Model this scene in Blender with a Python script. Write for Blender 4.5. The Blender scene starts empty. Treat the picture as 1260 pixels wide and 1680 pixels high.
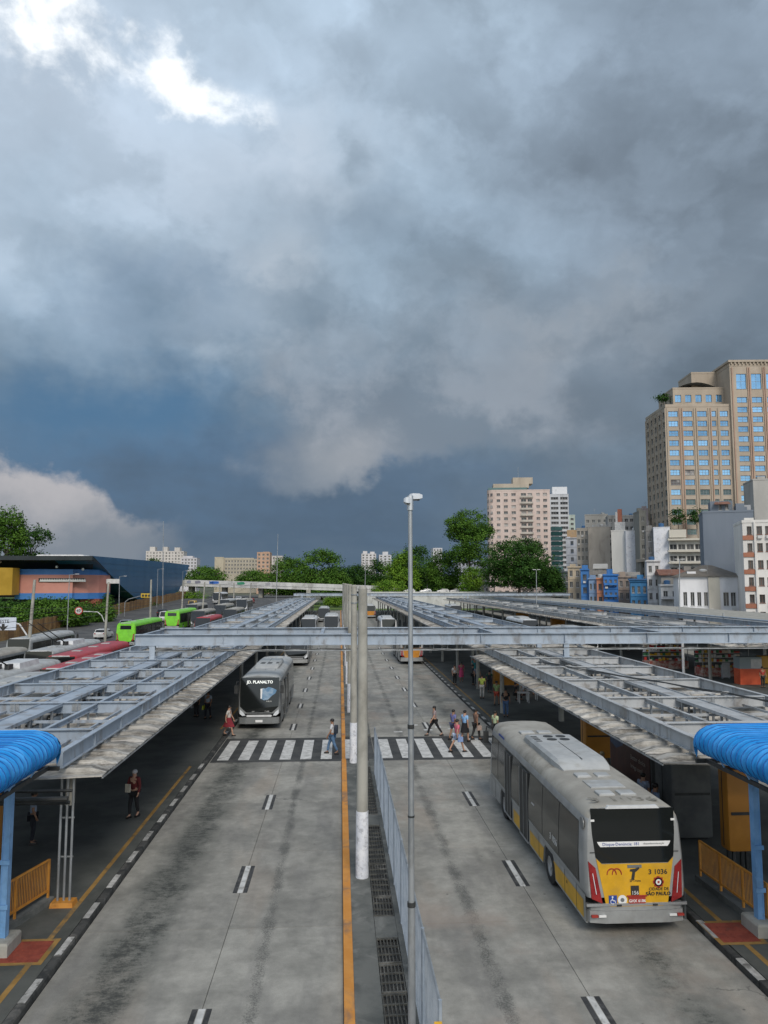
import bpy, bmesh, math, random
from mathutils import Vector, Matrix
random.seed(7)
R = math.radians
SC = bpy.context.scene
COL = SC.collection

# ---------------------------------------------------------------- camera
cam_data = bpy.data.cameras.new("camera")
cam_data.sensor_fit = 'HORIZONTAL'
cam_data.sensor_width = 36.0
cam_data.lens = 35.14
cam_data.clip_start = 0.1
cam_data.clip_end = 8000.0
cam = bpy.data.objects.new("camera", cam_data)
COL.objects.link(cam)
cam.location = (0.0, 0.0, 8.6)
cam.rotation_euler = (R(90 + 5.39), 0.0, R(-3.335))
SC.camera = cam

# ---------------------------------------------------------------- exposure
SC.view_settings.view_transform = 'Standard'
SC.view_settings.look = 'None'
SC.view_settings.exposure = 0.50
SC.view_settings.gamma = 1.0
SC.view_settings.use_curve_mapping = False
SC.render.engine = 'CYCLES'
SC.cycles.max_bounces = 6
SC.cycles.diffuse_bounces = 3
SC.cycles.glossy_bounces = 3
SC.cycles.transparent_max_bounces = 8
SC.cycles.use_denoising = True

# ---------------------------------------------------------------- sun (veiled, behind the camera on the left)
SUN_EL, SUN_AZ = R(40), R(170)            # azimuth clockwise from +Y
sun_data = bpy.data.lights.new("sun", 'SUN')
sun_data.energy = 1.5
sun_data.angle = R(22)
sun_data.color = (1.0, 0.93, 0.83)
sun = bpy.data.objects.new("sun", sun_data)
COL.objects.link(sun)
sd = Vector((math.sin(SUN_AZ) * math.cos(SUN_EL), math.cos(SUN_AZ) * math.cos(SUN_EL), math.sin(SUN_EL)))
sun.rotation_euler = sd.to_track_quat('Z', 'Y').to_euler()

# ---------------------------------------------------------------- world: Nishita sky behind a storm deck
world = bpy.data.worlds.new("World")
SC.world = world
world.use_nodes = True
world.cycles.sampling_method = 'MANUAL'
world.cycles.sample_map_resolution = 256


class X:
    """tiny expression helper for shader node graphs"""
    nt = None

    def __init__(self, s): self.s = s

    @staticmethod
    def put(inp, v):
        if isinstance(v, X): X.nt.links.new(v.s, inp)
        else: inp.default_value = v

    @staticmethod
    def m(op, *args, clamp=False):
        n = X.nt.nodes.new('ShaderNodeMath'); n.operation = op; n.use_clamp = clamp
        for i, v in enumerate(args): X.put(n.inputs[i], v)
        return X(n.outputs[0])

    def __add__(self, o): return X.m('ADD', self, o)
    def __radd__(self, o): return X.m('ADD', o, self)
    def __sub__(self, o): return X.m('SUBTRACT', self, o)
    def __rsub__(self, o): return X.m('SUBTRACT', o, self)
    def __mul__(self, o): return X.m('MULTIPLY', self, o)
    def __rmul__(self, o): return X.m('MULTIPLY', o, self)
    def __truediv__(self, o): return X.m('DIVIDE', self, o)
    def __rtruediv__(self, o): return X.m('DIVIDE', o, self)


def nmap(v, a, b, c=0.0, d=1.0, smooth=True):
    n = X.nt.nodes.new('ShaderNodeMapRange')
    n.interpolation_type = 'SMOOTHSTEP' if smooth else 'LINEAR'
    n.clamp = True
    X.put(n.inputs['Value'], v)
    for k, q in (('From Min', a), ('From Max', b), ('To Min', c), ('To Max', d)): X.put(n.inputs[k], q)
    return X(n.outputs['Result'])


def nvec(x, y, z):
    n = X.nt.nodes.new('ShaderNodeCombineXYZ')
    for i, v in enumerate((x, y, z)): X.put(n.inputs[i], v)
    return X(n.outputs[0])


def nnoise(vec, scale, detail=4.0, rough=0.5, dist=0.0, color=False):
    n = X.nt.nodes.new('ShaderNodeTexNoise')
    X.put(n.inputs['Vector'], vec)
    n.inputs['Scale'].default_value = scale
    n.inputs['Detail'].default_value = detail
    n.inputs['Roughness'].default_value = rough
    n.inputs['Distortion'].default_value = dist
    return X(n.outputs['Color' if color else 'Fac'])


def nsep(v):
    n = X.nt.nodes.new('ShaderNodeSeparateXYZ'); X.put(n.inputs[0], v)
    return X(n.outputs[0]), X(n.outputs[1]), X(n.outputs[2])


def nmix(f, a, b, mode='MIX'):
    n = X.nt.nodes.new('ShaderNodeMix'); n.data_type = 'RGBA'; n.blend_type = mode; n.clamp_factor = True
    X.put(n.inputs[0], f)
    for i, v in ((6, a), (7, b)):
        if isinstance(v, tuple) and len(v) == 3: v = v + (1.0,)
        X.put(n.inputs[i], v)
    return X(n.outputs[2])


def nramp(f, stops):
    n = X.nt.nodes.new('ShaderNodeValToRGB'); X.put(n.inputs[0], f)
    el = n.color_ramp.elements
    while len(el) < len(stops): el.new(0.5)
    for e, (p, c) in zip(el, stops): e.position = p; e.color = (c + (1.0,)) if len(c) == 3 else c
    return X(n.outputs[0])


def build_sky():
    nt = world.node_tree; X.nt = nt
    nt.nodes.clear()
    out = nt.nodes.new('ShaderNodeOutputWorld')
    bg = nt.nodes.new('ShaderNodeBackground')
    nt.links.new(bg.outputs[0], out.inputs[0])
    tc = nt.nodes.new('ShaderNodeTexCoord')
    d = X(tc.outputs['Generated'])
    dx, dy, dz = nsep(d)
    deg = 180 / math.pi
    az0 = X.m('ARCTAN2', dx, dy) * deg
    el0 = X.m('ARCSINE', X.m('MINIMUM', X.m('MAXIMUM', dz, -1.0), 1.0)) * deg
    # cloud-deck plane coordinates (perspective towards the horizon)
    k = 1.0 / (X.m('MAXIMUM', dz, 0.0) + 0.22)
    P = nvec(dx * k, dy * k, dz * 1.5)
    wr, wg, wb = nsep(nnoise(d, 4.5, 5, 0.6, color=True))
    vr, vg, vb = nsep(nnoise(P, 2.2, 5, 0.55, color=True))
    az = az0 + (wr - 0.5) * 26.0 + (vr - 0.5) * 8.0
    el = el0 + (wg - 0.5) * 18.0 + (vg - 0.5) * 8.0
    azs = az0 + (wr - 0.5) * 9.0
    els = el0 + (wg - 0.5) * 7.0

    def blob(a, e, a0, e0, sa, se):
        u = (a - a0) / sa; v = (e - e0) / se
        return X.m('EXPONENT', -1.0 * (u * u + v * v))

    nA = nnoise(P, 1.7, 6, 0.55, 0.5)
    nB = nnoise(d, 6.0, 7, 0.58, 0.4)
    nC = nnoise(d, 17.0, 6, 0.6, 0.3)
    nD = nnoise(nvec(dx + wr * 0.10, dy, dz * 1.25 + wg * 0.10), 5.2, 8, 0.56, 0.0)     # billow shapes
    nE = nnoise(nvec(dx + wg * 0.08, dy + 3.1, dz * 1.4 + wb * 0.08), 9.5, 7, 0.58, 0.0)
    base = nramp(nmap(el, -2.0, 46.0, smooth=False), [
        (0.00, (0.105, 0.148, 0.208)), (0.10, (0.082, 0.124, 0.186)), (0.22, (0.100, 0.155, 0.238)),
        (0.34, (0.165, 0.232, 0.315)), (0.55, (0.255, 0.335, 0.430)), (0.80, (0.320, 0.400, 0.505)),
        (1.00, (0.325, 0.405, 0.505))])
    right = nramp(nmap(el, -2.0, 46.0, smooth=False), [
        (0.00, (0.120, 0.160, 0.208)), (0.12, (0.108, 0.148, 0.200)), (0.30, (0.140, 0.182, 0.238)),
        (0.60, (0.190, 0.236, 0.302)), (1.00, (0.240, 0.300, 0.385))])
    c = nmix(nmap(az, 0.0, 22.0), base, right)
    hi = nmap(el0, 4.0, 15.0)

    def shade(f): return nvec(f, f * 1.004, f)
    # soft large swells, then billows that are crisp on the lit side and soft on the other
    c = nmix(1.0, c, shade(1.0 + (nmap(nA * 0.5 + nB * 0.5, 0.36, 0.64, 0.90, 1.14) - 1.0) * hi), 'MULTIPLY')
    band = nnoise(nvec(az0 * 0.030 - el0 * 0.028, el0 * 0.085 + az0 * 0.035, 1.7), 1.6, 4, 0.5, 0.3)
    c = nmix(1.0, c, shade(1.0 + (nmap(band, 0.34, 0.66, 0.90, 1.10) - 1.0) * hi), 'MULTIPLY')
    p1 = nmap(nD, 0.46, 0.57) * nmap(nD, 0.80, 0.52)
    p2 = nmap(nE, 0.47, 0.58) * nmap(nE, 0.78, 0.52)
    c = nmix(1.0, c, shade(1.0 + (p1 * 0.19 - 0.05) * hi), 'MULTIPLY')
    c = nmix(1.0, c, shade(1.0 + (p2 * 0.10 - 0.03) * hi), 'MULTIPLY')
    c = nmix(1.0, c, shade(1.0 + (nC - 0.5) * 0.13 * hi), 'MULTIPLY')
    # open blue rain gap low on the left, slate belts
    c = nmix(blob(az, el, -17.0, 13.0, 11.0, 4.6) * 0.9, c, (0.070, 0.158, 0.275))
    c = nmix(blob(az, el, -15.0, 21.5, 9.0, 2.6) * 0.5, c, (0.155, 0.235, 0.345))
    c = nmix(blob(az, el, 1.0, 25.5, 9.0, 2.2) * 0.35, c, (0.16, 0.22, 0.30))
    # lighter billows mid-left
    lit = 0.5 + p1 * 0.6 + p2 * 0.3
    c = nmix(blob(az, el, -6.5, 22.0, 6.5, 4.2) * lit * 0.62, c, (0.39, 0.445, 0.505))
    c = nmix(blob(az, el, -4.5, 30.5, 7.5, 2.8) * lit * 0.62, c, (0.47, 0.54, 0.625))
    c = nmix(blob(az, el, 19.0, 20.5, 9.0, 2.4) * lit * 0.5, c, (0.30, 0.335, 0.375))
    # hanging cloud with a ragged lower edge
    rag = (wb - 0.5) * 9.0 + (nE - 0.5) * 7.0 + (nC - 0.5) * 2.5
    edge = 5.6 + nmap(az0, -2.0, 12.0, 0.0, 4.0) + rag
    hang = nmap(els - edge, -0.3, 2.3) * nmap(azs + (nE - 0.5) * 8.0, -8.0, -2.5) * nmap(azs, 26.0, 13.0) * nmap(els, 25.0, 11.0)
    hcol = nmix(nmap(nD * 0.5 + nE * 0.5 + (nC - 0.5) * 0.4, 0.40, 0.60), (0.175, 0.218, 0.270), (0.285, 0.318, 0.365))
    c = nmix(hang * 0.85, c, hcol)
    c = nmix(blob(azs, els, 1.0, 8.6, 4.2, 2.6) * nmap(els - edge, 0.0, 1.6) * 0.6, c, (0.355, 0.370, 0.395))
    # pale bank low on the left with a crisp, billowing top
    top = 8.6 - nmap(az0, -21.0, -13.0, 0.0, 3.2) + (wr - 0.5) * 6.0 + (nE - 0.5) * 7.0 + (nC - 0.5) * 3.0
    bank = nmap(top - el0, -0.2, 1.5) * nmap(azs + (nE - 0.5) * 8.0, -11.0, -16.5)
    bcol = nmix(nmap(el0 + (nD - 0.5) * 9.0 + (nC - 0.5) * 4.0, 2.0, 8.0), (0.195, 0.225, 0.265), (0.43, 0.42, 0.435))
    c = nmix(bank * 0.94, c, bcol)
    # thin bright veil and sharp breaks high on the left
    veil = blob(az, el, -24.0, 33.0, 20.0, 9.5)
    c = nmix(veil * (0.50 + p1 * 0.25), c, (0.58, 0.675, 0.80))
    brk = blob(azs, els, -22.5, 36.5, 7.0, 4.2) + blob(azs, els, -13.6, 36.0, 2.6, 3.4) * 0.9 + blob(azs + els * 1.0, els, 24.5, 33.6, 3.5, 2.4) * 0.8
    brk = nmap(brk * 0.80 + (nE - 0.5) * 2.2 + (nC - 0.5) * 1.2, 0.36, 1.15) * nmap(brk, 0.08, 0.65)
    c = nmix(brk, c, (1.12, 1.14, 1.15))
    # the deck thins overhead and opens behind the viewer: broken bright cloud over Nishita blue
    sky = nt.nodes.new('ShaderNodeTexSky'); sky.sky_type = 'NISHITA'; sky.sun_disc = False
    sky.sun_elevation = SUN_EL; sky.sun_rotation = SUN_AZ
    sc = nmix(1.0, X(sky.outputs[0]), (0.11, 0.11, 0.11), 'MULTIPLY')
    cl = nmap(nA * 0.7 + nB * 0.3, 0.42, 0.60)
    openc = nmix(cl * 0.7, sc, (0.86, 0.92, 1.0))
    away = nmap(dy * -1.0 + dz * 0.55, -0.12, 0.75)
    c = nmix(away, c, openc)
    X.put(bg.inputs['Color'], c)
    bg.inputs['Strength'].default_value = 0.80


build_sky()

# ---------------------------------------------------------------- survey helper: where a sight line meets a plane of the place
_p, _a = R(5.39), R(3.335)
_fw = Vector((math.sin(_a) * math.cos(_p), math.cos(_a) * math.cos(_p), math.sin(_p)))
_rt = Vector((math.cos(_a), -math.sin(_a), 0))
_up = _rt.cross(_fw)
HC = 8.6


def at(x, y, z=None, Y=None, Xc=None):
    d = _fw + _rt * ((x - 630) / 1230) + _up * ((840 - y) / 1230)
    t = (z - HC) / d.z if z is not None else (Y / d.y if Y is not None else Xc / d.x)
    return Vector((d.x * t, d.y * t, HC + d.z * t))


# ---------------------------------------------------------------- object helpers
def link(o, parent=None):
    COL.objects.link(o)
    if parent is not None: o.parent = parent
    return o


def tag(o, label=None, cat=None, group=None, kind=None):
    if label: o['label'] = label
    if cat: o['category'] = cat
    if group: o['group'] = group
    if kind: o['kind'] = kind
    return o


def thing(name, label, cat, loc=(0, 0, 0), rz=0.0, group=None, kind=None):
    o = bpy.data.objects.new(name, None)
    o.empty_display_size = 0.3
    link(o)
    o.location = loc; o.rotation_euler = (0, 0, rz)
    return tag(o, label, cat, group, kind or 'thing')


def inst(name, mesh, parent=None, loc=(0, 0, 0), rot=(0, 0, 0), scale=None):
    o = bpy.data.objects.new(name, mesh)
    link(o, parent)
    o.location = loc; o.rotation_euler = rot
    if scale: o.scale = scale
    return o


def copy_tree(o, parent=None):
    c = o.copy(); COL.objects.link(c)
    if parent is not None: c.parent = parent
    for ch in list(o.children): copy_tree(ch, c)
    return c


class MB:
    def __init__(self): self.v, self.f, self.m = [], [], []

    def add(self, vs, fs, mi=0):
        b = len(self.v); self.v.extend([tuple(q) for q in vs])
        for q in fs: self.f.append(tuple(b + i for i in q)); self.m.append(mi)
        return self

    def box(self, x0, x1, y0, y1, z0, z1, mi=0):
        return self.add([(x0, y0, z0), (x1, y0, z0), (x1, y1, z0), (x0, y1, z0), (x0, y0, z1), (x1, y0, z1), (x1, y1, z1), (x0, y1, z1)],
                        [(0, 3, 2, 1), (4, 5, 6, 7), (0, 1, 5, 4), (1, 2, 6, 5), (2, 3, 7, 6), (3, 0, 4, 7)], mi)

    def cbox(self, c, s, mi=0):
        return self.box(c[0] - s[0] / 2, c[0] + s[0] / 2, c[1] - s[1] / 2, c[1] + s[1] / 2, c[2] - s[2] / 2, c[2] + s[2] / 2, mi)

    def quad(self, a, b, c, d, mi=0): return self.add([a, b, c, d], [(0, 1, 2, 3)], mi)

    def tube(self, p0, p1, r0, r1=None, n=8, mi=0, caps=True):
        r1 = r0 if r1 is None else r1
        p0, p1 = Vector(p0), Vector(p1); d = (p1 - p0)
        if d.length < 1e-6: return self
        d.normalize()
        u = d.orthogonal().normalized(); w = d.cross(u)
        vs = []
        for p, r in ((p0, r0), (p1, r1)):
            for i in range(n):
                t = 2 * math.pi * i / n; vs.append(p + u * (r * math.cos(t)) + w * (r * math.sin(t)))
        fs = [(i, (i + 1) % n, n + (i + 1) % n, n + i) for i in range(n)]
        if caps: fs += [tuple(range(n - 1, -1, -1)), tuple(range(n, 2 * n))]
        return self.add(vs, fs, mi)

    def path(self, pts, r, n=6, mi=0):
        for a, b in zip(pts[:-1], pts[1:]): self.tube(a, b, r, n=n, mi=mi)
        return self

    def loft(self, rings, mi=0, cap0=True, cap1=True, closed=True):
        n = len(rings[0]); vs = [p for r in rings for p in r]; fs = []
        for k in range(len(rings) - 1):
            for i in range(n if closed else n - 1):
                j = (i + 1) % n
                fs.append((k * n + i, k * n + j, (k + 1) * n + j, (k + 1) * n + i))
        if cap0: fs.append(tuple(range(n - 1, -1, -1)))
        if cap1: fs.append(tuple(range((len(rings) - 1) * n, len(rings) * n)))
        return self.add(vs, fs, mi)

    def prism(self, poly, fn0, fn1, mi=0):
        """poly: 2-D points; fn0/fn1 map a 2-D point to the front / back 3-D point"""
        n = len(poly); vs = [fn0(*q) for q in poly] + [fn1(*q) for q in poly]
        fs = [tuple(range(n)), tuple(range(2 * n - 1, n - 1, -1))] + [(i, n + i, n + (i + 1) % n, (i + 1) % n) for i in range(n)]
        return self.add(vs, fs, mi)

    def ell(self, c, r, nu=8, nv=5, mi=0):
        rings = []
        for j in range(1, nv):
            t = math.pi * j / nv
            rings.append([(c[0] + r[0] * math.sin(t) * math.cos(2 * math.pi * i / nu), c[1] + r[1] * math.sin(t) * math.sin(2 * math.pi * i / nu), c[2] - r[2] * math.cos(t)) for i in range(nu)])
        return self.loft(rings, mi)

    def mesh(self, name, mats=None, smooth=False):
        me = bpy.data.meshes.new(name)
        me.from_pydata(self.v, [], self.f)
        if mats:
            for q in (mats if isinstance(mats, (list, tuple)) else [mats]): me.materials.append(q)
            if any(self.m): me.polygons.foreach_set('material_index', self.m)
        bm = bmesh.new(); bm.from_mesh(me)
        if len(bm.faces) < 30000: bmesh.ops.recalc_face_normals(bm, faces=bm.faces)
        bm.to_mesh(me); bm.free()
        if smooth:
            me.polygons.foreach_set('use_smooth', [True] * len(me.polygons))
            me.set_sharp_from_angle(angle=R(38))
        me.update()
        return me

    def build(self, name, mats, parent=None, smooth=False, loc=(0, 0, 0), rot=(0, 0, 0)):
        return inst(name, self.mesh(name, mats, smooth), parent, loc, rot)


def text(name, s, size, m, parent, loc, rot, align='CENTER', ext=0.002, sx=1.0, bold=0.0):
    cu = bpy.data.curves.new(name, 'FONT')
    cu.body = s; cu.size = size; cu.align_x = align; cu.align_y = 'CENTER'; cu.extrude = ext
    cu.offset = bold
    cu.resolution_u = 2
    tmp = bpy.data.objects.new(name, cu)
    me = bpy.data.meshes.new_from_object(tmp)
    bpy.data.objects.remove(tmp); bpy.data.curves.remove(cu)
    me.name = name; me.materials.clear(); me.materials.append(m)
    o = bpy.data.objects.new(name, me); link(o, parent)
    o.location = loc; o.rotation_euler = rot; o.scale = (sx, 1, 1)
    return o


# ---------------------------------------------------------------- materials
def mat(name, c1, c2=None, scale=2.0, rough=0.7, metal=0.0, bump=0.0, bscale=30.0, coord='world', rnd=0.0, lo=0.38, hi=0.62,
        dirt=None, dscale=0.6, damt=0.0, stretch=(1, 1, 1), spec=0.5, trans=0.0, coat=0.0):
    m = bpy.data.materials.new(name); m.use_nodes = True
    nt = m.node_tree; X.nt = nt
    b = nt.nodes['Principled BSDF']
    if coord == 'world':
        g = nt.nodes.new('ShaderNodeNewGeometry'); v = X(g.outputs['Position'])
    else:
        g = nt.nodes.new('ShaderNodeTexCoord'); v = X(g.outputs['Object'])
    if stretch != (1, 1, 1):
        q = nt.nodes.new('ShaderNodeVectorMath'); q.operation = 'MULTIPLY'
        X.put(q.inputs[0], v); q.inputs[1].default_value = stretch; v = X(q.outputs[0])
    c = None
    if c2 is not None:
        c = nmix(nmap(nnoise(v, scale, 5, 0.62), lo, hi), c1, c2)
    if damt > 0:
        f = nmap(nnoise(v, dscale, 6, 0.65, 0.4), 0.5, 0.68) * damt
        c = nmix(f, c if c is not None else c1, dirt)
    if rnd > 0:
        oi = nt.nodes.new('ShaderNodeObjectInfo')
        k = nmap(X(oi.outputs['Random']), 0.0, 1.0, 1 - rnd, 1 + rnd, smooth=False)
        c = nmix(1.0, c if c is not None else c1, nvec(k, k, k), 'MULTIPLY')
    if c is None: b.inputs['Base Color'].default_value = tuple(c1) + (1.0,)
    else: X.put(b.inputs['Base Color'], c)
    b.inputs['Roughness'].default_value = rough
    b.inputs['Metallic'].default_value = metal
    b.inputs['Specular IOR Level'].default_value = spec
    if coat: b.inputs['Coat Weight'].default_value = coat; b.inputs['Coat Roughness'].default_value = 0.12
    if trans:
        b.inputs['Transmission Weight'].default_value = trans
    if bump > 0:
        bn = nt.nodes.new('ShaderNodeBump'); bn.inputs['Strength'].default_value = bump; bn.inputs['Distance'].default_value = 0.05
        X.put(bn.inputs['Height'], nnoise(v, bscale, 4, 0.6)); nt.links.new(bn.outputs[0], b.inputs['Normal'])
    return m


def emis(name, c, s):
    m = bpy.data.materials.new(name); m.use_nodes = True
    b = m.node_tree.nodes['Principled BSDF']
    b.inputs['Base Color'].default_value = tuple(c) + (1,)
    b.inputs['Emission Color'].default_value = tuple(c) + (1,); b.inputs['Emission Strength'].default_value = s
    return m


def road_material():
    """worn concrete: blotches, tyre-dark lanes, oil where buses stand, fine speckle and cracks"""
    m = bpy.data.materials.new("road_concrete"); m.use_nodes = True
    nt = m.node_tree; X.nt = nt
    b = nt.nodes['Principled BSDF']
    g = nt.nodes.new('ShaderNodeNewGeometry'); v = X(g.outputs['Position'])
    x, y, z = nsep(v)
    st = nvec(x * 1.0, y * 0.22, z)
    c = nmix(nmap(nnoise(v, 0.55, 6, 0.65), 0.36, 0.64), (0.215, 0.210, 0.185), (0.318, 0.308, 0.272))
    c = nmix(nmap(nnoise(st, 1.1, 5, 0.6), 0.45, 0.68) * 0.55, c, (0.165, 0.160, 0.148))
    c = nmix(nmap(nnoise(st, 0.5, 3, 0.5), 0.54, 0.68) * 0.5, c, (0.30, 0.255, 0.205))
    oi = nt.nodes.new('ShaderNodeObjectInfo')
    k = nmap(X(oi.outputs['Random']), 0.0, 1.0, 0.92, 1.07, smooth=False)
    c = nmix(1.0, c, nvec(k, k, k), 'MULTIPLY')

    def lane(x0, w): return X.m('EXPONENT', -1.0 * (((x - x0) / w) * ((x - x0) / w)))
    # oil and rubber where buses pull in: ragged, grainy patches
    n1 = nnoise(nvec(x * 1.1, y * 0.7, z), 1.1, 6, 0.7)
    n2 = nnoise(v, 7.0, 5, 0.75)
    n3 = nnoise(nvec(x * 0.8, y * 1.5, z), 4.5, 5, 0.75)
    gr = nnoise(v, 26.0, 3, 0.75)
    oil = lane(-4.85, 1.35) + lane(7.2, 1.25) * 0.9
    film = nmap(oil * (0.35 + n1 * 1.1), 0.42, 0.95)
    c = nmix(film * 0.62, c, (0.085, 0.092, 0.080))
    c = nmix(nmap(oil * (n1 * 0.75 + n3 * 0.75 + (gr - 0.5) * 0.5), 0.62, 0.90) * 0.85, c, (0.028, 0.031, 0.028))
    tyr = lane(-1.75, 0.42) + lane(-3.3, 0.25) * 0.4 + lane(-0.6, 0.3) * 0.35 + lane(3.45, 0.5) + lane(4.9, 0.2) * 0.35
    c = nmix(nmap(tyr * (0.15 + n1 * 0.8), 0.42, 0.85) * 0.22, c, (0.13, 0.132, 0.12))
    c = nmix(nmap(tyr * (n1 * 0.95 + gr * 1.0 - 0.1), 0.74, 0.98) * 0.7, c, (0.06, 0.062, 0.056))
    # speckle and scattered spots
    fg = nmap(nnoise(v, 70.0, 2, 0.7), 0.3, 0.7, 0.80, 1.18, smooth=False)
    c = nmix(1.0, c, nvec(fg, fg, fg), 'MULTIPLY')
    mt = nmap(nnoise(v, 2.6, 6, 0.72), 0.32, 0.68, 0.84, 1.14, smooth=False)
    c = nmix(1.0, c, nvec(mt, mt, mt), 'MULTIPLY')
    c = nmix(nmap(gr, 0.60, 0.74) * 0.40, c, (0.10, 0.10, 0.094))
    c = nmix(nmap(nnoise(v, 0.28, 4, 0.6), 0.52, 0.66) * nmap(x, 1.6, 2.2) * 0.45, c, (0.30, 0.245, 0.20))
    vo = nt.nodes.new('ShaderNodeTexVoronoi'); vo.inputs['Scale'].default_value = 1.1; X.put(vo.inputs['Vector'], v)
    c = nmix(nmap(X(vo.outputs['Distance']) + n2 * 0.05, 0.075, 0.045) * 0.7, c, (0.05, 0.05, 0.045))
    # a few hairline cracks
    vc = nt.nodes.new('ShaderNodeTexVoronoi'); vc.feature = 'DISTANCE_TO_EDGE'; vc.inputs['Scale'].default_value = 0.22
    warp = nnoise(v, 1.2, 4, 0.6, color=True)
    wv = nt.nodes.new('ShaderNodeVectorMath'); wv.operation = 'ADD'; X.put(wv.inputs[0], v); X.put(wv.inputs[1], warp)
    X.put(vc.inputs['Vector'], X(wv.outputs[0]))
    c = nmix(nmap(X(vc.outputs['Distance']), 0.006, 0.002) * nmap(nnoise(v, 0.3, 2), 0.55, 0.62) * 0.5, c, (0.06, 0.06, 0.055))
    X.put(b.inputs['Base Color'], c)
    b.inputs['Roughness'].default_value = 0.85
    bn = nt.nodes.new('ShaderNodeBump'); bn.inputs['Strength'].default_value = 0.25; bn.inputs['Distance'].default_value = 0.02
    X.put(bn.inputs['Height'], n2); nt.links.new(bn.outputs[0], b.inputs['Normal'])
    return m


def beam_material(name, a, b_):
    m = mat(name, a, b_, 0.9, 0.6, dirt=(0.15, 0.125, 0.10), dscale=1.5, damt=0.6, bump=0.05, bscale=8, stretch=(1, 1, 0.45))
    return m


def roof_material():
    m = bpy.data.materials.new("fibre_cement"); m.use_nodes = True
    nt = m.node_tree; X.nt = nt
    b = nt.nodes['Principled BSDF']
    g = nt.nodes.new('ShaderNodeNewGeometry'); v = X(g.outputs['Position'])
    x, y, z = nsep(v)
    c = nmix(nmap(nnoise(v, 1.3, 6, 0.65), 0.36, 0.62), (0.22, 0.205, 0.178), (0.46, 0.44, 0.395))
    c = nmix(nmap(nnoise(nvec(x * 0.35, y * 3.0, z * 2.0), 1.7, 6, 0.72), 0.46, 0.64) * 0.8, c, (0.055, 0.050, 0.044))
    c = nmix(nmap(nnoise(nvec(x * 0.3, y * 6.0, z * 4.0), 1.4, 4, 0.65), 0.55, 0.65) * 0.7, c, (0.55, 0.535, 0.50))
    c = nmix(nmap(nnoise(v, 9.0, 4, 0.7), 0.56, 0.74) * 0.5, c, (0.43, 0.415, 0.38))
    c = nmix(nmap(nnoise(v, 0.7, 3), 0.56, 0.7) * 0.4, c, (0.16, 0.115, 0.075))
    oi = nt.nodes.new('ShaderNodeObjectInfo')
    k = nmap(X(oi.outputs['Random']), 0.0, 1.0, 0.72, 1.18, smooth=False)
    c = nmix(1.0, c, nvec(k, k, k), 'MULTIPLY')
    X.put(b.inputs['Base Color'], c); b.inputs['Roughness'].default_value = 0.9
    return m


M = {}
M['road'] = road_material()
M['roof'] = roof_material()
M['joint'] = mat('joint_filler', (0.05, 0.05, 0.047), (0.09, 0.088, 0.08), 3)
M['asphalt'] = mat('asphalt', (0.030, 0.032, 0.032), (0.055, 0.056, 0.054), 1.2, 0.85, bump=0.15, bscale=60, dirt=(0.10, 0.10, 0.095), dscale=0.35, damt=0.4)
M['ave'] = mat('avenue_asphalt', (0.055, 0.055, 0.055), (0.095, 0.094, 0.09), 0.4, 0.85)
M['platform'] = mat('platform_asphalt', (0.055, 0.059, 0.052), (0.095, 0.098, 0.086), 0.5, 0.75, bump=0.1, bscale=40, dirt=(0.105, 0.10, 0.09), dscale=0.9, damt=0.4)
M['ground'] = mat('ground_earth', (0.060, 0.075, 0.040), (0.12, 0.115, 0.085), 0.05, 0.95)
M['lawn'] = mat('lawn', (0.055, 0.10, 0.02), (0.13, 0.20, 0.035), 0.25, 0.95)
M['white_paint'] = mat('road_paint_white', (0.44, 0.44, 0.42), (0.58, 0.58, 0.555), 2.2, 0.8, dirt=(0.20, 0.195, 0.18), dscale=3.5, damt=0.75)
M['black_paint'] = mat('road_paint_black', (0.022, 0.023, 0.024), (0.05, 0.05, 0.05), 4, 0.8, dirt=(0.14, 0.135, 0.125), dscale=3, damt=0.5)
M['kerb_white'] = mat('kerb_white', (0.28, 0.275, 0.255), (0.44, 0.435, 0.41), 3, 0.85, dirt=(0.10, 0.098, 0.088), dscale=4.5, damt=0.95, rnd=0.15)
M['kerb_dark'] = mat('kerb_dark', (0.022, 0.024, 0.023), (0.055, 0.055, 0.051), 2.5, 0.85, dirt=(0.2, 0.19, 0.17), dscale=2.2, damt=0.4, rnd=0.15)
M['orange_line'] = mat('orange_line', (0.52, 0.215, 0.035), (0.58, 0.26, 0.055), 1.5, 0.8, dirt=(0.20, 0.13, 0.085), dscale=0.8, damt=0.85)
M['yellow_line'] = mat('platform_line', (0.24, 0.135, 0.03), (0.33, 0.19, 0.05), 1.5, 0.85, dirt=(0.08, 0.075, 0.06), dscale=1.2, damt=0.75)
M['median'] = mat('median_concrete', (0.075, 0.080, 0.074), (0.135, 0.138, 0.125), 0.8, 0.9, bump=0.1, bscale=40, dirt=(0.28, 0.275, 0.25), dscale=1.1, damt=0.45)
M['concrete'] = mat('concrete', (0.27, 0.26, 0.225), (0.37, 0.36, 0.315), 1.4, 0.85, bump=0.12, bscale=25, dirt=(0.15, 0.145, 0.12), dscale=1.1, damt=0.5, stretch=(1, 1, 0.5))
M['col_white'] = mat('column_whitewash', (0.62, 0.64, 0.68), (0.74, 0.75, 0.77), 3, 0.8, dirt=(0.28, 0.29, 0.31), dscale=7, damt=0.7)
M['beam'] = beam_material('beam_paint_blue_grey', (0.290, 0.345, 0.405), (0.362, 0.418, 0.480))
M['beam_grey'] = beam_material('beam_paint_grey', (0.36, 0.375, 0.38), (0.44, 0.455, 0.46))
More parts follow.
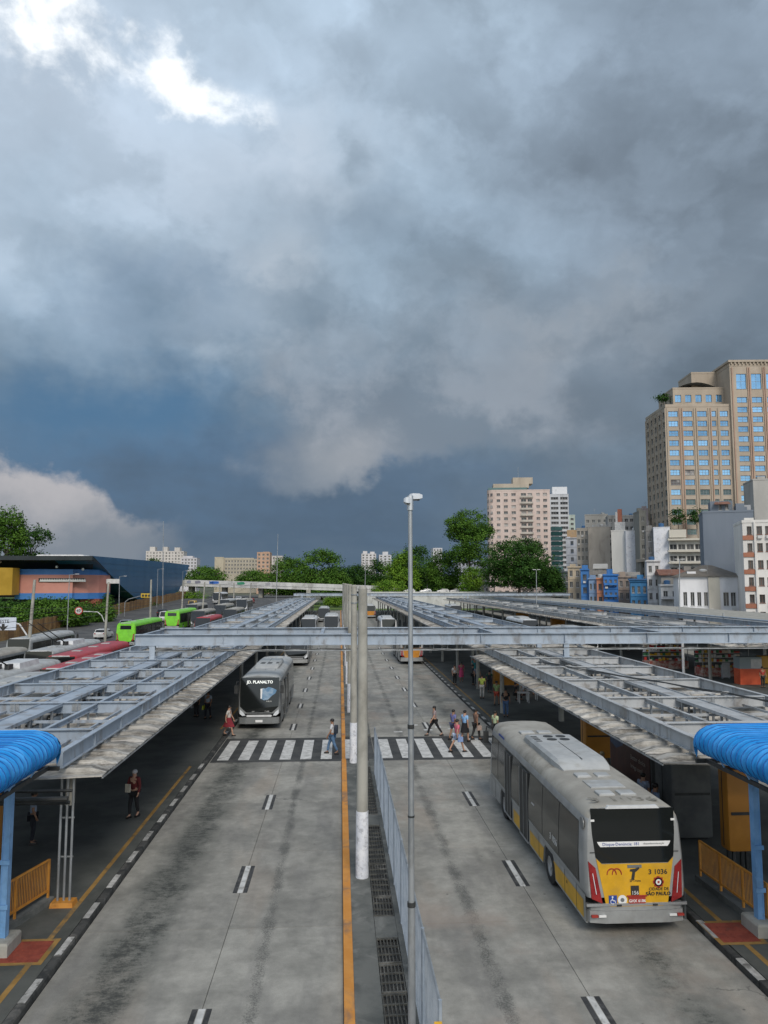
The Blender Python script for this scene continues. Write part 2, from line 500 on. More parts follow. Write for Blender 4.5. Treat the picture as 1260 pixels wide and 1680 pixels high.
M['steel'] = mat('galvanised', (0.30, 0.32, 0.33), (0.40, 0.42, 0.43), 3, 0.45, metal=0.5, dirt=(0.16, 0.155, 0.14), dscale=2.0, damt=0.5, stretch=(1, 1, 0.4))
M['wire_mesh'] = mat('mesh_paint_blue_grey', (0.24, 0.28, 0.32), (0.32, 0.36, 0.40), 3, 0.5)
M['dark'] = mat('dark_metal', (0.018, 0.02, 0.02), (0.035, 0.036, 0.035), 3, 0.55)
M['black'] = mat('black_rubber', (0.014, 0.014, 0.014), (0.028, 0.027, 0.026), 6, 0.8)
M['grate'] = mat('grate_iron', (0.045, 0.045, 0.039), (0.085, 0.082, 0.068), 5, 0.8, dirt=(0.30, 0.29, 0.26), dscale=1.6, damt=0.5)
M['blue_fabric'] = mat('blue_awning', (0.026, 0.285, 0.70), (0.075, 0.385, 0.84), 1.6, 0.95, bump=0.12, bscale=5, dirt=(0.04, 0.15, 0.36), dscale=1.3, damt=0.4, stretch=(0.8, 1.4, 0.8), spec=0.08)
M['blue_post'] = mat('blue_post_paint', (0.15, 0.32, 0.56), (0.21, 0.40, 0.65), 2, 0.45, dirt=(0.10, 0.17, 0.26), dscale=2.2, damt=0.4)
M['orange_rail'] = mat('orange_railing', (0.50, 0.205, 0.03), (0.58, 0.26, 0.045), 2.5, 0.5, dirt=(0.22, 0.10, 0.03), dscale=3, damt=0.4)
M['orange_panel'] = mat('orange_panel', (0.42, 0.175, 0.02), (0.50, 0.215, 0.03), 1.0, 0.5, dirt=(0.26, 0.10, 0.02), dscale=0.8, damt=0.3)
M['tactile'] = mat('tactile_red', (0.20, 0.036, 0.020), (0.27, 0.055, 0.03), 4, 0.85, dirt=(0.10, 0.045, 0.03), dscale=2.5, damt=0.5)
M['glass_dark'] = mat('dark_glass', (0.010, 0.012, 0.012), rough=0.06, spec=0.6)
M['glass_green'] = mat('green_glass', (0.02, 0.06, 0.06), rough=0.08, spec=0.7)
M['chrome'] = mat('bright_metal', (0.62, 0.63, 0.64), rough=0.3, metal=0.8)
M['leaf_a'] = mat('leaf_mid', (0.034, 0.088, 0.010), (0.085, 0.172, 0.022), 0.35, 0.75, spec=0.15)
M['leaf_b'] = mat('leaf_dark', (0.017, 0.054, 0.009), (0.044, 0.104, 0.016), 0.35, 0.75, spec=0.15)
M['leaf_c'] = mat('leaf_light', (0.065, 0.15, 0.012), (0.15, 0.26, 0.025), 0.35, 0.75, spec=0.15)
M['bark'] = mat('bark', (0.075, 0.06, 0.045), (0.14, 0.115, 0.09), 2, 0.95)

# ================================================================ ground, roads, platforms
def sheet(name, x0, x1, y0, y1, z, m, label, cat, parent=None, nx=1, ny=1, zf=None):
    mb = MB()
    for i in range(nx):
        for j in range(ny):
            xa, xb = x0 + (x1 - x0) * i / nx, x0 + (x1 - x0) * (i + 1) / nx
            ya, yb = y0 + (y1 - y0) * j / ny, y0 + (y1 - y0) * (j + 1) / ny
            h = zf or (lambda x, y: z)
            mb.quad((xa, ya, h(xa, ya)), (xb, ya, h(xb, ya)), (xb, yb, h(xb, yb)), (xa, yb, h(xa, yb)))
    o = mb.build(name, m, parent)
    if parent is None: tag(o, label, cat, kind='structure')
    return o


sheet('ground', -3000, 3000, -600, 5000, -0.12, M['ground'], 'wide green-brown ground under the whole district', 'ground')

Y_CW0, Y_CW1 = 37.35, 42.9          # pedestrian crossing
SL = 5.4                             # slab length


def roadway(name, label, x0, xm, x1):
    root = thing(name, label, 'road', kind='structure')
    MB().box(x0, x1, 2, 235, -0.10, -0.045).build('joint_bed', M['joint'], root)
    for xa, xb in ((x0, xm), (xm, x1)):
        w = xb - xa - 0.014
        sm = MB().box(-w / 2, w / 2, 0.008, SL - 0.008, -0.04, 0.0).mesh('concrete_slab', M['road'])
        y = 3.6
        while y < 90:
            inst('concrete_slab', sm, root, ((xa + xb) / 2, y, 0.0))
            y += SL
        MB().box(xa + 0.012, xb - 0.012, y + 0.01, 235, -0.04, 0.0).build('far_concrete', M['road'], root)
    return root


road_l = roadway('road_inbound', 'pale concrete two-lane bus road towards the viewer, oil stains along the platform', -6.25, -2.74, 0.12)
road_r = roadway('road_outbound', 'pale concrete bus road beyond the mesh fence, running away from the viewer', 1.75, 5.25, 8.95)
# lane dashes: white with black borders
dm = MB().box(-0.07, 0.07, -1.0, 1.0, 0.002, 0.0045, 0).box(-0.20, -0.085, -1.0, 1.0, 0.002, 0.004, 1).box(0.085, 0.20, -1.0, 1.0, 0.002, 0.004, 1).mesh('lane_dash', [M['white_paint'], M['black_paint']])
for k in range(22):
    y = 15.25 + 7.72 * k
    if Y_CW0 - 1.2 < y < Y_CW1 + 1.2: continue
    inst('lane_dash', dm, road_l, (-2.74, y, 0))
    inst('lane_dash', dm, road_r, (5.25, y, 0))
# zebra crossing
for root, xa, xb in ((road_l, -6.2, 0.1), (road_r, 1.78, 8.93)):
    MB().box(xa, xb, Y_CW0, Y_CW1, 0.001, 0.004).build('crossing_asphalt', M['asphalt'], root)
sm = MB().box(-0.27, 0.27, 0, 4.5, 0.0055, 0.0085).mesh('crossing_stripe', M['white_paint'])
for k in range(16):
    x = -5.66 + 1.005 * k
    if 0.0 < x < 2.1 or x > 8.7: continue
    inst('crossing_stripe', sm, road_l if x < 1 else road_r, (x, Y_CW0 + 0.45, 0))
# worn painted letters ahead of the crossing on the outbound side
for (x, y, w, l) in ((5.2, 44.6, 0.5, 0.35), (5.9, 45.4, 0.35, 0.5), (6.6, 44.9, 0.4, 0.3), (3.4, 44.2, 0.5, 0.25), (4.5, 46.2, 0.5, 0.3), (7.0, 46.0, 0.25, 0.5)):
    MB().box(x - w / 2, x + w / 2, y, y + l, 0.002, 0.005).build('worn_marking', M['white_paint'], road_r)

# median between the two roads
med = thing('median', 'dark low concrete median carrying columns, drain grates and fence', 'median', kind='structure')
for ya, yb in ((2, Y_CW0 - 0.2), (Y_CW1 + 0.2, 235)):
    MB().box(0.34, 0.90, ya, yb, -0.1, 0.12).build('median_slab', M['median'], med)
    MB().box(1.44, 1.745, ya, yb, -0.1, 0.13).build('median_slab', M['median'], med)
    MB().box(0.90, 1.44, ya, yb, -0.1, 0.03).build('drain_bed', M['joint'], med)
    MB().box(0.125, 0.338, ya, yb, -0.1, 0.135).build('painted_kerb', M['orange_line'], med)
MB().box(0.125, 1.745, Y_CW0 - 0.2, Y_CW1 + 0.2, -0.1, 0.006).build('crossing_asphalt', M['asphalt'], med)
MB().box(0.135, 0.33, Y_CW0 - 0.2, Y_CW1 + 0.2, 0.0065, 0.009).build('orange_marking', M['orange_line'], med)
inst('crossing_stripe', MB().box(-0.25, 0.25, 0, 4.5, 0.010, 0.012).mesh('crossing_stripe', M['white_paint']), med, (0.56, Y_CW0 + 0.45, 0))
gm = MB()
for i in range(7): gm.box(-0.24 + i * 0.08 - 0.013, -0.24 + i * 0.08 + 0.013, 0.05, 1.15, 0, 0.03)
for y in (0.02, 0.39, 0.77, 1.14): gm.box(-0.262, 0.262, y, y + 0.04, 0.002, 0.035)
gm = gm.mesh('drain_grate', M['grate'])
lidm = MB().box(-0.262, 0.262, 0.02, 1.17, 0, 0.045).mesh('drain_lid', M['median'])
y, k = 8.0, 0
while y < Y_CW0 - 1.6:
    inst('drain_grate' if k % 7 not in (2,) else 'drain_lid', gm if k % 7 not in (2,) else lidm, med, (1.17, y, 0.085 + 0.008 * (k % 3)), (0, R(random.uniform(-2, 2)), R(random.uniform(-0.6, 0.6))))
    y += 1.2; k += 1

KW, KD = {}, {}


def platform(name, label, x0, x1, kerb_side, y0=2.0, y1=232.0, stones=True, line=True):
    root = thing(name, label, 'platform', kind='structure')
    kx = x1 if kerb_side > 0 else x0
    ki = kx - kerb_side * 0.20
    xa, xb = (x0, ki - 0.01) if kerb_side > 0 else (ki + 0.01, x1)
    MB().box(xa, xb, y0, y1, -0.1, 0.15).build('paving', M['platform'], root)
    if not stones:
        MB().box(min(ki, kx), max(ki, kx), y0, y1, -0.1, 0.16).build('kerb', M['kerb_dark'], root)
        return root
    key = 0.96
    if 'm' not in KW:
        for q, mm in ((KW, M['kerb_white']), (KD, M['kerb_dark'])):
            q['m'] = MB().loft([[(-0.10, y, -0.1), (0.10, y, -0.1), (0.10, y, 0.125), (0.07, y, 0.162), (-0.085, y, 0.162), (-0.10, y, 0.145)] for y in (0.008, key - 0.008)])
            q['m'].m = [1, 1, 1, 0, 0, 1, 1, 1][:len(q['m'].f)] if kerb_side else q['m'].m
            q['m'] = q['m'].mesh('kerb_stone', [mm, M['kerb_dark']])
    n = 0; y = 10.6 - 0.96 * 4
    while y < 108:
        low = Y_CW0 - 1.0 < y < Y_CW1 + 0.2
        mm = KD['m'] if (low or n % 2) else KW['m']
        inst('kerb_stone', mm, root, ((ki + kx) / 2 + random.uniform(-0.008, 0.008), y, (-0.055 if low else 0.0) + random.uniform(-0.006, 0.006)), (0, 0, R(random.uniform(-0.4, 0.4))))
        y += key; n += 1
    MB().box(min(ki, kx), max(ki, kx), y, y1, -0.1, 0.16).build('far_kerb', M['kerb_dark'], root)
    if line:
        lx = kx - kerb_side * 0.60
        for ya, yb in ((y0, Y_CW0 - 1.3), (Y_CW1 + 2, 150)):
            MB().box(lx - 0.065, lx + 0.065, ya, yb, 0.150, 0.154).build('safety_line', M['yellow_line'], root)
    return root


plat_l = platform('platform_inbound', 'dark shaded bus platform with yellow safety line, below the stained canopy beside the inbound road', -15.9, -6.26, 1)
plat_r = platform('platform_outbound', 'dark busy bus platform with kerb stones beside the outbound road', 8.96, 17.6, -1)
plat_b = platform('platform_market', 'dark platform with stalls beyond the outbound canopy', 30.5, 41.5, -1, 30, 232, stones=False)
plat_c = platform('platform_far', 'far platform under the wide flat roof near the old houses', 46, 64, -1, 60, 232, stones=False)
sheet('road_second', 17.6, 30.5, 2, 235, -0.004, M['road'], 'concrete bus road between the outbound and the market platforms', 'road')
sheet('road_third', 41.5, 46, 2, 235, -0.006, M['road'], 'narrow concrete road beside the far flat-roofed platform', 'road')
sheet('street_east', 64, 420, 2, 420, -0.02, M['ave'], 'grey asphalt street in front of the old houses', 'street')


def ave_z(y): return 3.6 * min(1.0, max(0.0, (y - 112) / 128.0))


sheet('avenue', -49.5, -15.95, 2, 300, 0, M['ave'], 'grey traffic avenue climbing beside the blue-hulled station', 'avenue', ny=60, zf=lambda x, y: ave_z(y) - 0.008)
sheet('embankment', -140, -49.5, 2, 300, 0, M['lawn'], 'grassy ground around the blue-hulled station', 'terrain', ny=60, zf=lambda x, y: ave_z(y) - 0.012)
sheet('park_lawn', -15.9, 60, 235.2, 330, 0.03, M['lawn'], 'bright green park lawn beyond the terminal roofs', 'lawn')
# red tactile squares with orange borders
for px, py, root in ((45, 1562, plat_l), (1198, 1530, plat_r)):
    c = at(px, py, z=0.15); s = 1 if root is plat_r else -1
    x0, x1 = (c.x - 0.42, c.x + 0.5) if s > 0 else (c.x - 0.5, c.x + 0.42)
    MB().box(x0 - 0.12, x1 + 0.12, c.y - 0.62, c.y + 0.62, 0.1545, 0.157).build('tactile_border', M['yellow_line'], root)
    tm = MB().box(x0, x1, c.y - 0.5, c.y + 0.5, 0.1575, 0.162)
    for i in range(6):
        for j in range(6): tm.cbox((x0 + (x1 - x0) * (i + 0.5) / 6, c.y - 0.42 + 0.168 * j, 0.164), (0.05, 0.05, 0.006))
    tm.build('tactile_tile', M['tactile'], root)


# ================================================================ steel canopies
def ibeam(L, h, w, axis='y', tf=0.03, tw=0.02, stiff=2.6, mi=0, plates=False):
    """I-beam with its top at z=0, starting at 0 and running along the axis; web stiffeners as thin plates"""
    mb = MB()

    def bx(a0, a1, s0, s1, z0, z1, m=mi):
        if axis == 'y': mb.box(s0, s1, a0, a1, z0, z1, m)
        else: mb.box(a0, a1, s0, s1, z0, z1, m)
    bx(0, L, -w / 2, w / 2, -tf, 0)
    bx(0, L, -w / 2, w / 2, -h, -h + tf)
    bx(0, L, -tw / 2, tw / 2, -h + tf, -tf)
    n = max(1, round(L / stiff))
    for k in range(n + 1):
        a = min(L - 0.012, max(0.0, L * k / n - 0.006))
        bx(a, a + 0.012, -w / 2 + 0.02, -tw / 2, -h + tf, -tf)
        bx(a, a + 0.012, tw / 2, w / 2 - 0.02, -h + tf, -tf)
    if plates:
        for k in range(1, n):
            if k % 2: bx(L * k / n - 0.2, L * k / n + 0.2, -tw / 2 - 0.014, tw / 2 + 0.014, -h + 0.12, -0.12)
    return mb


TILE_CACHE = {}


def tile_mesh(span, drop):
    key = (round(span, 2), round(drop, 2))
    if key in TILE_CACHE: return TILE_CACHE[key]
    prof = [(-0.03, 0.0), (0.20, 0.0), (0.29, 0.15), (0.70, 0.15), (0.79, 0.0), (1.02, 0.0)]
    mb = MB()
    rings = []
    for t, a in ((0, 0.12), (0.05, 0.55), (0.11, 1.0), (0.5, 1.0), (1.0, 1.0)):
        top = [(t * span, y, z * a - drop * t + 0.02) for y, z in prof]
        bot = [(t * span, y + 0.01, z * a - drop * t - 0.012) for y, z in reversed(prof)]
        rings.append(top + bot)
    mb.loft(rings)
    me = mb.mesh('roof_tile', M['roof'])
    TILE_CACHE[key] = me
    return me


def canopy(name, label, xe, xb1, xt, xg, xb2, xo, ya, yb, cross, bm, dz=0.0, tiles_to=90.0, group=None):
    """xe roadside eave, xb1 roadside beam, xt light rail, xg gutter box, xb2 rear beam, xo rear eave"""
    s = 1 if xo > xe else -1
    root = thing(name, label, 'canopy', group=group)
    zt = 4.16 + dz
    L = yb - ya
    bmh = ibeam(L, 0.44, 0.18)
    mesh1 = bmh.mesh('long_beam', bm)
    inst('long_beam', mesh1, root, (xb1, ya, zt))
    inst('long_beam', mesh1, root, (xb2, ya, zt))
    inst('gutter_box', MB().box(-0.42, 0.42, 0, L - 1.2, -0.06, 0.0).box(-0.42, -0.38, 0, L - 1.2, 0, 0.05).box(0.38, 0.42, 0, L - 1.2, 0.0, 0.05).mesh('gutter_box', bm), root, (xg, ya + 1.0, zt - 0.10))
    inst('light_rail', ibeam(L - 1.2, 0.18, 0.12, stiff=50).mesh('light_rail', bm), root, (xt, ya + 1.0, zt - 0.06))
    cw = abs(xb2 - xb1) - 0.30
    cm = ibeam(cw, 0.40, 0.20, 'x', stiff=2.3).mesh('cross_beam', bm)
    x0 = min(xb1, xb2) + 0.15
    for y in cross: inst('cross_beam', cm, root, (x0, y, zt - 0.012))
    if ya < 40:
        pm_ = MB().box(0, cw, -0.03, 0.03, -0.09, 0).mesh('purlin', bm)
        for ya_, yb_ in zip(cross[:-1], cross[1:]): inst('purlin', pm_, root, (x0, (ya_ + yb_) / 2, zt - 0.22))
        lm_ = MB().box(-0.03, 0.03, 0, L - 1.2, -0.08, 0).mesh('purlin', bm)
        for xx in (xb1 + s * 0.85, xb2 - s * 1.0, xb2 - s * 2.1): inst('purlin', lm_, root, (xx, ya + 0.8, zt - 0.315))
    gp = MB().box(-0.16, 0.16, -0.012, 0.012, -0.34, -0.05)
    for bx_ in (-0.10, 0.0, 0.10):
        for bz_ in (-0.10, -0.20, -0.29): gp.box(bx_ - 0.014, bx_ + 0.014, -0.028, -0.012, bz_ - 0.014, bz_ + 0.014)
    gp = gp.mesh('splice_plate', M['steel'])
    if ya < 40:
        for y in cross:
            for t_ in (0.33, 0.66): inst('splice_plate', gp, root, (x0 + cw * t_, y - 0.028, zt))
    inst('end_bracket', ibeam(0.85, 0.26, 0.16, 'x', stiff=5).mesh('end_bracket', bm), root, (min(xb1 + s * 0.13, xb1 + s * 0.98), ya + 0.4, zt - 0.12))
    # roof tiles: 1 m channel tiles, each one a piece up to tiles_to, joined beyond
    ze = 3.50 + dz
    si, so = abs(xg - xe) - 0.45, abs(xo - xg) - 0.45
    mi_, mo_ = tile_mesh(si, 0.14), tile_mesh(so, 0.14)
    n = int(L); rest_i = MB()
    for k in range(n):
        y = ya + k
        if y < tiles_to:
            jit = random.uniform(-0.012, 0.012)
            inst('roof_tile', mi_, root, (xe, y + (1.0 if s < 0 else 0), ze + jit), (0, R(random.uniform(-0.25, 0.25)), 0 if s > 0 else math.pi))
            inst('roof_tile', mo_, root, (xo, y + (1.0 if s > 0 else 0), ze + jit * 0.6), (0, R(random.uniform(-0.25, 0.25)), math.pi if s > 0 else 0))
        else:
            for (x_, sp, d) in ((xe, si, s), (xo, so, -s)):
                prof = [(-0.0, 0.0), (0.20, 0.0), (0.29, 0.105), (0.70, 0.105), (0.79, 0.0), (1.0, 0.0)]
                rest_i.loft([[(x_ + d * t * sp, y + q, ze + z - 0.14 * t + 0.02) for q, z in prof] for t in (0, 1)], closed=False, cap0=False, cap1=False)
    if rest_i.v: tag(rest_i.build('far_roof_tiles', M['roof'], root), kind='stuff')
    # eave trim board, valley sheet, hanger clips
    for x_ in (xe, xo): MB().box(x_ - 0.02, x_ + 0.02, ya, yb, ze - 0.05, ze - 0.018).build('eave_trim', M['steel'], root)
    MB().box(xg - 0.5, xg + 0.5, ya, yb, ze - 0.32, ze - 0.16).build('valley_gutter', M['steel'], root)
    cl = MB()
    for xb in (xb1, xb2):
        for k in range(int(min(L, 70))):
            y = ya + 0.55 + k
            cl.box(xb - 0.05, xb + 0.05, y - 0.05, y + 0.05, ze + 0.10, zt - 0.44 + 0.01)
            cl.box(xb - 0.16, xb + 0.16, y - 0.06, y + 0.06, ze + 0.12, ze + 0.16)
    for k in range(int(min(L, 60))):
        y = ya + 0.55 + k
        for xx in (xt, xg - 0.36, xg + 0.36): cl.box(xx - 0.035, xx + 0.035, y - 0.035, y + 0.035, ze - 0.16, zt - 0.18)
    tag(cl.build('hanger_clips', M['steel'], root), kind='stuff')
    # columns under the gutter line and roadside
    k = 0; y = ya + 4.0
    while y < yb - 2:
        MB().tube((0, 0, 0.15), (0, 0, ze - 0.05), 0.17, 0.15, 10).build('column', M['concrete'], root, True, (xg, y, 0))
        if k % 1 == 0 and y > 46:
            MB().tube((0, 0, 0.15), (0, 0, ze - 0.03), 0.15, 0.13, 10).build('column', M['concrete'], root, True, (xb1 + s * 0.35, y + 3.0, 0))
        y += 10.5; k += 1
    return root


nearc = [24.0, 29.3, 34.7, 40.0, 44.9, 50.6]
farc = [y for y in range(58, 228, 13)]
can_l = canopy('canopy', 'weathered tile canopy with blue-grey steel grid over the shaded inbound platform', -6.25, -7.36, -9.1, -10.75, -14.5, -15.7, 20.8, 53.0, nearc, M['beam'])
can_l2 = canopy('canopy', 'long blue-grey steel canopy receding towards the flyover on the avenue side', -6.25, -7.36, -9.1, -10.75, -14.5, -15.7, 53.4, 226.0, farc, M['beam'])
can_r = canopy('canopy', 'weathered tile canopy with pale grey beams above the parked grey and yellow bus', 9.15, 10.25, 12.0, 13.6, 16.9, 18.1, 21.3, 53.0, nearc, M['beam_grey'])
can_r2 = canopy('canopy', 'long blue-grey canopy behind the overhead gantry on the outbound side', 9.55, 10.7, 12.2, 13.8, 17.3, 18.4, 53.4, 226.0, farc, M['beam'], dz=0.45)
can_b = canopy('canopy', 'long low grey canopy over the market platform, dark gap below its eave', 31.0, 32.1, 34.2, 36.2, 40.4, 41.6, 58.0, 226.0, [y for y in range(60, 226, 13)], M['beam_grey'], tiles_to=100)
# wide flat roof next to the street
can_c = thing('flat_roof_shelter', 'wide flat grey roof with long pipe along its edge, in front of the old houses', 'shelter')
MB().box(47, 63.5, 62, 226, 3.95, 4.12).build('roof_slab', M['concrete'], can_c)
MB().box(46.6, 47.0, 62, 226, 3.75, 4.25).build('edge_beam', M['beam'], can_c)
MB().tube((46.4, 60, 4.45), (46.4, 226, 4.45), 0.11, n=8).build('roof_pipe', M['beam'], can_c, True)
for k in range(13): MB().box(46.33, 46.47, 64 + k * 12.5, 64.14 + k * 12.5, 4.2, 4.95).build('pipe_support', M['steel'], can_c)
for k in range(8):
    for x in (49, 61): MB().tube((x, 64 + k * 21, 0.15), (x, 64 + k * 21, 3.96), 0.2, n=8).build('column', M['concrete'], can_c, True)


def gantry(name, label, x0, x1, y0, y1, posts):
    root = thing(name, label, 'gantry')
    bmh = ibeam(x1 - x0, 0.66, 0.34, 'x', tf=0.045, stiff=5.3, plates=True).mesh('gantry_beam', M['beam'])
    for y in (y0, y1): inst('gantry_beam', bmh, root, (x0, y, 5.60))
    tie = ibeam(y1 - y0 - 0.36, 0.40, 0.2, 'y', stiff=9).mesh('tie_beam', M['beam'])
    k = x0 + 0.2
    while k < x1: inst('tie_beam', tie, root, (k, y0 + 0.18, 5.54)); k += 10.6
    for x in posts:
        for y in (y0, y1):
            MB().box(-0.16, 0.16, -0.14, -0.12, 4.18, 4.94).box(-0.16, 0.16, 0.12, 0.14, 4.18, 4.94).box(-0.012, 0.012, -0.12, 0.12, 4.18, 4.94).box(-0.3, 0.3, -0.25, 0.25, 4.155, 4.18).build('post', M['beam'], root, loc=(x, y, 0))
    # cable tray and lamps slung below
    tr = MB().box(x0 + 1, x1 - 0.5, y0 - 0.12, y0 + 0.12, 4.60, 4.63).box(x0 + 1, x1 - 0.5, y0 - 0.13, y0 - 0.11, 4.60, 4.70)
    tr.build('cable_tray', M['steel'], root)
    hz = MB(); k = x0 + 1.3
    while k < x1 - 1:
        hz.tube((k, y0, 4.62), (k + 0.05, y0, 4.95), 0.012, n=4); k += 0.85
    tag(hz.build('tray_hangers', M['steel'], root), kind='stuff')
    ca = MB(); rr = random.Random(3)
    for q in range(3):
        pts = []; k = x0 + 1.2
        while k < x1 - 1: pts.append((k, y0 - 0.14 + 0.1 * q, 4.65 + rr.uniform(-0.03, 0.09))); k += 0.8
        ca.path(pts, 0.022, 5)
    ca.build('cables', M['dark'], root)
    return root


gantry('gantry', 'pair of deep blue-grey girders spanning both bus roads above the parked buses', -11.9, 44.0, 45.0, 51.2, (-10.9, 13.6, 36.3))
gantry('gantry', 'far pair of pale girders crossing the end of the terminal before the trees', -13.0, 66.0, 213.0, 219.0, (-10.9, 13.8, 36.3))

# ================================================================ median columns, lamp post, fence
bandm = MB().tube((0, 0, 0.121), (0, 0, 1.98), 0.188, 0.181, 14).mesh('whitewashed_base', M['col_white'], True)
colm = MB().tube((0, 0, 0.1), (0, 0, 8.42), 0.182, 0.135, 14).tube((0, 0, 8.42), (0, 0, 8.5), 0.135, 0.09, 14).mesh('shaft', M['concrete'], True)
ordn = ['nearest', 'second', 'third', 'fourth', 'fifth', 'sixth', 'seventh', 'eighth', 'ninth', 'tenth', 'eleventh', 'twelfth']
for k in range(12):
    t = thing('median_column', ordn[k] + ' tall round concrete column on the median, counted from the mesh fence end' if k else 'nearest tall round concrete column on the median, its whitewashed foot fully in view', 'column', (0.68, 22.6 + 13.9 * k, 0), group='concrete columns along the median')
    inst('shaft', colm, t); inst('whitewashed_base', bandm, t)
    if k == 1:
        MB().tube((0, 0, 8.0), (0, 0, 8.06), 0.165, n=12).tube((0, 0, 7.6), (0, 0, 7.66), 0.168, n=12).build('steel_band', M['steel'], t, True)

lp = thing('lamp_post', 'tall galvanised lamp post with two white lamp heads beside the mesh fence', 'lamp post', (1.30, 13.9, 0))
MB().tube((0, 0, 0.1), (0, 0, 2.9), 0.070, 0.066, 12).tube((0, 0, 2.9), (0, 0, 6.0), 0.056, 0.052, 12).tube((0, 0, 6.0), (0, 0, 10.1), 0.046, 0.040, 12).build('pole', M['steel'], lp, True)
for za, zb, rr_ in ((2.86, 2.94, 0.076), (5.96, 6.03, 0.062), (4.4, 4.43, 0.062)): MB().tube((0, 0, za), (0, 0, zb), rr_, n=12).build('pole_collar', M['dark'], lp, True)
MB().tube((0, 0, 9.95), (0, 0, 10.22), 0.062, n=10).build('bracket', M['chrome'], lp, True)
for sx, y, z in ((1, 0.15, 10.22), (-1, -0.1, 10.12)):
    ring = lambda yy, w, h: [(sx * yy, y - w, z - h), (sx * yy, y + w, z - h), (sx * yy, y + w, z + h), (sx * yy, y - w, z + h)]
    e_ = 0.24 if sx > 0 else 0.13
    hd = MB().loft([ring(0.0, 0.05, 0.045), ring(0.05, 0.10, 0.055), ring(e_ * 0.75, 0.11, 0.05), ring(e_, 0.08, 0.03)])
    h = hd.build('lamp_head', mat('lamp_head_grey', (0.62, 0.66, 0.70), rough=0.4), lp)
    MB().box(min(sx * 0.05, sx * e_ * 0.8), max(sx * 0.05, sx * e_ * 0.8), y - 0.09, y + 0.09, z - 0.066, z - 0.058).build('lamp_lens', M['glass_dark'], h)

fen = thing('mesh_fence', 'blue-grey wire mesh fence along the median from the crossing towards the viewer', 'fence')
FX, FH, FY0, FY1 = 1.58, 2.0, 12.2, 34.2
npan = 9; pl = (FY1 - FY0) / npan
wm = MB(); sp = 0.085
n = int((pl + FH) / sp)
for k in range(n):
    d = k * sp
    for sgn in (1, -1):
        y0, z0 = (d, 0) if d < pl else (pl, d - pl)
        y1, z1 = (0, d) if d < FH else (d - FH, FH)
        a, b = (y0, z0), (y1, z1)
        if sgn < 0: a, b = (pl - y0, z0), (pl - y1, z1)
        wm.tube((sgn * 0.004, a[0], a[1]), (sgn * 0.004, b[0], b[1]), 0.0028, n=3, caps=False)
wm = wm.mesh('wire_panel', M['wire_mesh'])
for k in range(npan + 1):
    MB().tube((FX, FY0 + pl * k, 0.12), (FX, FY0 + pl * k, 0.12 + FH + 0.05), 0.032, n=8).build('fence_post', M['wire_mesh'], fen, True)
    if k < npan:
        inst('wire_panel', wm, fen, (FX, FY0 + pl * k, 0.14))
        MB().tube((FX, FY0 + pl * k, 0.14 + FH), (FX, FY0 + pl * (k + 1), 0.14 + FH), 0.024, n=6).build('top_rail', M['steel'], fen, True)
sg = thing('hazard_plate', 'small yellow and black striped hazard plate on the fence end', 'hazard sign', (FX - 0.04, FY0 - 0.05, 0))
ym = mat('hazard_yellow', (0.62, 0.36, 0.03), (0.7, 0.42, 0.04), 4, 0.6, coord='object')
MB().box(-0.06, 0.06, -0.012, 0, 1.3, 1.88).build('plate', ym, sg)
for z in (1.33, 1.50, 1.67):
    MB().add([(-0.06, -0.016, z), (0.06, -0.016, z + 0.07), (0.06, -0.016, z + 0.15), (-0.06, -0.016, z + 0.08)], [(0, 1, 2, 3)]).build('black_stripe', M['black'], sg)
ch = thing('chain_barrier', 'yellow and black chain barrier beside the second median column', 'barrier', (1.5, Y_CW1 + 0.8, 0))
MB().tube((0, 0, 0.13), (0, 0, 1.2), 0.045, n=8).build('post', ym, ch, True)
MB().tube((0, 6.0, 0.13), (0, 6.0, 1.2), 0.045, n=8).build('post', ym, ch, True)
for k in range(12):
    zz = 1.1 - 0.35 * math.sin(math.pi * (k + 0.5) / 12)
    MB().tube((0, k * 0.5, 1.1 - 0.35 * math.sin(math.pi * k / 12)), (0, (k + 1) * 0.5, 1.1 - 0.35 * math.sin(math.pi * (k + 1) / 12)), 0.03, n=6).build('chain_link', ym if k % 2 else M['black'], ch)

# ================================================================ buses
def car_paint(name, c, rough=0.35, metal=0.0, dust=0.25):
    return mat(name, c, tuple(k * 0.82 for k in c), 1.5, rough, metal=metal, coord='object', dirt=(0.17, 0.155, 0.13), dscale=1.2, damt=dust, spec=0.5)


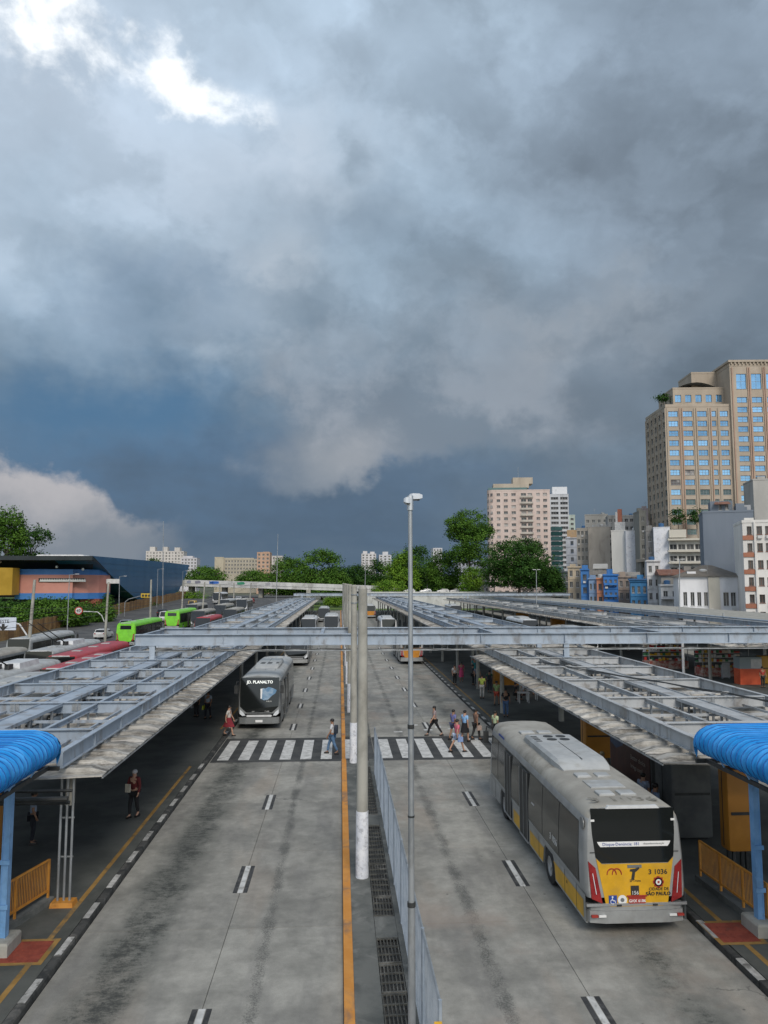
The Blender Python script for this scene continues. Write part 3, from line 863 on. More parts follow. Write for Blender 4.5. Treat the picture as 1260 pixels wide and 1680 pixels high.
B = {
    'silver': car_paint('bus_silver', (0.36, 0.37, 0.365), 0.38, 0.25),
    'white': car_paint('bus_white', (0.62, 0.63, 0.63), 0.4),
    'grey': car_paint('bus_grey', (0.20, 0.21, 0.21), 0.4, 0.2),
    'green': car_paint('bus_green', (0.20, 0.62, 0.03), 0.4, 0.0, 0.1),
    'red': car_paint('bus_red', (0.42, 0.025, 0.03), 0.4, 0.0, 0.15),
    'yellow': car_paint('bus_yellow', (0.66, 0.36, 0.012), 0.42, 0.0, 0.15),
    'orange': car_paint('bus_orange', (0.52, 0.21, 0.015), 0.42, 0.0, 0.15),
    'blue': car_paint('bus_blue', (0.04, 0.12, 0.36), 0.42, 0.0, 0.15),
    'roof': mat('bus_roof_dusty', (0.275, 0.260, 0.225), (0.35, 0.335, 0.292), 0.9, 0.75, coord='object', dirt=(0.15, 0.135, 0.105), dscale=0.7, damt=0.6),
    'pod': mat('roof_pod_grey', (0.34, 0.35, 0.345), (0.42, 0.43, 0.42), 1.2, 0.5, coord='object', dirt=(0.24, 0.225, 0.19), dscale=1.1, damt=0.5),
    'band': mat('window_band', (0.022, 0.025, 0.024), (0.034, 0.037, 0.035), 1.0, 0.3, coord='object', spec=0.3),
    'pane': mat('bus_pane', (0.018, 0.021, 0.020), (0.034, 0.037, 0.034), 0.8, 0.12, coord='object', spec=0.32),
    'tail': mat('tail_lamp_red', (0.20, 0.010, 0.012), (0.28, 0.02, 0.02), 5, 0.25, coord='object', spec=0.6),
    'lamp': mat('head_lamp_clear', (0.65, 0.68, 0.70), rough=0.12, spec=0.8),
    'amber': mat('amber_lamp', (0.6, 0.2, 0.02), rough=0.3),
    'ink': mat('ink_dark', (0.03, 0.028, 0.025), rough=0.6),
    'ink_red': mat('ink_red', (0.32, 0.03, 0.02), rough=0.6),
    'ink_white': mat('ink_white', (0.72, 0.72, 0.70), rough=0.6),
    'ink_blue': mat('ink_blue', (0.02, 0.06, 0.28), rough=0.5),
    'led': emis('led_text', (0.85, 0.88, 0.84), 0.45),
}

PROF = [(1.245, 0.93), (1.275, 1.12), (1.268, 1.9), (1.225, 2.60), (1.185, 2.79), (1.10, 2.95), (0.94, 3.045), (0.55, 3.095), (0.0, 3.11)]
WHEEL = {}


def wheel(parent, x, y, side):
    if not WHEEL:
        tw = MB(); pr = [(-0.14, 0.27), (-0.145, 0.43), (-0.115, 0.485), (0.0, 0.495), (0.115, 0.485), (0.145, 0.43), (0.14, 0.27)]
        tw.loft([[(a, r * math.cos(2 * math.pi * i / 24), r * math.sin(2 * math.pi * i / 24)) for i in range(24)] for a, r in pr], cap0=False, cap1=False)
        WHEEL['t'] = tw.mesh('tyre', M['black'], True)
        rw = MB(); pr = [(0.10, 0.29), (0.13, 0.285), (0.11, 0.22), (0.05, 0.18), (0.07, 0.10), (0.13, 0.09), (0.135, 0.0001)]
        rw.loft([[(a, r * math.cos(2 * math.pi * i / 20), r * math.sin(2 * math.pi * i / 20)) for i in range(20)] for a, r in pr], cap0=True, cap1=False)
        WHEEL['r'] = rw.mesh('rim', mat('rim_grey', (0.42, 0.43, 0.43), (0.3, 0.3, 0.29), 6, 0.45, metal=0.4, coord='object'), True)
    t = inst('wheel', WHEEL['t'], parent, (x, y, 0.495), (0, 0, 0 if side > 0 else math.pi))
    inst('rim', WHEEL['r'], t)


def bus(name, label, loc, rz, L=12.0, body='silver', skirt=None, lower_rear='yellow', pods=('ac',), doors_left=True, detail=2, H=3.11, group=None, stickers=(), rear_small=False, front='black', roof='roof', artic=False, band='band', sign=None):
    """local frame: front towards +y, origin on the ground in the middle"""
    root = thing(name, label, 'bus', loc, rz, group)
    kz = H / 3.11
    hl = L / 2

    def yr(z): return -hl + 0.05 + max(0.0, (z - 1.0)) * 0.075        # rear surface
    def yf(z): return hl - 0.05 - max(0.0, (z - 1.15)) * 0.14         # front surface

    def ring(y, sx, sz, fz):
        half = [(x * sx, 0.93 + (z - 0.93) * sz) for x, z in PROF]
        pts = half + [(-x, z) for x, z in reversed(half[:-1])]
        return [(x, fz(z) if fz else y, z * kz) for x, z in pts]
    rings = [ring(0, 0.93, 0.985, lambda z: yr(z)), ring(0, 0.972, 0.995, lambda z: yr(z) + 0.06), ring(0, 0.992, 1.0, lambda z: yr(z) + 0.18), ring(0, 1, 1, lambda z: yr(z) + 0.42),
             ring(0, 1, 1, lambda z: yf(z) - 0.5), ring(0, 0.99, 0.998, lambda z: yf(z) - 0.22), ring(0, 0.965, 0.99, lambda z: yf(z) - 0.07), ring(0, 0.92, 0.98, lambda z: yf(z))]
    mb = MB(); mb.loft(rings)
    n = len(rings[0]); nseg = len(PROF) - 1
    # material by strip: roof strips / window band on the long middle section
    for k in range(len(rings) - 1):
        for i in range(n):
            fi = k * n + i; q = i if i < nseg else (n - 2 - i)
            if q >= 4 and i != n - 1: mb.m[fi] = 1
            if k == 3 and q in (1, 2): mb.m[fi] = 2
    mb.build('body', [B[body], B[roof], B[band]], root, True)
    MB().box(-0.92, 0.92, -hl + 0.25, hl - 0.25, 0.28, 1.0).build('chassis', M['dark'], root)
    wf, wr = hl - 2.65, -hl + 3.35
    wheels = [wf, wr] + ([0.4] if artic else [])
    for y in wheels:
        for s in (1, -1): wheel(root, s * 1.10, y, s)
    # side skirts with wheel arches cut out
    segs = skirt or [(-hl + 0.1, hl - 0.1, body)]
    for s in (-1, 1):
        for (ya, yb, mk) in segs:
            if isinstance(mk, tuple): mk = mk[0 if s < 0 else 1]
            m_ = MB(); ys = [ya]; st = 0.09
            while ys[-1] + st < yb: ys.append(ys[-1] + st)
            ys.append(yb)

            def zb(y):
                z = 0.33
                for w in wheels:
                    if abs(y - w) < 0.62: z = max(z, 0.47 + math.sqrt(max(0, 0.62 ** 2 - (y - w) ** 2)))
                return min(z, 0.97)
            xo, xi = s * 1.262, s * 1.20
            for a, b in zip(ys[:-1], ys[1:]):
                m_.add([(xo * 0.995, a, zb(a)), (xo * 0.995, b, zb(b)), (xo, b, 0.985), (xo, a, 0.985), (xi, a, zb(a)), (xi, b, zb(b))], [(0, 1, 2, 3), (0, 4, 5, 1)])
            m_.build('side_panel', B[mk], root)
        for (ya, yb, mk, sides) in stickers:
            if s not in sides: continue
            m_ = MB(); ys = [ya]
            while ys[-1] + 0.09 < yb: ys.append(ys[-1] + 0.09)
            ys.append(yb); xo = s * 1.267
            for a, b in zip(ys[:-1], ys[1:]):
                za_, zb_ = max(zb(a), 0.37) + 0.02, max(zb(b), 0.37) + 0.02
                if min(za_, zb_) > 0.80: continue
                m_.add([(xo * 0.995, a, min(za_, 0.82)), (xo * 0.995, b, min(zb_, 0.82)), (xo, b, 0.82), (xo, a, 0.82)], [(0, 1, 2, 3)])
            m_.build('yellow_panel', B[mk], root)
    # side panes and doors
    npane = 7 if L < 14 else 10
    dl = [(-0.35, 0.75), (2.05, 3.0)] if doors_left else []
    dr = [(-1.2, 0.0), (hl - 1.7, hl - 0.6), (1.4, 2.4)]
    for s, dd in ((-1, dl), (1, dr)):
        edges = [-hl + 0.55] + [q for d in sorted(dd) for q in d] + [hl - 0.55]
        for a, b in zip(edges[0::2], edges[1::2]):
            k = max(1, round((b - a) / 1.55)); w = (b - a) / k
            for i in range(k):
                y0, y1 = a + w * i + 0.03, a + w * (i + 1) - 0.03
                if y1 - y0 < 0.3: continue
                pm = MB(); za, zm, zc = 1.16, 1.9, 2.58
                xa = lambda z: s * ((1.275 - (z - 1.12) * 0.007 / 0.78 if z < 1.9 else 1.268 - (z - 1.9) * 0.0614) + 0.006)
                pm.add([(xa(za), y0, za * kz), (xa(za), y1, za * kz), (xa(zm), y1, zm * kz), (xa(zm), y0, zm * kz), (xa(zc), y1, zc * kz), (xa(zc), y0, zc * kz)], [(0, 1, 2, 3), (3, 2, 4, 5)])
                pm.add([(xa(za) - s * 0.008, y0 - 0.01, za * kz - 0.01), (xa(za) - s * 0.008, y1 + 0.01, za * kz - 0.01), (xa(zc) - s * 0.008, y1 + 0.01, zc * kz + 0.01), (xa(zc) - s * 0.008, y0 - 0.01, zc * kz + 0.01)], [(0, 1, 2, 3)])
                pm.build('side_window', B['pane'], root)
        for (a, b) in dd:
            dm_ = MB().box(min(s * 1.24, s * 1.285), max(s * 1.24, s * 1.285), a, b, 0.40, 2.52)
            d_ = dm_.build('door', M['dark'], root)
            for ya in (a + 0.03, (a + b) / 2, b - 0.07):
                MB().box(min(s * 1.286, s * 1.30), max(s * 1.286, s * 1.30), ya, ya + 0.04, 0.42, 2.5).build('door_frame', B['grey'], d_)
            MB().box(min(s * 1.1, s * 1.30), max(s * 1.1, s * 1.30), a, b, 0.34, 0.395).build('door_step', B['silver'], d_)

    def panel(nm, poly, m_, face, off=0.012, th=0.02, parent=None):
        fy = (lambda z: yr(z) - off) if face == 'rear' else (lambda z: yf(z) + off)
        sg = 1 if face == 'rear' else -1
        return MB().prism(poly, lambda x, z: (x * (1 if face == 'rear' else -1), fy(z), z * kz), lambda x, z: (x * (1 if face == 'rear' else -1), fy(z) + sg * th, z * kz)).build(nm, m_, parent or root)

    # rear
    if rear_small: panel('rear_window', [(-0.72, 2.72), (-0.72, 2.25), (0.72, 2.25), (0.72, 2.72)], M['glass_dark'], 'rear', 0.015)
    else: panel('rear_window', [(-1.06, 3.0), (-1.04, 2.4), (-0.98, 1.86), (-0.84, 1.72), (0.84, 1.72), (0.98, 1.86), (1.04, 2.4), (1.06, 3.0)], M['glass_dark'], 'rear', 0.015)
    panel('engine_hatch', [(-0.97, 1.83), (-0.83, 1.70), (0.83, 1.70), (0.97, 1.83), (0.78, 0.80), (0.66, 0.72), (-0.66, 0.72), (-0.78, 0.80)][::-1], B[lower_rear], 'rear', 0.02)
    for s in (-1, 1):
        tl = panel('tail_lamp', [(s * 1.175, 1.78), (s * 1.00, 1.62), (s * 0.86, 0.80), (s * 1.13, 0.92)], B['tail'], 'rear', 0.028, 0.05)
        panel('lamp_strip', [(s * 1.085, 1.50), (s * 1.07, 1.50), (s * 1.00, 1.02), (s * 1.015, 1.02)], B['lamp'], 'rear', 0.034, 0.004, tl)
    bump = MB()
    bump.loft([[(x, -hl - 0.02 + dy * 1.0, z) for x, dy in ((-1.24, 0.28), (-1.16, 0.10), (-0.8, 0.02), (0.8, 0.02), (1.16, 0.10), (1.24, 0.28), (1.1, 0.35), (-1.1, 0.35))] for z in (0.34, 0.62)])
    bump.loft([[(x, -hl + 0.005 + dy, z) for x, dy in ((-1.22, 0.28), (-1.13, 0.11), (-0.8, 0.03), (0.8, 0.03), (1.13, 0.11), (1.22, 0.28), (1.1, 0.35), (-1.1, 0.35))] for z in (0.625, 0.73)])
    bump.build('rear_bumper', B['silver'], root)
    panel('rear_spoiler', [(-0.62, 3.07), (-0.68, 3.0), (0.68, 3.0), (0.62, 3.07)][::-1], B['white'], 'rear', 0.06, 0.10)
    # front
    panel('windscreen', [(-1.13, 2.98), (-1.15, 1.9), (-1.13, 1.34), (-0.92, 1.14), (-0.74, 0.99), (0.74, 0.99), (0.92, 1.14), (1.13, 1.34), (1.15, 1.9), (1.13, 2.98)], M['glass_dark'], 'front', 0.015)
    fb = MB().loft([[(x, hl + 0.02 - dy, z) for x, dy in ((-1.24, 0.30), (-1.15, 0.12), (-0.8, 0.03), (0.8, 0.03), (1.15, 0.12), (1.24, 0.30), (1.1, 0.4), (-1.1, 0.4))] for z in (0.34, 0.55, 0.70)])
    fb.build('front_bumper', B['grey' if body == 'grey' else 'silver'], root)
    panel('bumper_trim', [(-0.75, 0.80), (-0.7, 0.735), (0.7, 0.735), (0.75, 0.80), (0.7, 0.855), (-0.7, 0.855)], B['white'] if body != 'silver' else M['chrome'], 'front', 0.03)
    for s in (-1, 1):
        panel('head_lamp', [(s * 1.13, 1.16), (s * 1.14, 0.92), (s * 0.98, 0.80), (s * 0.80, 0.82), (s * 0.95, 1.02)], B['lamp'], 'front', 0.03, 0.04)
    # mirrors
    for s in (-1, 1):
        a = Vector((s * 1.2, hl - 0.35, 2.75 * kz))
        m_ = MB().path([a, a + Vector((s * 0.12, 0.45, 0.05)), a + Vector((s * 0.14, 0.55, -0.2))], 0.02, 6).box(a.x + s * 0.14 - 0.10, a.x + s * 0.14 + 0.10, a.y + 0.48, a.y + 0.60, a.z - 0.62, a.z - 0.16)
        m_.build('mirror', M['dark'], root)
    # roof equipment
    def hatch(x, y, w, l, h=0.07, nm='roof_hatch'):
        z = 3.09 * kz if abs(x) < 0.7 else 3.05 * kz
        MB().loft([[(x - w / 2, y - l / 2, z), (x + w / 2, y - l / 2, z), (x + w / 2, y + l / 2, z), (x - w / 2, y + l / 2, z)], [(x - w / 2, y - l / 2, z + h * 0.7), (x + w / 2, y - l / 2, z + h * 0.7), (x + w / 2, y + l / 2, z + h * 0.7), (x - w / 2, y + l / 2, z + h * 0.7)],
                   [(x - w / 2 + .04, y - l / 2 + .04, z + h), (x + w / 2 - .04, y - l / 2 + .04, z + h), (x + w / 2 - .04, y + l / 2 - .04, z + h), (x - w / 2 + .04, y + l / 2 - .04, z + h)]]).build(nm, B['pod'], root)
    if 'ac' in pods:
        yc, pl_, pw = -0.05, 4.7, 1.62
        rr = []
        for t, w, h in ((0, 0.86, 0.03), (0.05, 0.93, 0.17), (0.14, 1.0, 0.24), (0.86, 1.0, 0.24), (0.95, 0.93, 0.17), (1, 0.86, 0.03)):
            y = yc - pl_ / 2 + pl_ * t; hw = pw / 2 * w
            rr.append([(-hw, y, 3.06 * kz), (-hw, y, 3.08 * kz + h * 0.6), (-hw * 0.9, y, 3.08 * kz + h), (hw * 0.9, y, 3.08 * kz + h), (hw, y, 3.08 * kz + h * 0.6), (hw, y, 3.06 * kz)])
        ac = MB().loft(rr).build('air_conditioner', B['pod'], root, True)
        if detail > 1:
            for (x, y) in ((-0.12, 1.35), (0.32, 1.35), (-0.12, 0.85), (0.32, 0.85)):
                MB().tube((x, y, 3.30), (x, y, 3.335), 0.17, n=16).build('fan', M['dark'], ac, True)
            for q in range(4): MB().box(-0.72, -0.52, 0.55 + q * 0.24, 0.67 + q * 0.24, 3.295, 3.328).build('vent_slot', M['dark'], ac)
            MB().box(-0.012, 0.012, -2.0, 0.5, 3.318, 3.326).build('seam', M['dark'], ac)
        for x in (-0.42, 0.22): hatch(x, 3.1, 0.5, 0.4)
        for x in (-0.36, 0.22): hatch(x, -3.08, 0.40, 0.40)
        hatch(-0.06, -3.98, 0.95, 0.75, 0.045)
        for x in (-0.36, 0.20): hatch(x, -4.9, 0.42, 0.40)
    else:
        for y in (-hl * 0.5, 0.3, hl * 0.5): hatch(0, y, 0.7, 0.6)
    if 'trolley' in pods:
        yb_ = -hl * 0.1
        MB().loft([[(-0.8, yb_ + d, 3.05), (0.8, yb_ + d, 3.05), (0.7, yb_ + d, 3.05 + h), (-0.7, yb_ + d, 3.05 + h)] for d, h in ((0, 0.1), (0.2, 0.36), (3.2, 0.36), (3.4, 0.1))]).build('equipment_pod', B['white'], root)
        for s in (-1, 1):
            MB().tube((s * 0.35, yb_ - 0.6, 3.3), (s * 0.35, -hl - 1.2, 5.4), 0.045, 0.03, 6).build('trolley_pole', M['black'], root)
            MB().cbox((s * 0.35, yb_ - 0.6, 3.25), (0.3, 0.6, 0.35)).build('pole_base', M['dark'], root)
    if sign:
        text('destination_sign', sign[0], sign[1], B['led'], root, (0.0, yf(2.72) + 0.03, 2.72 * kz), (R(90 - 7), 0, math.pi), bold=0.004)
    return root, yr, yf, panel


# the near bus, tail towards the viewer
hl = 6.0
sk = [(-hl + 0.10, -0.36, 'silver'), (0.76, 2.0, 'silver'), (3.02, hl - 0.1, 'silver')]
stk = [(-hl + 0.25, -hl + 2.85, 'yellow', (-1, 1)), (-hl + 3.8, -0.5, 'yellow', (-1,)), (0.85, 1.75, 'yellow', (-1,))]
hb, yr, yf, pan = bus('city_bus', 'dusty grey and yellow city bus numbered 3 1036, tail towards the viewer', (7.30, 18.75 + hl, 0), 0.0, 12.0, 'silver', sk, 'yellow', stickers=stk)
rot_r = (R(90), 0, 0)
yy = lambda z: yr(z) - 0.024
text('fleet_number', '3 1036', 0.165, B['ink'], hb, (0.56, yy(1.50), 1.50), rot_r, sx=1.05, bold=0.003)
text('city_lettering', 'CIDADE DE', 0.098, B['ink'], hb, (0.56, yy(1.11), 1.11), rot_r)
text('city_lettering', 'SÃO PAULO', 0.115, B['ink'], hb, (0.54, yy(1.00), 1.00), rot_r, bold=0.003)
text('operator_lettering', 'SPTrans', 0.085, B['ink'], hb, (-0.02, yy(1.31), 1.31), rot_r)
lg = MB().add([(-0.12, 0, 0.07), (-0.10, 0, 0.12), (0.02, 0, 0.13), (0.11, 0, 0.17), (0.13, 0, 0.13), (0.06, 0, 0.07), (0.02, 0, 0.05), (-0.01, 0, -0.13), (-0.09, 0, -0.13), (-0.05, 0, 0.06)], [(0, 1, 2, 3, 4, 5, 6, 7, 8, 9)])
lg.build('operator_logo', B['ink'], hb, loc=(-0.03, yy(1.46), 1.46))
MB().cbox((-0.02, 0, 0), (0.36, 0.006, 0.075)).build('latch_plate', B['grey'], hb, loc=(0, yy(1.64), 1.64))
for x in (-0.60, -0.47):
    ar = MB()
    pts = [(x + 0.115 * math.cos(math.pi * i / 10) + 0.0, 0, 0.14 * math.sin(math.pi * i / 10)) for i in range(11)]
    ar.path(pts, 0.014, 5).build('arc_emblem', B['ink_red'], hb, loc=(0, yy(1.46) + 0.004, 1.46))
em = MB()
for k in range(8):
    t = 2 * math.pi * k / 8
    em.cbox((0.10 * math.cos(t), 0, 0.10 * math.sin(t)), (0.07, 0.008, 0.07))
em.tube((0, 0.004, 0), (0, -0.004, 0), 0.105, n=16)
e_ = em.build('city_crest', B['ink_red'], hb, loc=(0.56, yy(1.27), 1.27))
MB().tube((0, 0, 0), (0, -0.007, 0), 0.07, n=14).build('crest_field', B['ink_white'], e_)
MB().cbox((0, -0.009, 0), (0.05, 0.004, 0.05)).build('crest_charge', B['ink_red'], e_)
w_ = MB().cbox((0, 0, 0), (0.20, 0.006, 0.22)).build('access_sign', B['ink_blue'], hb, loc=(-0.60, yy(0.875), 0.875))
wc = MB().tube((-0.01, -0.004, 0.075), (-0.01, -0.008, 0.075), 0.022, n=10).path([(-0.015, -0.006, 0.05), (-0.005, -0.006, -0.01), (0.045, -0.006, -0.012), (0.065, -0.006, -0.07)], 0.011, 4)
wc.path([(0.035 * math.cos(t) * 1.4 - 0.01, -0.006, 0.05 * math.sin(t) - 0.035) for t in [math.pi * 0.55 + k * 0.35 for k in range(12)]], 0.009, 4)
wc.build('access_symbol', B['ink_white'], w_)
r_ = MB().tube((0, 0.003, 0), (0, -0.004, 0), 0.115, n=20).build('round_sticker', B['ink_white'], hb, loc=(-0.365, yy(0.875), 0.875))
MB().tube((0, -0.004, 0), (0, -0.006, 0), 0.05, n=14).build('sticker_mark', B['grey'], r_)
k_ = MB().cbox((0, 0, 0), (0.20, 0.006, 0.24)).build('hotline_sticker', B['ink'], hb, loc=(-0.04, yy(1.08), 1.08))
text('hotline_number', '156', 0.12, B['ink_white'], k_, (0, -0.005, -0.05), rot_r)
p_ = MB().cbox((0, 0, 0), (0.42, 0.012, 0.15)).build('number_plate', B['ink_red'], hb, loc=(0.0, yy(0.865) - 0.01, 0.865))
text('plate_lettering', 'GHX 6186', 0.095, B['ink_white'], p_, (0, -0.008, -0.015), rot_r, bold=0.002)
MB().cbox((0.0, 0, 0), (0.50, 0.02, 0.03)).build('plate_lamp_bar', B['ink_red'], hb, loc=(0, yy(0.965) - 0.01, 0.965))
st = pan('notice_strip', [(-0.93, 2.22), (-0.89, 2.15), (-0.85, 2.10), (0.85, 2.10), (0.89, 2.15), (0.93, 2.22)], B['ink_white'], 'rear', 0.022, 0.004)
text('notice_lettering', 'Disque-Denúncia: 181', 0.105, B['ink_blue'], hb, (-0.33, yr(2.16) - 0.028, 2.16), rot_r)
text('notice_lettering', 'disquedenuncia.org.br', 0.06, B['grey'], hb, (0.5, yr(2.16) - 0.028, 2.165), rot_r)
for s in (-1, 1): MB().cbox((s * 1.02, yr(2.75) - 0.02, 2.72), (0.10, 0.008, 0.05)).build('corner_sticker', B['ink_white'], hb)
for s in (-1, 1):
    MB().cbox((s * 1.05, -hl - 0.0, 0.52), (0.16, 0.06, 0.05)).build('reflector', B['ink_red'], hb, loc=(s * 0.02, 0.0, 0))
    MB().cbox((s * 0.88, -hl - 0.012, 0.52), (0.18, 0.03, 0.05)).build('reflector', B['ink_white'], hb)
    MB().box(s * 0.45 - 0.06, s * 0.45 + 0.06, -hl + 0.0, -hl + 0.08, 0.735, 0.775).build('bumper_slot', M['dark'], hb)
vent = MB().tube((-1.235, -hl + 0.33, 2.62), (-1.20, -hl + 0.33, 2.62), 0.125, n=18).build('round_vent', M['black'], hb, True)
MB().tube((-1.242, -hl + 0.33, 2.62), (-1.225, -hl + 0.33, 2.62), 0.15, 0.15, n=18).build('vent_ring', B['grey'], vent, True)
text('roof_number', '3 1036', 0.52, mat('roof_digits', (0.15, 0.14, 0.115), (0.25, 0.235, 0.20), 6, 0.8, coord='object'), hb, (-0.08, -5.42, 3.106), (0, 0, 0), sx=1.25, bold=0.006)
text('side_number', '3 1036', 0.26, B['ink_white'], hb, (-1.292, -3.25, 1.42), (R(90), 0, R(-90)))
text('side_lettering', 'RESERVADO', 0.06, B['ink_white'], hb, (-1.29, -1.0, 1.75), (R(90), 0, R(-90)))
text('side_sticker', '35', 0.1, B['ink'], hb, (-1.27, -2.6 - 1.8, 0.72), (R(90), 0, R(-90)))
MB().box(-1.21, -1.20, 3.4, 4.3, 2.80, 2.88).build('side_blind', B['ink_blue'], hb)

for s_ in (-1, 1):
    for yq in (-5.2, -4.2, -1.6, 1.9, 3.6, 4.8):
        MB().box(s_ * 1.2675 - 0.002, s_ * 1.2675 + 0.002, yq - 0.008, yq + 0.008, 0.36, 0.975).build('panel_gap', M['dark'], hb)
    pan('quarter_seam', [(s_ * 1.12, 1.98), (s_ * 0.99, 1.98), (s_ * 0.99, 1.96), (s_ * 1.12, 1.96)], M['dark'], 'rear', 0.012, 0.004)
MB().box(-1.25, 1.25, -hl + 0.02, -hl + 0.06, 0.735, 0.80).build('bumper_lip', M['chrome'], hb)
# the inbound bus waiting at the crossing
lb, yr2, yf2, pan2 = bus('city_bus', 'grey city bus signed JD. PLANALTO waiting at the zebra crossing', (-4.72, 45.4 + 6.3, 0), math.pi, 12.6, 'grey', None, 'grey', sign=('JD. PLANALTO', 0.235), roof='pod')
sh = pan2('windscreen_reflection', [(0.05, 2.30), (0.22, 2.38), (0.30, 2.34), (0.52, 2.44), (0.80, 2.36), (1.0, 2.26), (0.93, 2.08), (0.70, 1.92), (0.50, 1.72), (0.26, 1.68), (0.05, 1.78)], mat('reflection_sheet', (0.09, 0.20, 0.33), (0.26, 0.36, 0.46), 3, 0.4, coord='object'), 'front', 0.02, 0.004)  # pale-blue reflection in the windscreen, painted as a thin sheet on the glass
pan2('reflection_edge', [(0.04, 2.33), (0.16, 2.36), (0.14, 1.76), (0.06, 1.78)], B['ink_white'], 'front', 0.024, 0.003, sh)  # white border of the same painted reflection
text('route_number', '314J-10', 0.10, B['ink_white'], lb, (-0.55, yf2(1.62) + 0.022, 1.62), (R(82), 0, math.pi))
text('fleet_number', '3 1628', 0.09, B['ink_white'], lb, (-0.45, yf2(1.05) + 0.022, 1.05), (R(90), 0, math.pi))
text('maker_lettering', 'caio', 0.09, B['ink_white'], lb, (0.35, yf2(1.05) + 0.022, 1.05), (R(90), 0, math.pi))
MB().cbox((0, 0, 0), (0.42, 0.01, 0.14)).build('number_plate', B['ink_white'], lb, loc=(0.0, 6.33, 0.50))

bus('city_bus', 'dark grey and green-white bus queued behind the JD. PLANALTO bus, mostly under the gantry', (-4.5, 79 + 6, 0), math.pi, 12.0, 'silver', None, 'grey', roof='roof', detail=1)
bus('city_bus', 'silver bus with pale shiny roof parked farther back on the inbound road by the kerb', (-4.95, 124, 0), math.pi, 12.0, 'white', None, 'grey', roof='white', detail=1)
bus('city_bus', 'white bus next to the median, far back on the inbound road', (-1.45, 133, 0), math.pi, 12.0, 'white', None, 'grey', roof='white', detail=1)
bus('city_bus', 'farthest inbound bus seen between two pale bus roofs', (-3.6, 172, 0), math.pi, 12.0, 'grey', None, 'grey', roof='pod', detail=1)
bus('city_bus', 'grey bus with orange tail panel stopped under the gantry on the outbound road', (7.6, 80 + 6, 0), 0, 12.0, 'silver', None, 'orange', roof='pod', detail=1)
bus('city_bus', 'small far bus with orange tail leaving at the end of the outbound road', (7.5, 190, 0), 0, 12.0, 'grey', None, 'orange', roof='pod', detail=1)
bus('city_bus', 'pale roofed bus beyond the lamp post, halfway along the outbound road', (7.5, 122, 0), 0, 12.0, 'white', None, 'yellow', roof='white', detail=1)
bus('city_bus', 'cream roofed bus in the dark gap of the second road beside the market platform', (28.6, 118, 0), math.pi, 12.0, 'white', None, 'grey', roof='white', detail=1)
bus('city_bus', 'cream roofed bus queued behind another on the second road', (28.6, 92, 0), math.pi, 12.0, 'white', None, 'grey', roof='roof', detail=1)
bus('city_bus', 'dark-fronted bus far along the second road near the green lawn', (28.4, 190, 0), math.pi, 12.0, 'silver', None, 'grey', roof='white', detail=1)

# traffic on the avenue
bus('trolleybus', 'bright lime green articulated bus, nearer of the two green ones on the avenue', (-28.6, 103 + 8, 0.0), 0, 16.0, 'green', None, 'green', pods=(), roof='green', detail=1, artic=True, rear_small=True, H=3.3)
bus('trolleybus', 'bright lime green articulated bus, farther of the two green ones on the avenue', (-28.0, 128 + 8, ave_z(136)), 0, 16.0, 'green', None, 'green', pods=(), roof='green', detail=1, artic=True, rear_small=True, H=3.3)
bus('trolleybus', 'plain red bus nearest the canopy edge on the avenue', (-18.4, 56.5, 0), 0, 12.0, 'red', None, 'red', pods=(), roof='red', detail=1)
bus('trolleybus', 'long red bus second from the canopy edge, behind the white roof pod', (-21.2, 66.5, 0), 0, 15.0, 'red', None, 'red', pods=(), roof='red', detail=1)
bus('trolleybus', 'grey trolleybus with white roof pod and black poles, between red bus and dark bus', (-24.6, 70, 0), 0, 13.0, 'grey', None, 'grey', pods=('trolley',), roof='pod', detail=1)
bus('trolleybus', 'grey trolleybus with white roof pod and black poles ahead of the long red bus', (-21.4, 51, 0), 0, 12.0, 'grey', None, 'grey', pods=('trolley',), roof='pod', detail=1)
bus('city_bus', 'long dark bus with grey roof at the picture edge, behind the sign post', (-28.0, 60, 0), math.pi, 15.0, 'grey', None, 'grey', pods=(), roof='roof', detail=1)
bus('city_bus', 'white fronted bus close to the canopy corner on the avenue', (-18.6, 43.0, 0), 0, 12.0, 'white', None, 'white', pods=(), roof='pod', detail=1)
bus('city_bus', 'silver roofed bus on the far lane in front of the timber hoarding', (-32.0, 84, 0), 0, 13.0, 'silver', None, 'grey', pods=(), roof='pod', detail=1)
for k, (x, y, c, lab) in enumerate(((-24.5, 138, 'grey', 'dark grey roofed bus directly behind the far green bus'), (-23.6, 156, 'silver', 'dark bus far up the avenue beside a white concrete post'), (-29.5, 158, 'silver', 'grey bus in the second lane far up the avenue'), (-22.2, 178, 'white', 'white fronted bus heading towards the viewer near the flyover'), (-20.8, 122, 'red', 'red roofed bus half hidden behind the long canopy'))):
    bus('city_bus', lab, (x, y, ave_z(y)), math.pi, 12.0, c, None, 'grey', pods=(), roof=('roof' if c != 'red' else 'red'), detail=1)


labs = ['grey bus in the middle lane left of the far white concrete post', 'white roofed bus in the middle lane before the flyover', 'dark bus in the lane beside the long canopy']
for k, (x, y, c, rf) in enumerate(((-25.8, 176, 'grey', 'pod'), (-33.5, 214, 'white', 'white'), (-19.6, 142, 'grey', 'roof'))):
    bus('city_bus', labs[k], (x, y, ave_z(y)), math.pi, 12.0, c, None, 'grey', pods=(), roof=rf, detail=1)


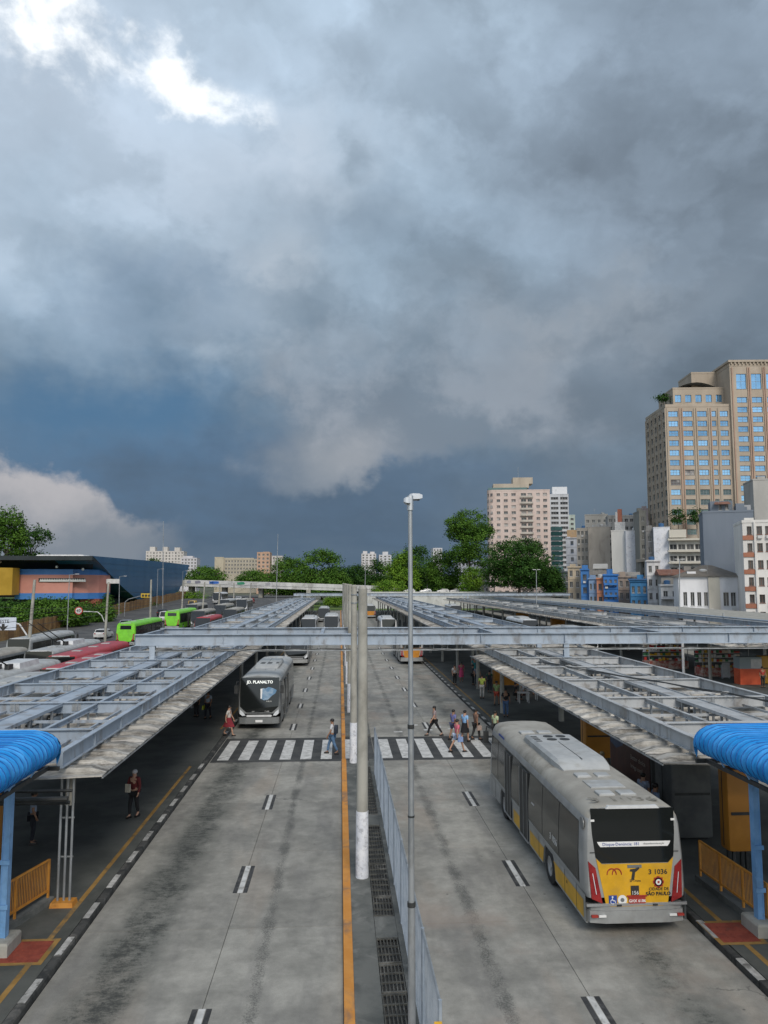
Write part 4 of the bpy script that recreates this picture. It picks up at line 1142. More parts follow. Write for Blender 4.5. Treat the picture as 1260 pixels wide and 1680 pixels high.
def car(label, loc, rz, c, van=False):
    root = thing('car', label, 'car' if not van else 'van', loc, rz, 'cars on the avenue')
    hh = 1.45 if not van else 2.0
    pr = [(-2.1, 0.55), (-2.12, 0.85), (-2.0, 1.0), (-1.6, hh - 0.05), (0.3 if not van else 1.1, hh), (1.1 if not van else 1.6, 1.02), (2.0, 0.86), (2.1, 0.55), (2.05, 0.3), (-2.05, 0.3)]
    mb = MB()
    rings = []
    for x, k in ((-0.86, 0.93), (-0.80, 1.0), (0.80, 1.0), (0.86, 0.93)):
        rings.append([(x * (1.0 if z < 1.0 else 0.88), y, 0.3 + (z - 0.3) * (k if z > 1 else 1.0)) for y, z in pr])
    mb.loft(rings); mb.build('body', c, root, True)
    zt = hh - 0.1
    for s in (-1, 1):
        x = s * 0.79
        MB().add([(x, -1.62, 1.03), (x, 0.92, 1.03), (x * 0.93, 0.3, zt), (x * 0.93, -1.42, zt)], [(0, 1, 2, 3)]).build('side_window', M['glass_dark'], root)
        for y in (-1.3, 1.32):
            t = MB().tube((s * 0.68, y, 0.31), (s * 0.88, y, 0.31), 0.31, n=14).build('wheel', M['black'], root, True)
            MB().tube((s * 0.875, y, 0.31), (s * 0.89, y, 0.31), 0.18, n=10).build('rim', M['chrome'], t)
        MB().cbox((s * 0.62, 2.07, 0.72), (0.3, 0.08, 0.14)).build('head_lamp', B['lamp'], root)
        MB().cbox((s * 0.66, -2.09, 0.82), (0.24, 0.08, 0.16)).build('tail_lamp', B['tail'], root)
    MB().add([(-0.68, 1.08 if not van else 1.58, 1.04), (0.68, 1.08 if not van else 1.58, 1.04), (0.6, 0.36 if not van else 1.16, zt + 0.03), (-0.6, 0.36 if not van else 1.16, zt + 0.03)], [(0, 1, 2, 3)]).build('windscreen', M['glass_dark'], root, loc=(0, 0.03, 0.012))
    MB().add([(-0.66, -1.98, 1.04), (0.66, -1.98, 1.04), (0.6, -1.64, zt), (-0.6, -1.64, zt)], [(3, 2, 1, 0)]).build('rear_window', M['glass_dark'], root, loc=(0, -0.03, 0.01))
    return root


cw = {'white': car_paint('car_white', (0.62, 0.62, 0.61)), 'black': car_paint('car_black', (0.02, 0.02, 0.022)), 'silver': car_paint('car_silver', (0.38, 0.39, 0.40), 0.3, 0.4), 'red': car_paint('car_red', (0.34, 0.02, 0.02)), 'blue': car_paint('car_blue', (0.04, 0.08, 0.2)), 'yellow': car_paint('car_yellow', (0.6, 0.38, 0.03))}
cars = [(-36, 118, 'white', 0, 'white car passing the hoarding beside the far lane'), (-37.5, 136, 'silver', 0, 'silver car on the far lane below the blue hull'), (-34, 150, 'white', 1, 'white van ahead of the cars near the blue hull'), (-38, 165, 'black', 0, 'black car in the far lane before the flyover'),
        (-33, 172, 'white', 0, 'white car queued in the middle lane before the flyover'), (-29, 186, 'silver', 0, 'silver car at the tail of the queue under the flyover'), (-36.5, 190, 'yellow', 1, 'yellow van below the flyover parapet'), (-25.5, 196, 'white', 1, 'white van among the queue near the long canopy end'),
        (-29.5, 222, 'white', 0, 'small white car farthest in the queue'), (-38.5, 101, 'black', 0, 'dark car at the hoarding foot near the speed sign'), (-36.5, 92, 'silver', 0, 'silver car beside the second leaning post'), (-25, 214, 'red', 0, 'small red car at the flyover')]
for x, y, c, v, lab in cars: car(lab, (x, y, ave_z(y)), math.pi if x > -33 else 0, cw[c], bool(v))
for i, (x, y, c) in enumerate(((24, 262, 'white'), (30, 264, 'silver'), (36, 263, 'white'), (41, 266, 'white'))):
    car(['white car leftmost of the row beyond the lawn', 'silver car second in the row beyond the lawn', 'white car third in the row beyond the lawn', 'white car rightmost of the row beyond the lawn'][i], (x, y, 5.0 - 0.0), math.pi / 2, cw[c])

M['blue_seam'] = mat('blue_seam', (0.012, 0.10, 0.34), (0.02, 0.14, 0.42), 3, 0.8)
# ================================================================ blue barrel awnings, kiosks and platform furniture
def awning(name, label, x_edge, side, ya, yb, xfar):
    """a ribbed blue cover: flat crown with a rolled shoulder on the road side; side=+1 when the shoulder faces -x"""
    root = thing(name, label, 'awning')
    s = side
    def sec(y, k):
        pts = []
        for i in range(11):
            t = R(-52 + 142 * i / 10)
            pts.append((x_edge + s * (0.62 - 0.62 * math.cos(t) * k), y, 4.47 + 0.43 * math.sin(t) * k))
        return pts + [(xfar, y, 4.93)]
    rings = []; y = ya; i = 0; rw = random.Random(int(abs(x_edge) * 10))
    while y < yb:
        for dy, k in ((0.0, 0.978), (0.05, 1.0), (0.14, 1.012), (0.24, 1.0)):
            rings.append([(px + rw.uniform(-0.012, 0.012), py, pz + rw.uniform(-0.014, 0.014) + (rw.uniform(-0.02, 0.02) if pz < 4.1 else 0)) for px, py, pz in sec(min(y + dy, yb), k)])
        y += 0.225; i += 1
    # rounded far end
    for t in (0.25, 0.5, 0.75, 1.0):
        last = rings[-1]
        rings.append([(px + s * 0.16 * t * t, yb + 0.28 * math.sin(t * math.pi / 2), pz - 0.42 * t * t if pz > 4.3 else pz) for px, py, pz in sec(yb, 1.0)])
    MB().loft(rings, closed=False, cap0=False, cap1=False).build('cover', M['blue_fabric'], root, True)
    hoop = [(px, 0, pz) for px, py, pz in sec(0, 1.018)]
    hm_ = MB().path(hoop, 0.011, 4).mesh('seam_hoop', M['blue_seam'])
    y = ya + 0.1
    while y < yb: inst('seam_hoop', hm_, root, (0, y, 0)); y += 0.225
    MB().box(min(x_edge, xfar), max(x_edge, xfar), yb - 0.05, yb + 0.03, 3.92, 4.02).build('end_rail', M['dark'], root)
    MB().box(x_edge + s * 0.28 - 0.03, x_edge + s * 0.28 + 0.03, ya, yb, 3.93, 4.03).build('edge_rail', M['dark'], root)
    y = ya + 0.6
    while y < yb:
        MB().path([(x_edge + s * 0.28, y, 4.0), (x_edge + s * 0.08, y, 4.35), (x_edge + s * 0.22, y, 4.66), (x_edge + s * 0.6, y, 4.84), (xfar, y, 4.88)], 0.02, 5).build('rib', M['blue_post'], root)
        y += 1.16
    return root


awl = awning('awning', 'bright blue ribbed awning at the near end of the inbound canopy', -7.0, -1, 13.4, 19.75, -12.5)
awr = awning('awning', 'bright blue ribbed awning at the near end of the outbound canopy', 9.3, 1, 13.4, 19.6, 16.0)
# blue posts standing on concrete blocks
for px, py, s, lab in ((4, 1560, -1, 'blue steel post on a concrete block at the edge of the inbound awning'), (1247, 1528, 1, 'blue steel post on a concrete block at the edge of the outbound awning')):
    c = at(px, py, z=0.15)
    t = thing('blue_post', lab, 'post', (c.x, c.y, 0.15))
    MB().box(-0.06, 0.06, -0.08, 0.08, 0.30, 3.85).box(-0.08, -0.06, -0.10, 0.10, 0.3, 3.85).box(0.06, 0.08, -0.10, 0.10, 0.3, 3.85).build('shaft', M['blue_post'], t)
    MB().loft([[(-0.26, -0.38, z), (0.26, -0.38, z), (0.26, 0.38, z), (-0.26, 0.38, z)] for z in (0, 0.26)] + [[(-0.23, -0.35, 0.31), (0.23, -0.35, 0.31), (0.23, 0.35, 0.31), (-0.23, 0.35, 0.31)]]).build('concrete_block', M['concrete'], t)
    for z in (1.0, 2.0): MB().cbox((0, -0.12, z), (0.24, 0.03, 0.1)).build('bracket', M['blue_post'], t)
# glazed stair hall below the outbound awning
gh = thing('glazed_stair_hall', 'dark glazed wall with pale blue mullions below the outbound awning', 'glazed hall', (10.75, 12.2, 0.15))
mul = MB().box(-0.04, 0.04, 0, 0.08, 0, 3.8).mesh('mullion', M['blue_post'])
for k in range(5): inst('mullion', mul, gh, (0.0, k * 1.35, 0))
for k in range(4):
    MB().box(-0.012, 0.012, k * 1.35 + 0.085, (k + 1) * 1.35 - 0.005, 0.35, 3.7).build('glass_pane', M['glass_dark'], gh)
    for z in (0.3, 1.2, 2.2, 3.72): MB().box(-0.03, 0.03, k * 1.35 + 0.082, (k + 1) * 1.35 - 0.002, z, z + 0.05).build('transom', mat('transom_white', (0.55, 0.6, 0.64)) if not k else bpy.data.materials['transom_white'], gh)


def railing(name, label, p0, p1):
    p0, p1 = Vector(p0), Vector(p1); d = p1 - p0; L = d.length
    root = thing(name, label, 'railing', p0, math.atan2(d.y, d.x) - math.pi / 2)
    MB().box(-0.12, 0.12, -0.1, L + 0.1, 0, 0.16).build('plinth', M['median'], root)
    for z in (0.32, 1.10): MB().box(-0.02, 0.02, 0.0, L, z, z + 0.05).build('rail', M['orange_rail'], root)
    n = max(2, round(L / 1.15))
    for k in range(n + 1): MB().box(-0.025, 0.025, L * k / n - 0.025, L * k / n + 0.025, 0.16, 1.14).build('post', M['orange_rail'], root)
    bm_ = MB().box(-0.007, 0.007, -0.007, 0.007, 0.37, 1.10).mesh('baluster', M['orange_rail'])
    k = 0.09
    while k < L: inst('baluster', bm_, root, (0, k, 0)); k += 0.062
    return root


railing('railing', 'orange metal railing on the inbound platform beside the blue post', at(78, 1483, z=0.15), at(-40, 1560, z=0.15))
railing('railing', 'orange metal railing on the outbound platform beside the blue post', at(1150, 1447, z=0.15), at(1262, 1530, z=0.15))

# conduit column at the inbound platform
c = at(104, 1485, z=0.15)
cc = thing('conduit_column', 'three slim grey conduits rising from an orange base on the inbound platform', 'pipes', (c.x, c.y, 0.15))
MB().loft([[(-0.3, -0.2, 0), (0.3, -0.2, 0), (0.3, 0.2, 0), (-0.3, 0.2, 0)], [(-0.28, -0.18, 0.12), (0.28, -0.18, 0.12), (0.28, 0.18, 0.12), (-0.28, 0.18, 0.12)]]).build('base', M['orange_rail'], cc)
for x in (-0.16, 0.0, 0.15): MB().tube((x, 0, 0.12), (x, 0, 3.25), 0.033, n=8).build('conduit', M['steel'], cc, True)
for z in (1.2, 2.2): MB().box(-0.2, 0.19, 0.03, 0.05, z, z + 0.04).build('clamp', M['steel'], cc)
MB().box(-0.1, 0.06, 0.15, 0.4, 2.5, 3.3).build('duct', M['concrete'], cc)
# under-roof beams and pipes at the inbound canopy end
ur = thing('pipe_rack', 'dark pipes slung under the near end of the inbound canopy', 'pipe rack', (0, 0, 0))
for q, (z, r_) in enumerate(((3.05, 0.07), (2.92, 0.05), (3.18, 0.04))):
    MB().tube((-12.4, 20.3 + 0.15 * q, z), (-6.95, 20.3 + 0.15 * q, z + 0.02), r_, n=8).build('pipe', M['dark'], ur, True)

kp = mat('kiosk_grey', (0.07, 0.075, 0.075), (0.11, 0.115, 0.11), 1, 0.6)


def kiosk(name, label, cat, x0, x1, y0, y1, h, m_, trim=None, feet=0.0):
    root = thing(name, label, cat, ((x0 + x1) / 2, (y0 + y1) / 2, 0.15))
    w, d = x1 - x0, y1 - y0
    rr = 0.12
    def ring(z, k=1.0):
        p = []
        for sx, sy, a in ((1, -1, -90), (1, 1, 0), (-1, 1, 90), (-1, -1, 180)):
            for q in (0, 45, 90):
                t = R(a + q); p.append(((sx * (w / 2 - rr) + rr * math.cos(t)) * k, (sy * (d / 2 - rr) + rr * math.sin(t)) * k, z))
        return p
    MB().loft([ring(feet + 0.06, 0.97), ring(feet + 0.1), ring(h - 0.05), ring(h, 0.97)]).build('shell', m_, root, True)
    for s in (-1, 1):
        MB().box(-w / 2 + 0.1, w / 2 - 0.1, s * (d / 2 + 0.005) - 0.012, s * (d / 2 + 0.005) + 0.012, h * 0.55, h * 0.58).build('seam', M['dark'], root)
        MB().box(s * (w / 2 + 0.002) - 0.012, s * (w / 2 + 0.002) + 0.012, -0.01, 0.01, feet + 0.15, h - 0.1).build('seam', M['dark'], root)
    for sx in (-1, 1):
        for sy in (-1, 1): MB().box(sx * (w / 2 - 0.2) - 0.04, sx * (w / 2 - 0.2) + 0.04, sy * (d / 2 - 0.15) - 0.04, sy * (d / 2 - 0.15) + 0.04, 0, feet + 0.1).build('foot', M['dark'], root)
    return root


kiosk('information_panel', 'tall rounded orange panel behind the orange railing on the outbound platform', 'panel', 11.5, 12.3, 22.3, 22.9, 2.9, M['orange_panel'], feet=0.5)
kiosk('information_panel', 'tall rounded orange panel behind the orange railing on the inbound platform', 'panel', -10.8, -9.5, 22.2, 22.9, 2.85, M['orange_panel'], feet=0.5)
kiosk('kiosk', 'dark grey closed kiosk under the near end of the outbound canopy', 'kiosk', 11.0, 12.4, 25.0, 26.4, 2.6, kp)
kiosk('information_panel', 'orange panel box beside the poster under the outbound canopy', 'panel', 11.4, 13.6, 35.0, 35.8, 2.4, M['orange_panel'], feet=0.3)
kiosk('information_panel', 'orange panel box behind the crowd, farther along the outbound platform', 'panel', 12.4, 15.2, 60.5, 61.4, 2.6, M['orange_panel'], feet=0.2)
kiosk('information_panel', 'orange panel box deep under the market canopy', 'panel', 33.5, 36, 118, 119, 2.8, M['orange_panel'])
kiosk('information_panel', 'orange panel box farthest under the market canopy', 'panel', 33.0, 35.6, 140, 141, 2.8, M['orange_panel'])
# poster stand
po = thing('poster_kiosk', 'stall with a blue and brown advertising poster under the outbound canopy', 'stall', (11.35, 29.2, 0.15))
MB().box(-0.05, 1.8, -1.9, 2.3, 0, 2.75).build('box', kp, po)
ps = MB().box(-0.075, -0.055, -1.8, 2.2, 0.9, 2.7).build('poster', mat('poster_brown', (0.055, 0.014, 0.010), (0.09, 0.025, 0.015), 1.5, 0.5, coord='object'), po)
MB().add([(-0.08, 0.3, 2.66), (-0.08, 2.16, 2.66), (-0.08, 2.16, 1.9), (-0.08, 1.5, 1.75), (-0.08, 0.8, 2.0)], [(0, 1, 2, 3, 4)]).build('poster_blue_field', mat('poster_blue', (0.03, 0.06, 0.13), (0.06, 0.10, 0.18), 2, 0.5, coord='object'), ps)
text('poster_lettering', 'Better choice', 0.26, mat('poster_ink', (0.42, 0.36, 0.30)), ps, (-0.082, -0.7, 1.75), (R(90), 0, R(-90)))
text('poster_lettering', 'brings comfort', 0.24, bpy.data.materials['poster_ink'], ps, (-0.082, -0.7, 1.42), (R(90), 0, R(-90)))
# seats
for k, (x, y) in enumerate(((13.0, 53.4), (13.9, 54.6))):
    t = thing('stool_table', ['small pale table where people sit, nearer the road under the outbound canopy', 'small pale table behind, farther from the road under the outbound canopy'][k], 'table', (x, y, 0.15))
    MB().box(-0.4, 0.4, -0.3, 0.3, 0.68, 0.73).build('top', cw['white'], t)
    for sx in (-1, 1):
        for sy in (-1, 1): MB().tube((sx * 0.33, sy * 0.24, 0), (sx * 0.33, sy * 0.24, 0.68), 0.03, n=6).build('leg', cw['white'], t)
# market platform stalls (seen between canopy and gantry)
def stall(label, x, y, w, d, seed):
    t = thing('market_stall', label, 'stall', (x, y, 0.15)); rr = random.Random(seed)
    MB().box(-w / 2, w / 2, -d / 2, d / 2, 0, 0.75).build('counter', mat('stall_counter_%d' % seed, (0.30, 0.06, 0.04), (0.45, 0.35, 0.28), 3, 0.7, coord='object'), t)
    MB().box(-w / 2, w / 2, d / 2 - 0.05, d / 2, 0.75, 2.2).build('back_board', kp, t)
    for z in (1.15, 1.55, 1.95): MB().box(-w / 2, w / 2, d / 2 - 0.4, d / 2 - 0.05, z, z + 0.03).build('shelf', cw['white'], t)
    cols = [(0.5, 0.04, 0.03), (0.6, 0.5, 0.4), (0.05, 0.2, 0.08), (0.6, 0.35, 0.03), (0.65, 0.63, 0.6)]
    ms = [mat('goods_%d_%d' % (seed, i), c_, rough=0.6) for i, c_ in enumerate(cols)]
    for z in (0.75, 1.18, 1.58, 1.98):
        for k in range(int(w / 0.28)):
            hgt = rr.uniform(0.12, 0.3); x0 = -w / 2 + 0.05 + k * 0.28
            yy_ = d / 2 - 0.22 if z > 1 else rr.uniform(-d / 2 + 0.2, d / 2 - 0.3)
            MB().box(x0, x0 + 0.22, yy_ - 0.09, yy_ + 0.09, z + 0.005, z + hgt).build('goods', rr.choice(ms), t)
    for s in (-1, 1):
        MB().tube((s * (w / 2 - 0.05), -d / 2 + 0.05, 0.75), (s * (w / 2 - 0.05), -d / 2 + 0.05, 2.45), 0.03, n=6).build('post', M['steel'], t)
    MB().box(-w / 2 - 0.15, w / 2 + 0.15, -d / 2 - 0.2, d / 2 + 0.1, 2.45, 2.52).build('roof', kp, t)
    return t


c = at(1185, 1108, z=0.15); stall('market stall with red and white goods on shelves, right of the white board', c.x, c.y, 4.4, 1.6, 1)
c = at(1092, 1096, z=0.15); stall('market stall with mixed dark goods in the shade of the market canopy', c.x, c.y, 4.0, 1.6, 2)
c = at(1228, 1122, z=0.15)
rb = thing('red_booth', 'red and grey booth on the market platform next to a yellow box', 'booth', (c.x, c.y, 0.15))
MB().box(-0.95, 0.95, -0.5, 0.5, 0, 1.3).build('lower_panel', mat('booth_red', (0.55, 0.075, 0.02), (0.62, 0.1, 0.03), 2, 0.5), rb)
MB().box(-0.95, 0.95, -0.5, 0.5, 1.3, 2.25).build('upper_panel', mat('booth_grey', (0.22, 0.26, 0.27)), rb)
MB().box(0.0, 0.93, -0.515, -0.5, 1.35, 2.1).build('notice', cw['silver'], rb)
kiosk('yellow_box', 'yellow panel box right of the red and grey booth', 'box', c.x + 1.1, c.x + 3.2, c.y - 0.2, c.y + 0.7, 2.3, mat('box_yellow', (0.50, 0.27, 0.03), rough=0.5))
c = at(1178, 1110, z=0.15)
wb = thing('white_board', 'white notice board standing in front of the red goods stall', 'sign', (c.x, c.y - 1.5, 0.15))
MB().box(-0.35, 0.35, -0.02, 0.02, 0.1, 1.4).build('board', cw['white'], wb)
for s in (-1, 1): MB().box(s * 0.3 - 0.02, s * 0.3 + 0.02, 0.0, 0.3, 0, 1.2).build('leg', M['steel'], wb)
c = at(1122, 1112, z=0.15)
tag(MB().tube((0, 0, 0), (0, 0, 3.6), 0.12, n=10).tube((0, 0, 0), (0, 0, 0.3), 0.2, n=10).build('white_post', cw['white'], loc=(c.x, c.y, 0.15)), 'single white post on the market platform below the gantry', 'post')

# ================================================================ people
SKIN = [mat('skin_%d' % i, c_, rough=0.6) for i, c_ in enumerate(((0.42, 0.24, 0.16), (0.28, 0.15, 0.09), (0.13, 0.065, 0.04), (0.50, 0.32, 0.23)))]
CL = {}


def cloth(c):
    if c not in CL: CL[c] = mat('cloth_%d' % len(CL), c, tuple(k * 0.75 for k in c), 9, 0.9, coord='object')
    return CL[c]


HAIRC = {'black': mat('hair_black', (0.012, 0.01, 0.009), rough=0.5), 'grey': mat('hair_grey', (0.42, 0.41, 0.40), rough=0.6), 'blonde': mat('hair_blonde', (0.42, 0.34, 0.2), rough=0.6), 'brown': mat('hair_brown', (0.05, 0.03, 0.02), rough=0.5)}


def skin_mesh(name, verts, edges, radii, m_, sub=1):
    me = bpy.data.meshes.new(name); me.from_pydata([Vector(v) for v in verts], edges, [])
    o = bpy.data.objects.new(name, me); COL.objects.link(o)
    o.modifiers.new('s', 'SKIN'); sm_ = o.modifiers.new('u', 'SUBSURF'); sm_.levels = sub; sm_.render_levels = sub
    sv = me.skin_vertices[0].data
    for i, r_ in enumerate(radii): sv[i].radius = r_ if isinstance(r_, tuple) else (r_, r_)
    sv[0].use_root = True
    dg = bpy.context.evaluated_depsgraph_get()
    out = bpy.data.meshes.new_from_object(o.evaluated_get(dg))
    bpy.data.objects.remove(o); bpy.data.meshes.remove(me)
    out.name = name; out.materials.clear(); out.materials.append(m_)
    out.polygons.foreach_set('use_smooth', [True] * len(out.polygons))
    return out


NP = [0]


def person(label, loc, face, top=(0.5, 0.5, 0.5), low='trousers', lowc=(0.02, 0.02, 0.025), hair='black', long=False, skin=0, stride=0.0, h=1.7, arm=0.0, bag=None, hold=None, sit=False, short=True, group='people at the bus station'):
    """face: heading in degrees, 0 = +y; stride in metres between the feet"""
    NP[0] += 1
    root = thing('person', label, 'person', loc, R(-face), group)
    k = h / 1.75; S = SKIN[skin]
    s2 = stride / 2
    lift = -0.02 * (stride > 0.3)
    P = {'pel': (0, 0, 0.95 + lift), 'spi': (0, 0.015, 1.15 + lift), 'che': (0, 0.01, 1.34 + lift), 'nek': (0, 0.0, 1.49 + lift), 'hd0': (0, 0.025, 1.58 + lift), 'hd1': (0, 0.02, 1.68 + lift)}
    for sg, n in ((1, 'r'), (-1, 'l')):
        f = sg * s2
        P['hip' + n] = (sg * 0.095, 0, 0.90 + lift)
        if sit:
            P['kne' + n] = (sg * 0.12, 0.42, 0.50); P['ank' + n] = (sg * 0.12, 0.40, 0.09); P['toe' + n] = (sg * 0.13, 0.56, 0.04)
        else:
            P['kne' + n] = (sg * 0.10, f * 0.55 + 0.03, 0.50)
            back = 0.06 if f < -0.1 else 0.0
            P['ank' + n] = (sg * 0.10, f - 0.02, 0.09 + back); P['toe' + n] = (sg * 0.115, f + 0.14, 0.035 + back * 0.3)
        P['sho' + n] = (sg * 0.185, 0, 1.42 + lift)
        sw = -f * 0.5 + (0.05 if not stride else 0)
        if hold and sg > 0 or (hold == 'both'):
            P['elb' + n] = (sg * 0.25, 0.06, 1.16); P['wri' + n] = (sg * 0.10, 0.28, 1.16); P['pal' + n] = (sg * 0.05, 0.33, 1.17)
        else:
            P['elb' + n] = (sg * 0.245, sw * 0.5 - 0.02, 1.15 + lift); P['wri' + n] = (sg * 0.255, sw + 0.05, 0.93 + lift); P['pal' + n] = (sg * 0.25, sw + 0.075, 0.86 + lift)
    if sit:
        for q in list(P):
            if q[:3] not in ('kne', 'ank', 'toe'): P[q] = (P[q][0], P[q][1], P[q][2] - 0.42)
    keys = list(P); ix = {q: i for i, q in enumerate(keys)}
    RAD = {'pel': (0.145, 0.11), 'spi': (0.125, 0.095), 'che': (0.155, 0.11), 'nek': 0.058, 'hd0': (0.075, 0.085), 'hd1': (0.078, 0.092), 'hip': 0.09, 'kne': 0.058, 'ank': 0.042, 'toe': (0.04, 0.03), 'sho': 0.062, 'elb': 0.043, 'wri': 0.03, 'pal': (0.036, 0.02)}
    E_ = [('pel', 'spi'), ('spi', 'che'), ('che', 'nek'), ('nek', 'hd0'), ('hd0', 'hd1')]
    for n in 'rl': E_ += [('pel', 'hip' + n), ('hip' + n, 'kne' + n), ('kne' + n, 'ank' + n), ('ank' + n, 'toe' + n), ('che', 'sho' + n), ('sho' + n, 'elb' + n), ('elb' + n, 'wri' + n), ('wri' + n, 'pal' + n)]
    rad = lambda q, g=1.0, ad=0.0: tuple(v * g * k + ad for v in (RAD.get(q, RAD.get(q[:3])) if isinstance(RAD.get(q, RAD.get(q[:3])), tuple) else (RAD.get(q, RAD.get(q[:3])),) * 2))
    V = [tuple(c_ * k for c_ in P[q]) for q in keys]
    bme = skin_mesh('body', V, [(ix[a], ix[b]) for a, b in E_], [rad(q) for q in keys], S)
    # fingers, nose and ears joined into the body surface
    ex = MB()
    for sg, n in ((1, 'r'), (-1, 'l')):
        w_, p_ = Vector(P['wri' + n]) * k, Vector(P['pal' + n]) * k
        d_ = (p_ - w_).normalized(); sd_ = d_.cross(Vector((0, 0, 1)) if abs(d_.z) < 0.8 else Vector((1, 0, 0))).normalized()
        for i, (o_, l_) in enumerate(((-0.028, 0.060), (-0.010, 0.072), (0.010, 0.070), (0.028, 0.055))):
            a = p_ + sd_ * o_ * k; m1 = a + d_ * l_ * 0.6 * k; m2 = m1 + (d_ * 0.7 + Vector((-sg * 0.4, 0.2, 0))).normalized() * l_ * 0.5 * k
            ex.tube(a, m1, 0.009 * k, 0.0085 * k, 5).tube(m1, m2, 0.0085 * k, 0.007 * k, 5)
        th = (w_ + p_) / 2; ex.tube(th, th + (d_ * 0.6 + sd_ * 0.7) * 0.055 * k, 0.011 * k, 0.008 * k, 5)
    h0 = Vector(P['hd0']) * k
    ex.add([h0 + Vector(v) * k for v in ((-0.014, 0.082, 0.01), (0.014, 0.082, 0.01), (0.0, 0.112, 0.012), (0, 0.084, 0.055))], [(0, 1, 2), (0, 2, 3), (1, 3, 2)])
    for sg in (-1, 1): ex.ell(h0 + Vector((sg * 0.078, 0.0, 0.03)) * k, (0.012 * k, 0.022 * k, 0.032 * k), 5, 4)
    bm = bmesh.new(); bm.from_mesh(bme); em_ = ex.mesh('extra', S, True); bm.from_mesh(em_); bm.to_mesh(bme); bm.free(); bpy.data.meshes.remove(em_)
    inst('body', bme, root)
    for sg in (-1, 1):
        MB().ell(h0 + Vector((sg * 0.03, 0.083, 0.045)) * k, (0.012 * k, 0.008 * k, 0.008 * k), 6, 4).build('eye', HAIRC['black'], root)
    MB().cbox(h0 + Vector((0, 0.086, -0.022)) * k, (0.04 * k, 0.01 * k, 0.01 * k)).build('mouth', cloth((0.25, 0.08, 0.07)), root)
    # top
    tk = ['pel', 'spi', 'che'] + [q + n for n in 'rl' for q in (('sho', 'elb') if short else ('sho', 'elb', 'wri'))]
    tv = []; ti = {}
    for q in tk:
        v = Vector(P[q])
        if q.startswith('elb') and short: v = Vector(P['sho' + q[-1]]).lerp(v, 0.75)
        ti[q] = len(tv); tv.append(v * k)
    nk = len(tv); tv.append(Vector(P['che']).lerp(Vector(P['nek']), 0.55) * k)
    te = [(ti['pel'], ti['spi']), (ti['spi'], ti['che']), (ti['che'], nk)]
    for n in 'rl':
        te += [(ti['che'], ti['sho' + n]), (ti['sho' + n], ti['elb' + n])]
        if not short: te.append((ti['elb' + n], ti['wri' + n]))
    inst('top', skin_mesh('top', tv, te, [rad(q, 1.09, 0.012) for q in tk] + [(0.085 * k, 0.075 * k)], cloth(top)), root)
    # lower clothing
    if low in ('trousers', 'shorts'):
        lk = ['pel'] + [q + n for n in 'rl' for q in ('hip', 'kne', 'ank')]
        lv, le, lr, li = [], [], [], {}
        for q in lk:
            v = Vector(P[q])
            if q.startswith('ank'):
                if low == 'shorts': continue
                v = Vector(P['kne' + q[-1]]).lerp(v, 0.93)
            if q.startswith('kne') and low == 'shorts': v = Vector(P['hip' + q[-1]]).lerp(v, 0.80)
            li[q] = len(lv); lv.append(v * k); lr.append(rad(q, 1.10, 0.012))
        for n in 'rl':
            le += [(li['pel'], li['hip' + n]), (li['hip' + n], li['kne' + n])]
            if low == 'trousers': le.append((li['kne' + n], li['ank' + n]))
        inst(low, skin_mesh(low, lv, le, lr, cloth(lowc)), root)
    else:
        z1 = 0.52 if low == 'skirt' else 0.45
        rs = []
        for z, rx, ry in ((1.04, 0.165, 0.13), (0.92, 0.19, 0.155), (0.72, 0.20, 0.17 + s2 * 0.3), (z1, 0.215, 0.19 + s2 * 0.55)):
            rs.append([(rx * k * math.cos(2 * math.pi * i / 14) * (1 + 0.04 * (i % 2)), ry * k * math.sin(2 * math.pi * i / 14) * (1 + 0.04 * (i % 2)), z * k) for i in range(14)])
        MB().loft(rs, cap0=False, cap1=False).build('skirt', cloth(lowc), root, True)
    for n in 'rl':
        a, t_ = Vector(P['ank' + n]) * k, Vector(P['toe' + n]) * k
        MB().loft([[(a.x + x * k, a.y + (y - 0.07) * k, max(0.0, t_.z - 0.035 * k) + z * k) for x, y in ((-0.04, 0), (0.04, 0), (0.05, 0.14), (0.04, 0.25), (-0.04, 0.25), (-0.05, 0.14))] for z in (0.0, 0.05)] + [[(a.x + x * k * 0.8, a.y + (y * 0.85 - 0.06) * k, max(0.0, t_.z - 0.035 * k) + 0.08 * k) for x, y in ((-0.04, 0), (0.04, 0), (0.05, 0.14), (0.04, 0.22), (-0.04, 0.22), (-0.05, 0.14))]]).build('shoe', HAIRC['black'] if skin != 3 else cloth((0.5, 0.5, 0.5)), root, True)
    # hair
    hm = MB().ell(h0 + Vector((0, -0.02, 0.075)) * k, (0.098 * k, 0.108 * k, 0.092 * k), 12, 7)
    if long: hm.loft([[(h0.x + rx * k * math.cos(2 * math.pi * i / 8), h0.y + (-0.055 - dy + ry * math.sin(2 * math.pi * i / 8)) * k, h0.z + z * k) for i in range(8)] for z, rx, ry, dy in ((0.08, 0.09, 0.055, 0), (-0.08, 0.09, 0.045, 0.01), (-0.22, 0.075, 0.03, 0.03), (-0.30, 0.04, 0.02, 0.04))])
    hm.build('hair', HAIRC[hair], root, True)
